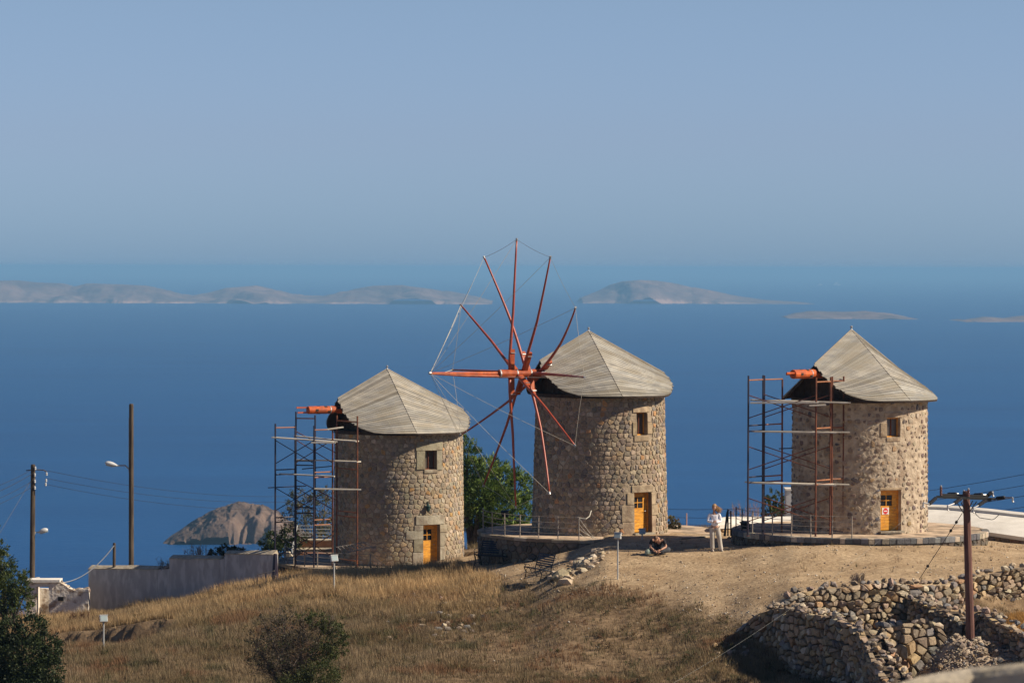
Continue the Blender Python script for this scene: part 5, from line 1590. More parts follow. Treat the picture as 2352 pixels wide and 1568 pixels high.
dw('thick dry stone wall with its dark shaded face turned to the camera', [(1640, 1500, 111.2), (1700, 1448, 110.8), (1752, 1405, 110.2), (1795, 1392, 109.4), (1840, 1402, 108.3), (1905, 1408, 107.0), (1955, 1428, 105.8), (1996, 1446, 104.8)],
   [-2.9, -3.2, -3.2, -3.2, -3.2, -3.2, -3.2, -3.2], 0.75, 202, 260, faces=(1,), rockp=1.3)
dw('short rubble end wall running down towards the camera beside the dark wall', [(2003, 1446, 104.7), (2025, 1500, 103.2), (2062, 1560, 101.6), (2100, 1640, 100.0)],
   [-3.0, -3.2, -3.3, -3.4], 0.9, 203, 120, faces=(-1, 1), rockp=2.0)
dw('low wall of larger squared blocks in the middle of the ruin', [(2022, 1442, 105.2), (2070, 1432, 105.6), (2120, 1430, 106.0), (2155, 1438, 106.2), (2172, 1462, 106.3)],
   [-2.2, -2.2, -2.1, -2.1, -2.1], 0.6, 204, 120, hmin=0.2, hmax=0.36, wmin=0.28, wmax=0.5, faces=(1,), proud=0.06, rockp=0.7, toprocks=(0.22, 0.4))
dw('spur of dry stone wall throwing a dark shadow in the ruin', [(2098, 1368, 111.4), (2140, 1384, 110.2), (2190, 1400, 109.0), (2225, 1428, 107.8)],
   [-1.9, -1.9, -1.9, -2.0], 0.8, 205, 120, faces=(1,), rockp=1.4)
dw('low dry stone wall descending at the right edge between dry grass and rubble', [(2225, 1432, 107.8), (2262, 1400, 107.4), (2300, 1420, 105.8), (2352, 1447, 104.2), (2440, 1490, 102.0)],
   [-2.0, -1.9, -2.1, -2.3, -2.5], 0.6, 206, 120, faces=(1,), rockp=1.2)
def rubble():
    rnd = random.Random(99); root = thing('rubble_heap', on_ground(2230, 1500, 100, 108), 'heap of small broken stones behind the foot of the brown pole', 'rubble heap')
    c0 = P(2236, 1520, 104.4)
    def hz(x, y):
        dx = (x - c0.x) / 1.95; dy = (y - c0.y) / 2.0; r = dx * dx + dy * dy
        return -2.35 + (1.45 + 0.9 * noise.noise(Vector((x * 0.9, y * 0.9, 5))) + 0.3 * noise.noise(Vector((x * 2.6, y * 2.6, 5)))) * max(0, 1 - r) ** 0.7
    n = 40; V = []; F = []
    for j in range(n + 1):
        for i in range(n + 1):
            x = c0.x - 2.1 + 4.2 * i / n; y = c0.y - 2.1 + 4.2 * j / n; V.append((x, y, hz(x, y) + 0.09 * noise.noise(Vector((x * 5, y * 5, 1))) - 0.04))
    for j in range(n):
        for i in range(n): a = j * (n + 1) + i; F.append((a, a + 1, a + n + 2, a + n + 1))
    np_mesh('mound', V, F, mat('rubble_earth', (0.28, 0.21, 0.15), 0.95, (0.42, 0.33, 0.24), scale=12, detail=6, bump=0.04, bscale=12), parent=root)
    for k in range(280):
        x = c0.x + rnd.gauss(0, 0.85); y = c0.y + rnd.gauss(-0.4, 0.8)
        put_rock(Vector((x, y, hz(x, y) + 0.01)), rnd.choice((0.10, 0.12, 0.14, 0.18, 0.24)), root, 'stone', rnd)
    g = G()
    for k in range(2600):
        x = c0.x + rnd.uniform(-1.9, 1.9); y = c0.y + rnd.uniform(-2.0, 1.2); zz = hz(x, y)
        if zz < -2.3: continue
        s_ = rnd.uniform(0.02, 0.06); c_ = Vector((x, y, zz + 0.02)); a_ = rnd.uniform(0, 3)
        vv = [c_ + Vector((math.cos(a_ + i_ * 1.57) * s_ * rnd.uniform(.7, 1.3), math.sin(a_ + i_ * 1.57) * s_, rnd.uniform(-.01, .01))) for i_ in range(4)] + [c_ + Vector((0, 0, s_ * 0.8)), c_ - Vector((0, 0, s_ * .5))]
        g.add(vv, [(0, 1, 4), (1, 2, 4), (2, 3, 4), (3, 0, 4), (1, 0, 5), (2, 1, 5), (3, 2, 5), (0, 3, 5)], pal(rnd, ROCKCOL))
    o_ = g.build('small_stones', m_stone, root); o_['kind'] = 'stuff'
rubble()
def scatter(label, cat, group, spots, seed, name='boulder', heap=None):
    rnd = random.Random(seed)
    if heap:
        root = thing(heap, on_ground(spots[0][0], spots[0][1], 100, 143), label, cat)
        for (u, v, s) in spots:
            p = on_ground(u, v, 100, 143); p.z += s * 0.1
            put_rock(p, s, root, 'stone', rnd, PALE if heap == 'rock_bank' else None)
        return
    for (u, v, s) in spots:
        p = on_ground(u, v, 100, 143); p.z += s * 0.1
        tag(put_rock(p, s, None, name, rnd), label, cat, group)
rn = random.Random(8)
sp = [(1285, 1325, .75), (1268, 1330, .55), (1298, 1340, .6)]
for k in range(90):
    t = rn.random(); sp.append((1262 + 125 * t + rn.gauss(0, 8), 1336 - 62 * t + rn.gauss(0, 7), rn.choice((0.1, 0.14, 0.2, 0.3, 0.42))))
scatter('rocky bank of pale boulders between the sunlit bench and the floodlight post', 'rock bank', None, sp, 11, heap='rock_bank')
sp = [(rn.uniform(1672, 1760), rn.uniform(1231, 1243), rn.uniform(.14, .4)) for k in range(16)]
scatter('pale rocks heaped before the shaded left end of the right terrace', 'rubble', None, sp, 12, heap='stone_heap')
sp = [(rn.gauss(1010, 60), rn.gauss(1440, 35), rn.uniform(.12, .36)) for k in range(60)]
scatter('broken rock among the grass on the middle of the slope', 'rock', 'rocks strewn on the grassy slope', sp, 13, 'rock')
sp = [(rn.uniform(2010, 2330), rn.uniform(1500, 1560), rn.uniform(.14, .34)) for k in range(60)] + [(rn.uniform(2000, 2110), rn.uniform(1455, 1560), rn.uniform(.15, .4)) for k in range(50)]
scatter('loose fallen stones covering the floor of the sunken ruin', 'rubble', None, sp, 14, heap='fallen_stones')
sp = [(rn.uniform(1640, 1720), rn.uniform(1478, 1502), rn.uniform(.1, .3)) for k in range(14)]
scatter('small heap of pale stones at the low left end of the dark shaded wall', 'rubble', None, sp, 15, heap='stone_heap')
sp = []
for k in range(60):
    x_ = rn.uniform(-16.9, -12.6); y_ = BANK_Y(x_) - rn.uniform(0.9, 2.6); z_ = ground_z(x_, y_)
    sp.append((1176 + x_ / y_ * FPX, HV + (CAMZ - z_) / y_ * FPX, rn.uniform(.08, .3)))
scatter('row of loose stones below the dark earth bank on the left slope', 'stones', None, sp, 16, heap='loose_stones')

# ------------------------------------------------------------------ vegetation
m_leaf = mat('leaf', (1, 1, 1), 0.6, tint=True, spec=0.25, transl=0.25)
m_grass = mat('dry_grass_blade', (1, 1, 1), 0.75, tint=True, spec=0.15, transl=0.30)
m_bark = mat('bark', (0.055, 0.042, 0.034), 0.95, (0.11, 0.085, 0.065), scale=8, bump=0.01)
m_twig = mat('dry_twig', (0.11, 0.085, 0.07), 0.95, (0.17, 0.135, 0.11), scale=6)

def leaf_mass(name, parent, blobs, n, size, cols, seed, aspect=0.45, shell=0.55, up=0.3, m=None):
    """many small leaves in clumps spread through the blobs; blobs: (x, y, z, rx, rz)"""
    rs = np.random.RandomState(seed)
    B = np.array(blobs, dtype=float)
    vol = B[:, 3] ** 2 * B[:, 4]; pr = vol / vol.sum()
    nc = max(10, n // 26)
    bi = rs.choice(len(B), nc, p=pr)
    d = rs.normal(size=(nc, 3)); d /= np.linalg.norm(d, axis=1)[:, None]
    rad = rs.uniform(shell, 1.0, nc) ** 0.6
    C = np.stack([B[bi, 0] + d[:, 0] * rad * B[bi, 3], B[bi, 1] + d[:, 1] * rad * B[bi, 3], B[bi, 2] + d[:, 2] * rad * B[bi, 4]], 1)
    csz = B[bi, 3] * rs.uniform(0.12, 0.30, nc)
    ci = rs.choice(nc, n)
    e = rs.normal(size=(n, 3)) * 0.55
    pos = C[ci] + e * csz[ci][:, None]
    dirv = d[ci] + rs.normal(size=(n, 3)) * 0.7; dirv[:, 2] += up
    dirv /= np.linalg.norm(dirv, axis=1)[:, None]
    sidev = np.cross(dirv, rs.normal(size=(n, 3))); sidev /= np.linalg.norm(sidev, axis=1)[:, None]
    L = size * rs.uniform(0.6, 1.4, n)[:, None]
    Wd = L * aspect
    v0 = pos - dirv * L * 0.5; v1 = pos + sidev * Wd * 0.5; v2 = pos + dirv * L * 0.5; v3 = pos - sidev * Wd * 0.5
    V = np.stack([v0, v1, v2, v3], 1).reshape(-1, 3)
    F = np.arange(n * 4).reshape(n, 4)
    cc = np.array(cols)[rs.choice(len(cols), nc)]
    T = cc[ci] * rs.uniform(0.75, 1.25, (n, 1))
    T = np.repeat(T, 4, axis=0)
    o = np_mesh(name, V, F, m or m_leaf, tint=T, parent=parent)
    return o

def limbs(parent, base, ends, r0, m, seed, name='trunk', twigs=0, tl=0.5):
    rnd = random.Random(seed); g = G()
    for e in ends:
        e = Vector(e); mid = base.lerp(e, 0.5) + Vector((rnd.uniform(-.15, .15), rnd.uniform(-.15, .15), rnd.uniform(0, .2))) * (e - base).length * 0.4
        g.tube([base, base.lerp(mid, 0.5), mid, mid.lerp(e, 0.6), e], [r0, r0 * 0.75, r0 * 0.5, r0 * 0.3, r0 * 0.12], 6)
        for k in range(twigs):
            p = mid.lerp(e, rnd.random()); q_ = p + Vector((rnd.gauss(0, 1), rnd.gauss(0, 1), rnd.gauss(0.5, 0.8))).normalized() * tl * rnd.uniform(0.4, 1.1)
            q2_ = q_ + Vector((rnd.gauss(0, 1), rnd.gauss(0, 1), rnd.gauss(0.4, 0.8))).normalized() * tl * 0.4
            g.tube([p, q_, q2_], [r0 * 0.10, r0 * 0.06, r0 * 0.03], 4, caps=False)
    return g.build(name, m, parent)

def plant(name, label, cat, uv, Y, blobs, n, size, cols, seed, trunk=None, group=None, bark=None, base=None, r0=0.06, twigs=3, tl=0.4, **kw):
    """blobs in picture terms: (u, v, dy, radius px horizontally, radius px vertically)"""
    b = P(uv[0], uv[1], Y) if base is None else base
    zb = ground_z(b.x, b.y)
    root = thing(name, (b.x, b.y, zb), label, cat, group)
    mpx = Y / FPX; BB = []
    for (u, v, dy, ru, rv) in blobs:
        p = P(u, v, Y + dy); BB.append((p.x, p.y, p.z, ru * mpx, rv * mpx))
    ends = [(x, y, z) for (x, y, z, a, c) in BB for _ in (0,)]
    limbs(root, Vector((b.x, b.y, zb - 0.1)), ends, r0, bark or m_bark, seed, 'trunk' if cat == 'tree' else 'stem', twigs, tl)
    leaf_mass('crown' if cat == 'tree' else 'foliage', root, BB, n, size, cols, seed, **kw)
    return root
PINE = [(0.060, 0.110, 0.020), (0.10, 0.160, 0.028), (0.19, 0.26, 0.048), (0.05, 0.085, 0.018)]
OLIVE = [(0.09, 0.10, 0.055), (0.13, 0.125, 0.07), (0.06, 0.07, 0.04), (0.15, 0.12, 0.07)]
GREEN = [(0.045, 0.075, 0.018), (0.07, 0.105, 0.025), (0.03, 0.05, 0.014), (0.10, 0.12, 0.03)]
YELG = [(0.12, 0.13, 0.03), (0.09, 0.11, 0.025), (0.05, 0.07, 0.02)]
plant('pine_tree', 'dark green pine filling the gap between the leftmost and middle windmills', 'tree', (1084, 1290), 146.0,
      [(1075, 1035, 0, 28, 38), (1085, 1085, .5, 40, 45), (1120, 1075, -.3, 34, 34), (1150, 1100, 0, 36, 46), (1192, 1118, .3, 34, 48), (1100, 1140, -.5, 55, 50), (1150, 1160, -.6, 50, 48), (1200, 1180, 0, 32, 46), (1090, 1195, .5, 40, 36), (1140, 1215, .2, 50, 34), (1195, 1225, .4, 34, 28), (1070, 1130, 1.0, 30, 60)],
      30000, 0.17, PINE, 21, aspect=0.22, shell=0.35, up=0.5, r0=0.16)
plant('olive_tree', 'sparse grey-green tree seen through the left scaffold', 'tree', (715, 1290), 149.0,
      [(690, 1150, 0, 34, 34), (735, 1165, 0, 36, 40), (665, 1195, .3, 26, 30), (715, 1210, -.3, 50, 36), (760, 1210, 0, 26, 34), (750, 1130, .4, 22, 24)], 5200, 0.11, OLIVE, 22, aspect=0.3, shell=0.3, r0=0.09, twigs=16, tl=1.0, bark=m_twig)
plant('dark_shrub', 'low dark green shrub behind the grey wall beside the left scaffold', 'shrub', (630, 1285), 147.0,
      [(605, 1243, 0, 16, 12), (632, 1240, 0, 26, 20), (660, 1236, 0, 24, 24), (690, 1250, 0, 22, 22), (640, 1262, -.3, 40, 18)], 4200, 0.11, [(0.028, 0.045, 0.014), (0.04, 0.06, 0.02), (0.02, 0.03, 0.01)], 23, r0=0.05)
plant('wall_shrub', 'brownish green shrub showing over the step of the grey wall', 'shrub', (515, 1290), 142.6,
      [(498, 1268, 0, 18, 12), (515, 1262, 0, 16, 15), (540, 1264, 0, 20, 10), (558, 1266, 0, 12, 7), (484, 1274, 0, 8, 6)], 2600, 0.08, [(0.09, 0.085, 0.03), (0.05, 0.055, 0.02), (0.13, 0.085, 0.04), (0.03, 0.035, 0.015)], 24, r0=0.03)
plant('conifer_shrub', 'young green conifer between the scaffold and the rightmost windmill', 'shrub', (1782, 1200), 139.5,
      [(1775, 1140, 0, 13, 22), (1765, 1160, 0, 14, 24), (1790, 1150, 0, 13, 24), (1800, 1168, 0, 14, 22), (1780, 1180, 0, 28, 18), (1752, 1182, 0, 9, 12)], 4200, 0.10, YELG, 25, aspect=0.25, up=1.2, r0=0.05)
plant('dry_shrub', 'small brown-green bush against the right foot of the middle windmill', 'shrub', (1547, 1218), 133.5,
      [(1545, 1195, 0, 11, 14), (1552, 1203, 0, 13, 13), (1540, 1210, 0, 9, 10)], 1100, 0.08, [(0.13, 0.12, 0.05), (0.16, 0.12, 0.07), (0.08, 0.08, 0.035)], 26, r0=0.02, twigs=6, tl=0.3)
plant('tamarisk_tree', 'green tree cut by the left edge of the frame before the ruined house', 'tree', (18, 1440), 131.0,
      [(-12, 1225, 0, 16, 20), (-8, 1262, 0, 26, 26), (6, 1300, 0, 32, 34), (30, 1340, -.3, 40, 34), (0, 1372, 0, 52, 40), (48, 1378, .2, 30, 26), (56, 1318, 0, 14, 10), (-30, 1320, 0, 40, 60), (62, 1352, 0, 18, 14)], 13000, 0.11, [(0.10, 0.12, 0.025), (0.05, 0.075, 0.02), (0.03, 0.05, 0.015), (0.07, 0.09, 0.02)], 27, aspect=0.35, r0=0.09)
plant('dark_bush', 'dense dark green bush filling the bottom left corner', 'bush', (45, 1600), 107.0,
      [(20, 1450, 0, 40, 36), (70, 1445, 0, 42, 40), (105, 1490, -.2, 40, 40), (60, 1510, -.5, 60, 56), (0, 1520, 0, 60, 70), (110, 1540, -.3, 40, 40), (135, 1478, 0, 18, 12), (60, 1575, -.4, 80, 40), (-40, 1470, .4, 50, 50)], 26000, 0.095, [(0.022, 0.036, 0.012), (0.035, 0.052, 0.016), (0.05, 0.066, 0.022), (0.016, 0.024, 0.010)], 28, r0=0.08)
bb = [(585, 1480, 0, 34, 40), (610, 1440, 0, 36, 34), (650, 1425, 0, 44, 34), (700, 1440, .2, 44, 38), (640, 1490, -.3, 60, 52), (610, 1530, 0, 50, 40), (690, 1500, -.3, 60, 50), (680, 1550, -.3, 50, 40)]
bush = plant('tangled_bush', 'large rounded bush of grey twigs with green right side at the bottom centre-left', 'bush', (665, 1610), 105.5, bb + [(745, 1440, 0, 34, 30)], 7500, 0.060,
      [(0.075, 0.060, 0.035), (0.05, 0.045, 0.025), (0.09, 0.07, 0.045), (0.05, 0.06, 0.02)], 29, bark=m_twig, r0=0.07, twigs=75, tl=0.75, shell=0.1)
BB = []
for (u, v, dy, ru, rv) in [(730, 1425, -.2, 30, 20), (765, 1450, 0, 34, 26), (770, 1485, .1, 30, 28), (745, 1500, -.3, 36, 30), (700, 1410, 0, 26, 14), (735, 1545, -.7, 50, 30), (680, 1570, -.8, 50, 26), (790, 1470, 0, 16, 14)]:
    p = P(u, v, 105.5 + dy); k = 105.5 / FPX; BB.append((p.x, p.y, p.z, ru * k, rv * k))
leaf_mass('green_foliage', bush, BB, 12000, 0.062, [(0.05, 0.065, 0.018), (0.075, 0.09, 0.025), (0.035, 0.045, 0.014), (0.09, 0.095, 0.03)], 30, shell=0.3)

def stalks(label, uvs, Y, n, h, cols, seed, cat='weeds', name='dry_weeds', group=None):
    """thin upright dead stalks with seed heads"""
    rnd = random.Random(seed); root = None; g = G()
    for k in range(n):
        u = rnd.uniform(uvs[0], uvs[1]); p = P(u, uvs[2], Y + rnd.uniform(-.4, .4)); z = ground_z(p.x, p.y) if uvs[3] else p.z
        hh = h * rnd.uniform(0.4, 1.2); q_ = Vector((p.x, p.y, z)); t = q_ + Vector((rnd.gauss(0, .12) * hh, rnd.gauss(0, .12) * hh, hh)); c = rnd.choice(cols)
        g.tube([q_, q_.lerp(t, .5) + Vector((rnd.gauss(0, .02), 0, 0)), t], [0.007, 0.005, 0.003], 3, caps=False, col=c)
        for j in range(5):
            s_ = q_.lerp(t, rnd.uniform(.45, 1)); e = s_ + Vector((rnd.gauss(0, .07), rnd.gauss(0, .07), rnd.uniform(.02, .14))); g.tube([s_, e], [0.006, 0.003], 3, caps=False, col=c)
    return tag(g.build(name, m_grass), label, cat, group)
PINKS = [(0.36, 0.22, 0.17), (0.28, 0.17, 0.12), (0.42, 0.30, 0.2)]
stalks('reddish dry weeds growing along the top of the grey wall', (425, 482, 1279, 0), 142.0, 46, 0.42, PINKS, 41)
stalks('reddish dry weeds in the rubble gap of the grey wall', (362, 398, 1308, 0), 141.0, 30, 0.40, [(0.30, 0.17, 0.08), (0.24, 0.14, 0.08)], 42)
stalks('pinkish dead stalks behind the gate left of the right scaffold', (1680, 1745, 1200, 0), 134.5, 34, 0.75, PINKS, 43)
stalks('small grey dead bush on the edge of the plaza above the retaining wall', (1958, 1984, 1328, 1), 112.5, 60, 0.42, [(0.17, 0.13, 0.12), (0.12, 0.09, 0.08)], 44)
stalks('brown weed growing before the grey wall', (486, 520, 1350, 1), 135.5, 50, 0.45, [(0.26, 0.14, 0.07), (0.2, 0.12, 0.06)], 45)
stalks('dark red-brown weed at the foot of the ruined white house', (160, 205, 1400, 1), 133.0, 70, 0.42, [(0.14, 0.06, 0.035), (0.10, 0.05, 0.03)], 46)

# ---- grass
def bilinear():
    nx = len(XS)
    Z = TV[:, 2].reshape(len(YS), nx)
    xs = np.array(XS); ys = np.array(YS)
    def f(x, y):
        fx = np.interp(x, xs, np.arange(nx)); fy = np.interp(y, ys, np.arange(len(ys)))
        i = np.clip(fx.astype(int), 0, nx - 2); j = np.clip(fy.astype(int), 0, len(ys) - 2)
        a, b = fx - i, fy - j
        return Z[j, i] * (1 - a) * (1 - b) + Z[j, i + 1] * a * (1 - b) + Z[j + 1, i] * (1 - a) * b + Z[j + 1, i + 1] * a * b
    B_ = T_tint[:, 0].reshape(len(YS), nx)
    def g_(x, y):
        fx = np.interp(x, xs, np.arange(nx)); fy = np.interp(y, ys, np.arange(len(ys)))
        return B_[np.clip(fy.astype(int), 0, len(ys) - 1), np.clip(fx.astype(int), 0, nx - 1)]
    return f, g_
ZF, BF_ = bilinear()
def vnoise(x, y, s, seed):
    """cheap smooth value noise"""
    rs = np.random.RandomState(seed); T = rs.rand(64, 64)
    fx, fy = (x * s) % 64, (y * s) % 64
    i, j = fx.astype(int), fy.astype(int); a, b = fx - i, fy - j
    a = a * a * (3 - 2 * a); b = b * b * (3 - 2 * b)
    i2, j2 = (i + 1) % 64, (j + 1) % 64
    return T[j, i] * (1 - a) * (1 - b) + T[j, i2] * a * (1 - b) + T[j2, i] * (1 - a) * b + T[j2, i2] * a * b

def make_grass():
    rs = np.random.RandomState(5)
    n = 260000
    y = rs.uniform(100.5, 146.0, n); x = rs.uniform(-1, 1, n) * 0.158 * y
    z = ZF(x, y)
    u = 1176 + x / y * FPX; v = HV + (CAMZ - z) / y * FPX
    bare_ = BF_(x, y)
    dens = (1 - bare_) ** 1.5 * (0.25 + 0.9 * vnoise(x, y, 0.9, 1) * 1.2) 
    dens = np.where(bare_ > 0.75, 0.006, dens)
    patch = vnoise(x, y, 0.45, 9)
    midslope = (u > 960) & (v > 1330)
    dens = dens * np.where(midslope & (patch > 0.55), 0.4, 1.0)
    db = (126.4 - (x + 14.5) * 0.38) - y
    dens = np.where((x < -12.2) & (x > -17.4) & (db > -0.35) & (db < 2.2), 0.03, dens)
    for q in MILLS:
        dd = np.hypot(x - q['x'], y - q['y']); dens = np.where(dd < 4.85, 0.0, dens)
    # inside the ruin only the right corner carries grass
    inside_ = (x - (8.5 + (109.5 - y) * 0.41) > 0.3) & (y < 109.3 + (x - 8.3) * 0.36)
    dens = np.where(inside_ & (x < 14.4), 0.0, dens)
    dens = np.where(inside_ & (x >= 14.4), 1.3, dens)
    keep = (rs.rand(n) < dens) & (v < 1640)
    x, y, z, u, v = x[keep], y[keep], z[keep], u[keep], v[keep]; ins = inside_[keep]
    n = len(x); K = 5
    gold = np.clip(1.15 - np.abs(v - (1345 + (u < 620) * (620 - u) * 0.14)) / 75.0, 0, 1) * (u < 1150) + ins * 1.0
    gold = np.clip(gold * (0.25 + 1.1 * vnoise(x, y, 0.6, 3)), 0, 1)
    hgt = 0.11 + 0.20 * gold * vnoise(x, y, 0.8, 14) * 1.3 + 0.22 * vnoise(x, y, 1.9, 4) ** 2 + 0.05 * (u < 1000)
    hgt = hgt * np.where((u > 1250) & (v < 1460), 0.72, 1.0)
    hgt = np.where(ins, 0.22, hgt)
    hgt = hgt * np.where((u > 1000) & (v > 1400), 0.85, 1.0)
    tone = vnoise(x, y, 0.7, 6); tone2 = vnoise(x, y, 2.6, 7); red = vnoise(x, y, 0.6, 8)
    cg = np.array([0.52, 0.365, 0.19]); co = np.array([0.185, 0.135, 0.070]); cr = np.array([0.22, 0.115, 0.06]); cgr = np.array([0.125, 0.12, 0.06]); cp = np.array([0.31, 0.235, 0.145])
    base = co[None] * (1 - tone[:, None]) + cp[None] * tone[:, None]
    base = np.where((red > 0.68)[:, None], cr[None] * 0.7 + base * 0.3, base)
    base = np.where((tone2 > 0.72)[:, None], cgr[None] * 0.7 + base * 0.3, base)
    base = base * (1 - gold[:, None]) + cg[None] * gold[:, None] * (0.8 + 0.4 * tone2[:, None])
    base = np.where(ins[:, None], np.array([0.42, 0.24, 0.08])[None], base)
    V = np.zeros((n, K, 3, 3)); T = np.zeros((n, K, 3, 3))
    for k in range(K):
        a = rs.uniform(0, 2 * np.pi, n); off = rs.uniform(0.0, 0.09, n)
        bx = x + np.cos(a) * off; by = y + np.sin(a) * off
        h = hgt * rs.uniform(0.5, 1.35, n)
        lx = np.cos(a) * 0.30 * h + rs.normal(0, 0.12, n) * h - 0.10 * h; ly = np.sin(a) * 0.30 * h
        w = rs.uniform(0.006, 0.015, n); wa = rs.uniform(0, 2 * np.pi, n)
        V[:, k, 0] = np.stack([bx - np.cos(wa) * w, by - np.sin(wa) * w, z - 0.02], 1)
        V[:, k, 1] = np.stack([bx + np.cos(wa) * w, by + np.sin(wa) * w, z - 0.02], 1)
        V[:, k, 2] = np.stack([bx + lx, by + ly, z + h], 1)
        c = base * rs.uniform(0.7, 1.3, (n, 1))
        T[:, k] = c[:, None, :]
    V = V.reshape(-1, 3); T = T.reshape(-1, 3); F = np.arange(len(V)).reshape(-1, 3)
    o = np_mesh('dry_grass', V, F, m_grass, tint=T)
    tag(o, 'dry golden and brown grass covering the slope', None, None, 'stuff'); return n
ng = make_grass()

def make_tussocks():
    """low dark cushion plants between the grass"""
    rs = np.random.RandomState(15); n = 900
    y = rs.uniform(102, 131, n); x = rs.uniform(-0.156, 0.135, n) * y; z = ZF(x, y)
    u = 1176 + x / y * FPX; v = HV + (CAMZ - z) / y * FPX; b = BF_(x, y)
    keep = (b < 0.4) & (v > 1375) & (v < 1640) & ~((x - (8.0 + (109.5 - y) * 0.41) > 0) & (y < 111))
    x, y, z, u = x[keep], y[keep], z[keep], u[keep]
    bl = []
    for i in range(len(x)):
        r = rs.uniform(0.12, 0.38); bl.append((x[i], y[i], z[i] + r * 0.30, r, r * 0.5))
    o = leaf_mass('cushion_plants', None, bl, 52000, 0.075, [(0.10, 0.085, 0.045), (0.14, 0.10, 0.06), (0.07, 0.07, 0.03), (0.17, 0.10, 0.055), (0.12, 0.12, 0.05)], 16, aspect=0.2, shell=0.2, up=0.8, m=m_grass)
    tag(o, 'low dark cushion plants among the grass', None, None, 'stuff')
make_tussocks()

def make_gravel():
    rs = np.random.RandomState(25); n = 30000
    y = rs.uniform(104, 132, n); x = rs.uniform(-0.10, 0.155, n) * y
    b = BF_(x, y); u = 1176 + x / y * FPX; z = ZF(x, y); v = HV + (CAMZ - z) / y * FPX
    pd = 0.10 + 0.9 * np.clip((v - 1290) / 80, 0, 1) * vnoise(x, y, 0.8, 2)
    inside_ = (x - (8.5 + (109.5 - y) * 0.41) > 0) & (y < 109.3 + (x - 8.3) * 0.36)
    keep = ((rs.rand(n) < pd) & (b > 0.12) | (rs.rand(n) < 0.05)) & (v < 1620) | (inside_ & (rs.rand(n) < 0.9))
    for q in MILLS: keep &= np.hypot(x - q['x'], y - q['y']) > 4.9
    x, y, z, ins = x[keep], y[keep], z[keep], inside_[keep]; n = len(x)
    ico = bmesh.new(); bmesh.ops.create_icosphere(ico, subdivisions=1, radius=1.0)
    bv = np.array([v_.co[:] for v_ in ico.verts]); bf = np.array([[w.index for w in f.verts] for f in ico.faces]); ico.free()
    # an 8-vertex lump is enough for pebbles
    bv = np.array([(1, 0, 0), (-1, 0, 0), (0, 1, 0), (0, -1, 0), (0, 0, 1), (0, 0, -1)], float); bf = np.array([(0, 2, 4), (2, 1, 4), (1, 3, 4), (3, 0, 4), (2, 0, 5), (1, 2, 5), (3, 1, 5), (0, 3, 5)])
    s = 0.012 + 0.036 * rs.rand(n) ** 3 + 0.02 * ins * rs.rand(n)
    a = rs.uniform(0, 6.28, n)
    P_ = bv[None] * (s[:, None, None] * rs.uniform(0.6, 1.5, (n, 6, 1))); P_[:, :, 2] *= 0.7
    X = P_[:, :, 0] * np.cos(a)[:, None] - P_[:, :, 1] * np.sin(a)[:, None]; Y_ = P_[:, :, 0] * np.sin(a)[:, None] + P_[:, :, 1] * np.cos(a)[:, None]
    V = np.stack([X + x[:, None], Y_ + y[:, None], P_[:, :, 2] + z[:, None] + s[:, None] * 0.3], 2).reshape(-1, 3)
    F = (bf[None] + (np.arange(n) * 6)[:, None, None]).reshape(-1, 3)
    cols = np.array([(0.44, 0.35, 0.25), (0.55, 0.48, 0.38), (0.30, 0.23, 0.17), (0.66, 0.60, 0.50), (0.36, 0.24, 0.15), (0.22, 0.18, 0.15)])
    T = np.repeat(cols[rs.choice(6, n)], 6, axis=0)
    o = np_mesh('gravel', V, F, m_stone, tint=T); tag(o, 'loose gravel and stone chips on the bare ground', None, None, 'stuff')
make_gravel()

# ------------------------------------------------------------------ boats
def boat(label, u, v, L, seed, big=True):
    p = P(u, v, 1000.0); k = (CAMZ - SEA_Z) / (CAMZ - p.z); Y = 1000 * k; c = P(u, v, Y); c.z = SEA_Z
    root = thing('boat', c, label, 'boat', 'white boats far out near the horizon')
    mw = bpy.data.materials.get('boat_white') or mat('boat_white', (0.9, 0.9, 0.88), 0.5)
    g = G(); V = []; F = []; n = 9; B = L * 0.2; Hh = L * 0.12
    for i in range(n + 1):
        t = i / n; x = -L / 2 + L * t; b = B / 2 * (math.sin(min(1, t * 1.1 + 0.25) * math.pi / 2) if t < 0.6 else math.cos((t - 0.6) / 0.4 * math.pi / 2) ** 0.7 if t < 1 else 0.02)
        b = max(b, 0.2); hz = Hh * (1 + 0.5 * t * t)
        V += [(c.x + x, c.y - b, c.z + hz), (c.x + x * 0.96, c.y - b * 0.6, c.z - 1), (c.x + x * 0.96, c.y + b * 0.6, c.z - 1), (c.x + x, c.y + b, c.z + hz)]
    for i in range(n):
        for j in range(4): F.append((i * 4 + j, (i + 1) * 4 + j, (i + 1) * 4 + (j + 1) % 4, i * 4 + (j + 1) % 4))
    F += [(3, 2, 1, 0), tuple(n * 4 + j for j in range(4))]
    g.add(V, F); g.build('hull', mw, root)
    g = G(); g.box((c.x + L * 0.02, c.y, c.z + Hh * 1.7), (L * 0.55, B * 0.7, Hh * 1.4)); g.box((c.x + L * 0.03, c.y, c.z + Hh * 2.9), (L * 0.32, B * 0.6, Hh * 1.0)); g.build('cabin', mw, root)
    g = G(); g.tube([(c.x, c.y, c.z + Hh * 3.2), (c.x, c.y, c.z + Hh * 5.0)], L * 0.006); g.build('mast', mw, root)
boat('larger white boat near the horizon, right of the hump-backed island', 1921, 656, 62, 1)
boat('smaller white boat near the horizon, left of the larger one', 1883, 656, 38, 2)

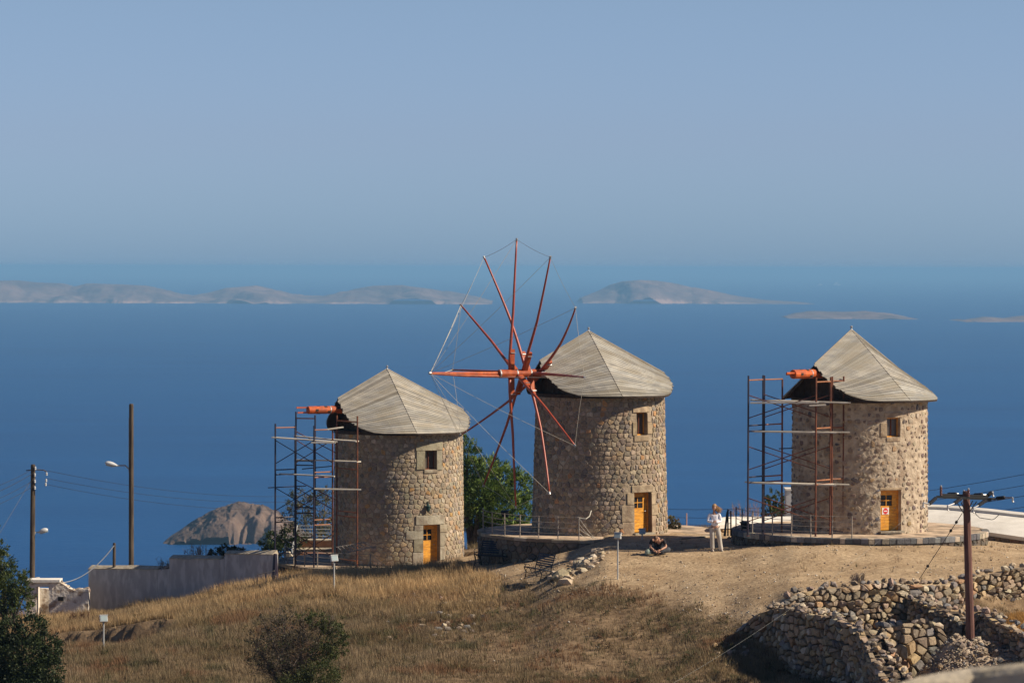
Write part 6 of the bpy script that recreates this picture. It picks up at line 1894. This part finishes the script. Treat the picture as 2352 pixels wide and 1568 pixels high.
# ------------------------------------------------------------------ benches
m_iron = mat('dark_cast_iron', (0.008, 0.008, 0.010), 0.6)
m_slat = mat('navy_painted_slat', (0.008, 0.014, 0.032), 0.6, (0.016, 0.026, 0.052), scale=6, spec=0.15)
def bench(u, v, rot, label, group):
    p = on_ground(u, v, 112, 143)
    root = thing('park_bench', (p.x, p.y, p.z), label, 'bench', group, rot)
    Lb = 1.30
    def loc(o):
        o.parent = root; return o
    for i in range(6):                                      # seat slats, front to back (facing -y)
        g = G(); y = -0.24 + i * 0.082; z = 0.43 - 0.015 * i + (0.012 if i == 0 else 0); g.box((0, y, z), (Lb, 0.062, 0.024), Matrix.Rotation(-0.05, 3, 'X')); loc(g.build('seat_slat', m_slat, None))
    for i in range(6):
        g = G(); z = 0.50 + i * 0.078; y = 0.215 + i * 0.024; g.box((0, y, z), (Lb, 0.022, 0.050), Matrix.Rotation(-0.28, 3, 'X')); loc(g.build('back_slat', m_slat, None))
    for e in (-1, 1):
        x = e * (Lb / 2 - 0.03); g = G(); T_ = lambda pts, r=0.017: g.tube([Vector((x, a, b)) for a, b in pts], r, 6)
        T_([(-0.25, 0.0), (-0.22, 0.10), (-0.19, 0.22), (-0.23, 0.34), (-0.26, 0.42)], 0.02)
        T_([(0.27, 0.0), (0.22, 0.12), (0.18, 0.25), (0.18, 0.38), (0.22, 0.55), (0.30, 0.78), (0.36, 0.95)], 0.02)
        T_([(-0.26, 0.42), (0.0, 0.40), (0.19, 0.37)], 0.018)
        T_([(-0.23, 0.08), (-0.05, 0.13), (0.12, 0.13), (0.24, 0.07)], 0.012)
        for (cy, cz, r, a0, a1) in ((-0.10, 0.30, 0.085, 0, 300), (0.07, 0.29, 0.075, 60, 360)):   # scrolls
            T_([(cy + r * math.cos(D(a)), cz + r * math.sin(D(a))) for a in range(a0, a1 + 1, 30)], 0.011)
        loc(g.build('side_frame', m_iron, None))
        g = G(); T_([(0.22, 0.60), (0.05, 0.64), (-0.12, 0.66), (-0.24, 0.63), (-0.28, 0.56), (-0.24, 0.50), (-0.18, 0.53)], 0.016)
        T_([(-0.24, 0.43), (-0.20, 0.50), (-0.10, 0.52), (-0.04, 0.46)], 0.011)
        loc(g.build('armrest', m_iron, None))
    g = G(); g.tube([(-Lb / 2 + .04, 0.05, 0.12), (Lb / 2 - .04, 0.05, 0.12)], 0.010, 5); loc(g.build('stretcher', m_iron, None))
    return root
BG = 'dark blue cast iron benches on the slope'
bench(1130, 1299, D(-32), 'dark bench in the shade of the terrace wall under the pine', BG)
bench(1237, 1330, D(-64), 'sunlit dark blue bench beside the rocky bank', BG)
def litter(u, v, s, label):
    p = on_ground(u, v, 105, 143); o = put_rock(p + Vector((0, 0, .03)), s, None, 'litter', random.Random(3)); o.scale.z = s * 0.25
    o.data = o.data.copy(); o.data.materials[0] = m_white; tag(o, label, 'litter')
litter(1114, 1345, 0.22, 'scrap of white litter on the bare ground below the shaded bench')

# ------------------------------------------------------------------ people
def skin_mesh(name, m, joints, bones, parent, sub=2, root=None):
    me = bpy.data.meshes.new(name); keys = list(joints); idx = {k: i for i, k in enumerate(keys)}
    me.from_pydata([joints[k][0] for k in keys], [(idx[a], idx[b]) for a, b in bones], [])
    o = bpy.data.objects.new(name, me); COL.objects.link(o)
    md = o.modifiers.new('s', 'SKIN'); md.use_smooth_shade = True; md.branch_smoothing = 0.6
    for i, k in enumerate(keys):
        r = joints[k][1]; r = r if isinstance(r, tuple) else (r, r)
        sv = me.skin_vertices[0].data[i]; sv.radius = r; sv.use_root = (k == (root or keys[0]))
    o.modifiers.new('d', 'SUBSURF').levels = sub
    dg = bpy.context.evaluated_depsgraph_get(); ev = o.evaluated_get(dg)
    nm = bpy.data.meshes.new_from_object(ev); nm.name = name
    o.modifiers.clear(); o.data = nm; bpy.data.meshes.remove(me)
    nm.materials.clear(); nm.materials.append(m); nm.polygons.foreach_set('use_smooth', [True] * len(nm.polygons))
    o.parent = parent
    return o
m_skin = mat('skin', (0.45, 0.25, 0.165), 0.55)
def hand(g_name, parent, wrist, dirv, palmn, m, s=1.0):
    """palm and five bent fingers"""
    dirv = Vector(dirv).normalized(); pn = Vector(palmn).normalized(); sd = dirv.cross(pn).normalized()
    w = Vector(wrist); J = {'w': (w, (0.020 * s, 0.026 * s)), 'p': (w + dirv * 0.05 * s, (0.016 * s, 0.034 * s)), 'q': (w + dirv * 0.085 * s, (0.013 * s, 0.034 * s))}
    B = [('w', 'p'), ('p', 'q')]
    o = skin_mesh(g_name, m, J, B, parent, 1)
    g = G()
    for i, (off, ln) in enumerate(((-0.03, 0.062), (-0.010, 0.074), (0.010, 0.078), (0.030, 0.070))):
        a = w + dirv * 0.075 * s + sd * off * s; b = a + dirv * ln * 0.5 * s - pn * 0.006 * s; c = b + dirv * ln * 0.3 * s - pn * 0.020 * s; d_ = c + dirv * ln * 0.1 * s - pn * 0.022 * s
        g.tube([a, b, c, d_], [0.0095 * s, 0.009 * s, 0.008 * s, 0.006 * s], 6)
    a = w + dirv * 0.03 * s + sd * 0.03 * s; b = a + (dirv * 0.5 + sd * 0.8).normalized() * 0.035 * s; c = b + (dirv * 0.9 + sd * 0.2).normalized() * 0.030 * s - pn * 0.008 * s
    g.tube([a, b, c], [0.012 * s, 0.011 * s, 0.008 * s], 6)
    f = g.build('fingers', m, None, smooth=True); f.parent = o
    return o
def head(parent, c, R, m_hair, hair_fn, face=True, s=1.0):
    """skull with face; R turns the head (its -y looks ahead)"""
    c = Vector(c); bm = bmesh.new(); bmesh.ops.create_uvsphere(bm, u_segments=20, v_segments=14, radius=1.0)
    for v_ in bm.verts:
        x, y, z = v_.co
        yy = y * 0.098 * s; xx = x * 0.074 * s; zz = z * 0.115 * s
        if z < 0: xx *= 1 - 0.32 * (-z) ** 1.3; yy = yy * (1 - 0.12 * -z) - 0.012 * (-z) * s
        if y < -0.5 and abs(x) < 0.22 and -0.25 < z < 0.15: yy -= 0.020 * s * (1 - abs(x) / 0.22) * (1.2 - (z + .25) * 1.6)
        if y < -0.6 and 0.05 < z < 0.25 and 0.2 < abs(x) < 0.55: yy += 0.008 * s
        v_.co = Vector((xx, yy, zz))
    me = bpy.data.meshes.new('head'); bm.to_mesh(me); bm.free(); me.materials.append(m_skin)
    me.transform(Matrix.Translation(c) @ R.to_4x4()); me.polygons.foreach_set('use_smooth', [True] * len(me.polygons))
    o = bpy.data.objects.new('head', me); COL.objects.link(o); o.parent = parent
    g = G()
    for e in (-1, 1): g.lathe(c + R @ Vector((e * 0.028 * s, -0.088 * s, 0.014 * s)), [(0.004, -0.012), (0.011, 0.0), (0.004, 0.008)], 8, axis=R @ Vector((0, -1, 0)))
    e_ = g.build('eyes', m_black, None); e_.parent = o
    g = G(); g.beam(c + R @ Vector((-0.022 * s, -0.098 * s, -0.058 * s)), c + R @ Vector((0.022 * s, -0.098 * s, -0.058 * s)), 0.010, 0.010)
    l_ = g.build('mouth', mat('lips', (0.35, 0.12, 0.10), 0.6) if 'lips' not in bpy.data.materials else bpy.data.materials['lips'], None); l_.parent = o
    for e in (-1, 1):
        g = G(); g.lathe(c + R @ Vector((e * 0.074 * s, 0.008 * s, 0.0)), [(0.012, -0.004), (0.026, 0.0), (0.020, 0.010), (0.006, 0.012)], 10, axis=R @ Vector((e, 0, 0)))
        a_ = g.build('ear', m_skin, None); a_.parent = o
    bm = bmesh.new(); bmesh.ops.create_uvsphere(bm, u_segments=18, v_segments=12, radius=1.0)
    dele = []
    for v_ in bm.verts:
        x, y, z = v_.co; nz = 1 + 0.08 * noise.noise(v_.co * 4)
        v_.co = Vector((x * 0.086 * s * nz, y * 0.110 * s * nz + 0.010 * s, z * 0.125 * s * nz + 0.012 * s))
        if y < -0.35 and z < 0.42: dele.append(v_)
        elif z < hair_fn: dele.append(v_)
    bmesh.ops.delete(bm, geom=dele, context='VERTS')
    me = bpy.data.meshes.new('hair'); bm.to_mesh(me); bm.free(); me.materials.append(m_hair)
    me.transform(Matrix.Translation(c) @ R.to_4x4()); me.polygons.foreach_set('use_smooth', [True] * len(me.polygons))
    h = bpy.data.objects.new('hair', me); COL.objects.link(h); h.parent = parent
    return o, h

def woman():
    p = on_ground(1640, 1266, 115, 135)
    root = thing('person', (p.x, p.y, p.z), 'standing person in white top and loose pale trousers, arms folded, hair blown sideways', 'person')
    mt = mat('white_cotton', (0.80, 0.80, 0.84), 0.85, (0.66, 0.66, 0.72), scale=7, bump=0.012, bscale=11)
    mtr = mat('pale_linen', (0.42, 0.385, 0.33), 0.9, (0.54, 0.50, 0.44), scale=6, bump=0.018, bscale=9, stretch=(1, 1, 0.4))
    J = {'pel': ((0.02, 0, 0.93), (0.13, 0.10)), 'bel': ((0.02, 0, 1.06), (0.105, 0.085)), 'che': ((0.01, 0, 1.24), (0.125, 0.09)), 'ntop': ((0.0, -0.005, 1.385), (0.06, 0.055)), 'nk': ((0.0, -0.012, 1.47), 0.044), 'hd': ((0.0, -0.02, 1.53), 0.05),
         'sl': ((-0.165, 0, 1.345), 0.048), 'el': ((-0.215, -0.03, 1.085), 0.036), 'wl': ((-0.02, -0.185, 1.085), 0.024),
         'sr': ((0.175, 0, 1.345), 0.048), 'er': ((0.225, -0.03, 1.085), 0.036), 'wr': ((0.03, -0.20, 1.05), 0.024),
         'hl': ((-0.075, 0, 0.88), 0.09), 'kl': ((-0.06, -0.03, 0.48), 0.056), 'al': ((-0.055, 0.01, 0.09), 0.034), 'tl': ((-0.05, -0.13, 0.035), 0.030),
         'hr': ((0.11, 0, 0.88), 0.09), 'kr': ((0.19, -0.02, 0.48), 0.056), 'ar': ((0.25, 0.05, 0.09), 0.034), 'tr': ((0.29, -0.09, 0.035), 0.030)}
    Bn = [('pel', 'bel'), ('bel', 'che'), ('che', 'ntop'), ('ntop', 'nk'), ('nk', 'hd'), ('che', 'sl'), ('sl', 'el'), ('el', 'wl'), ('che', 'sr'), ('sr', 'er'), ('er', 'wr'), ('pel', 'hl'), ('hl', 'kl'), ('kl', 'al'), ('al', 'tl'), ('pel', 'hr'), ('hr', 'kr'), ('kr', 'ar'), ('ar', 'tr')]
    skin_mesh('body', m_skin, J, Bn, root, 2)
    Jt = {'pel': ((0.02, 0, 0.875), (0.172, 0.14)), 'bel': ((0.02, 0, 1.04), (0.125, 0.105)), 'che': ((0.01, 0, 1.24), (0.145, 0.112)), 'nt': ((0.0, 0.005, 1.37), (0.085, 0.07)),
          'sl': ((-0.165, 0, 1.345), 0.062), 'ml': ((-0.20, -0.01, 1.22), 0.056), 'el': ((-0.225, -0.03, 1.085), 0.054), 'fl': ((-0.12, -0.12, 1.075), 0.048), 'wl': ((-0.04, -0.18, 1.085), 0.038),
          'sr': ((0.175, 0, 1.345), 0.062), 'mr': ((0.21, -0.01, 1.22), 0.056), 'er': ((0.235, -0.03, 1.085), 0.054), 'fr': ((0.13, -0.13, 1.06), 0.048), 'wr': ((0.05, -0.195, 1.05), 0.038)}
    skin_mesh('top', mt, Jt, [('pel', 'bel'), ('bel', 'che'), ('che', 'nt'), ('che', 'sl'), ('sl', 'ml'), ('ml', 'el'), ('el', 'fl'), ('fl', 'wl'), ('che', 'sr'), ('sr', 'mr'), ('mr', 'er'), ('er', 'fr'), ('fr', 'wr')], root, 2)
    Jp = {'pel': ((0.02, 0, 0.93), (0.150, 0.12)), 'hl': ((-0.075, 0, 0.82), (0.115, 0.115)), 'ml': ((-0.07, -0.02, 0.62), 0.105), 'kl': ((-0.065, -0.02, 0.46), 0.095), 'cl': ((-0.06, 0.0, 0.22), 0.088), 'al': ((-0.055, 0.0, 0.045), (0.085, 0.095)),
          'hr': ((0.115, 0, 0.82), (0.115, 0.115)), 'mr': ((0.155, -0.02, 0.62), 0.100), 'kr': ((0.19, -0.01, 0.46), 0.090), 'cr': ((0.225, 0.02, 0.22), 0.082), 'ar': ((0.255, 0.04, 0.045), (0.078, 0.090))}
    skin_mesh('trousers', mtr, Jp, [('pel', 'hl'), ('hl', 'ml'), ('ml', 'kl'), ('kl', 'cl'), ('cl', 'al'), ('pel', 'hr'), ('hr', 'mr'), ('mr', 'kr'), ('kr', 'cr'), ('cr', 'ar')], root, 2)
    ms = mat('beige_shoe', (0.5, 0.45, 0.38), 0.7)
    for (x, y) in ((-0.055, -0.07), (0.275, -0.03)):
        g = G(); g.tube([(x - .005, y + 0.13, 0.035), (x, y + 0.05, 0.05), (x + .01, y - 0.04, 0.042), (x + .02, y - 0.12, 0.03)], [0.035, 0.042, 0.04, 0.025], 10); o = g.build('shoe', ms, None, smooth=True); o.parent = root
    hand('hand', root, (-0.02, -0.17, 1.10), (1, 0.1, 0.1), (0, -1, 0), m_skin, 0.72); hand('hand', root, (0.02, -0.19, 1.07), (-1, 0.15, 0.15), (0, -1, 0), m_skin, 0.72)
    mh = mat('light_brown_hair', (0.26, 0.14, 0.06), 0.6, (0.40, 0.24, 0.11), scale=20)
    Rh = (Matrix.Rotation(D(-22), 3, 'Z') @ Matrix.Rotation(D(12), 3, 'X') @ Matrix.Rotation(D(6), 3, 'Y'))
    _, h = head(root, (0.0, -0.035, 1.575), Rh, mh, -0.55)
    rnd = random.Random(2); g = G()
    for k in range(70):                                     # strands blown to the side
        a = Vector((0.045 + rnd.uniform(-.05, .03), rnd.uniform(-.06, .05), 1.60 + rnd.uniform(-.10, .06))); ln = rnd.uniform(0.10, 0.24)
        b = a + Vector((ln * 0.55, rnd.uniform(-.03, .03), -0.07)); c = a + Vector((ln, rnd.uniform(-.04, .04), -0.13 + rnd.uniform(-.05, .06)))
        g.tube([a, b, c], [0.014, 0.010, 0.003], 5)
    o = g.build('blown_hair', mh, None, smooth=True); o.parent = root
    return root
woman()

def seated():
    p = on_ground(1511, 1271, 115, 135)
    root = thing('person', (p.x, p.y, p.z), 'person in black T-shirt sitting cross-legged on the bare ground, bent over their hands', 'person')
    mb = mat('black_cotton', (0.016, 0.014, 0.016), 0.85, (0.03, 0.026, 0.028), scale=8, bump=0.01, bscale=14)
    mj = mat('dark_grey_trousers', (0.045, 0.05, 0.058), 0.9, (0.075, 0.08, 0.09), scale=7, bump=0.01, bscale=12)
    mhair = mat('brown_hair', (0.09, 0.045, 0.025), 0.6, (0.15, 0.08, 0.045), scale=22)
    J = {'pel': ((0.02, 0.12, 0.13), (0.15, 0.11)), 'bel': ((0.02, 0.06, 0.27), (0.13, 0.10)), 'che': ((0.0, -0.05, 0.45), (0.15, 0.11)), 'up': ((-0.03, -0.13, 0.545), (0.09, 0.07)), 'nk': ((-0.06, -0.20, 0.57), 0.055), 'hd': ((-0.08, -0.27, 0.56), 0.055),
         'sl': ((-0.21, -0.10, 0.50), 0.062), 'el': ((-0.30, -0.22, 0.27), 0.044), 'wl': ((-0.16, -0.42, 0.16), 0.030),
         'sr': ((0.19, -0.08, 0.50), 0.062), 'er': ((0.29, -0.18, 0.26), 0.044), 'wr': ((0.08, -0.40, 0.17), 0.030),
         'hl': ((-0.09, 0.08, 0.12), 0.10), 'kl': ((-0.34, -0.22, 0.13), 0.070), 'al': ((0.02, -0.40, 0.07), 0.042), 'tl': ((0.13, -0.42, 0.05), 0.036),
         'hr': ((0.13, 0.08, 0.12), 0.10), 'kr': ((0.40, -0.18, 0.17), 0.070), 'ar': ((0.05, -0.30, 0.075), 0.042), 'tr': ((-0.08, -0.30, 0.05), 0.036)}
    Bn = [('pel', 'bel'), ('bel', 'che'), ('che', 'up'), ('up', 'nk'), ('nk', 'hd'), ('che', 'sl'), ('sl', 'el'), ('el', 'wl'), ('che', 'sr'), ('sr', 'er'), ('er', 'wr'), ('pel', 'hl'), ('hl', 'kl'), ('kl', 'al'), ('al', 'tl'), ('pel', 'hr'), ('hr', 'kr'), ('kr', 'ar'), ('ar', 'tr')]
    skin_mesh('body', m_skin, J, Bn, root, 2)
    Js = {'pel': ((0.02, 0.12, 0.17), (0.175, 0.135)), 'bel': ((0.02, 0.06, 0.29), (0.155, 0.125)), 'che': ((0.0, -0.04, 0.45), (0.175, 0.13)), 'up': ((-0.02, -0.11, 0.54), (0.11, 0.085)),
          'sl': ((-0.21, -0.10, 0.50), 0.080), 'ml': ((-0.285, -0.20, 0.32), 0.066), 'sr': ((0.19, -0.08, 0.50), 0.080), 'mr': ((0.272, -0.16, 0.31), 0.066)}
    skin_mesh('t_shirt', mb, Js, [('pel', 'bel'), ('bel', 'che'), ('che', 'up'), ('che', 'sl'), ('sl', 'ml'), ('che', 'sr'), ('sr', 'mr')], root, 2)
    Jp = {'pel': ((0.02, 0.12, 0.135), (0.17, 0.13)), 'hl': ((-0.10, 0.06, 0.13), 0.12), 'kl': ((-0.34, -0.22, 0.135), 0.088), 'cl': ((-0.14, -0.34, 0.10), 0.075), 'al': ((0.02, -0.40, 0.075), 0.060),
          'hr': ((0.14, 0.06, 0.13), 0.12), 'kr': ((0.41, -0.18, 0.18), 0.092), 'cr': ((0.20, -0.27, 0.11), 0.078), 'ar': ((0.04, -0.31, 0.08), 0.060)}
    skin_mesh('trousers', mj, Jp, [('pel', 'hl'), ('hl', 'kl'), ('kl', 'cl'), ('cl', 'al'), ('pel', 'hr'), ('hr', 'kr'), ('kr', 'cr'), ('cr', 'ar')], root, 2)
    for (a, b) in (((0.04, -0.41, 0.055), (0.20, -0.43, 0.045)), ((-0.02, -0.31, 0.055), (-0.16, -0.33, 0.045))):
        a, b = Vector(a), Vector(b); g = G(); g.tube([a, a.lerp(b, .4), a.lerp(b, .8), b], [0.036, 0.042, 0.038, 0.024], 10); o = g.build('shoe', m_black, None, smooth=True); o.parent = root
    hand('hand', root, (-0.16, -0.42, 0.16), (0.7, -0.5, -0.25), (0, -0.3, 1), m_skin); hand('hand', root, (0.08, -0.40, 0.17), (-0.7, -0.5, -0.2), (0, -0.3, 1), m_skin)
    Rh = Matrix.Rotation(D(-10), 3, 'Z') @ Matrix.Rotation(D(52), 3, 'X')
    head(root, (-0.085, -0.30, 0.545), Rh, mhair, -0.35)
    b = Vector((p.x - 0.36, p.y - 0.30, p.z))
    g = G(); bm_ = [(0.0, 0.0), (0.09, 0.0), (0.12, 0.05), (0.11, 0.12), (0.06, 0.17), (0.02, 0.19)]
    g.lathe(b, [(0.085, 0), (0.12, 0.04), (0.115, 0.11), (0.07, 0.16), (0.025, 0.19)], 10); g.tube([b + Vector((-.05, 0, .15)), b + Vector((-.04, 0, .24)), b + Vector((.04, 0, .24)), b + Vector((.05, 0, .15))], 0.008)
    tag(g.build('cloth_bag', mat('pale_green_cloth', (0.30, 0.36, 0.28), 0.9, (0.22, 0.27, 0.24), scale=9), smooth=False), 'small pale green bag on the ground beside the seated person', 'bag')
seated()
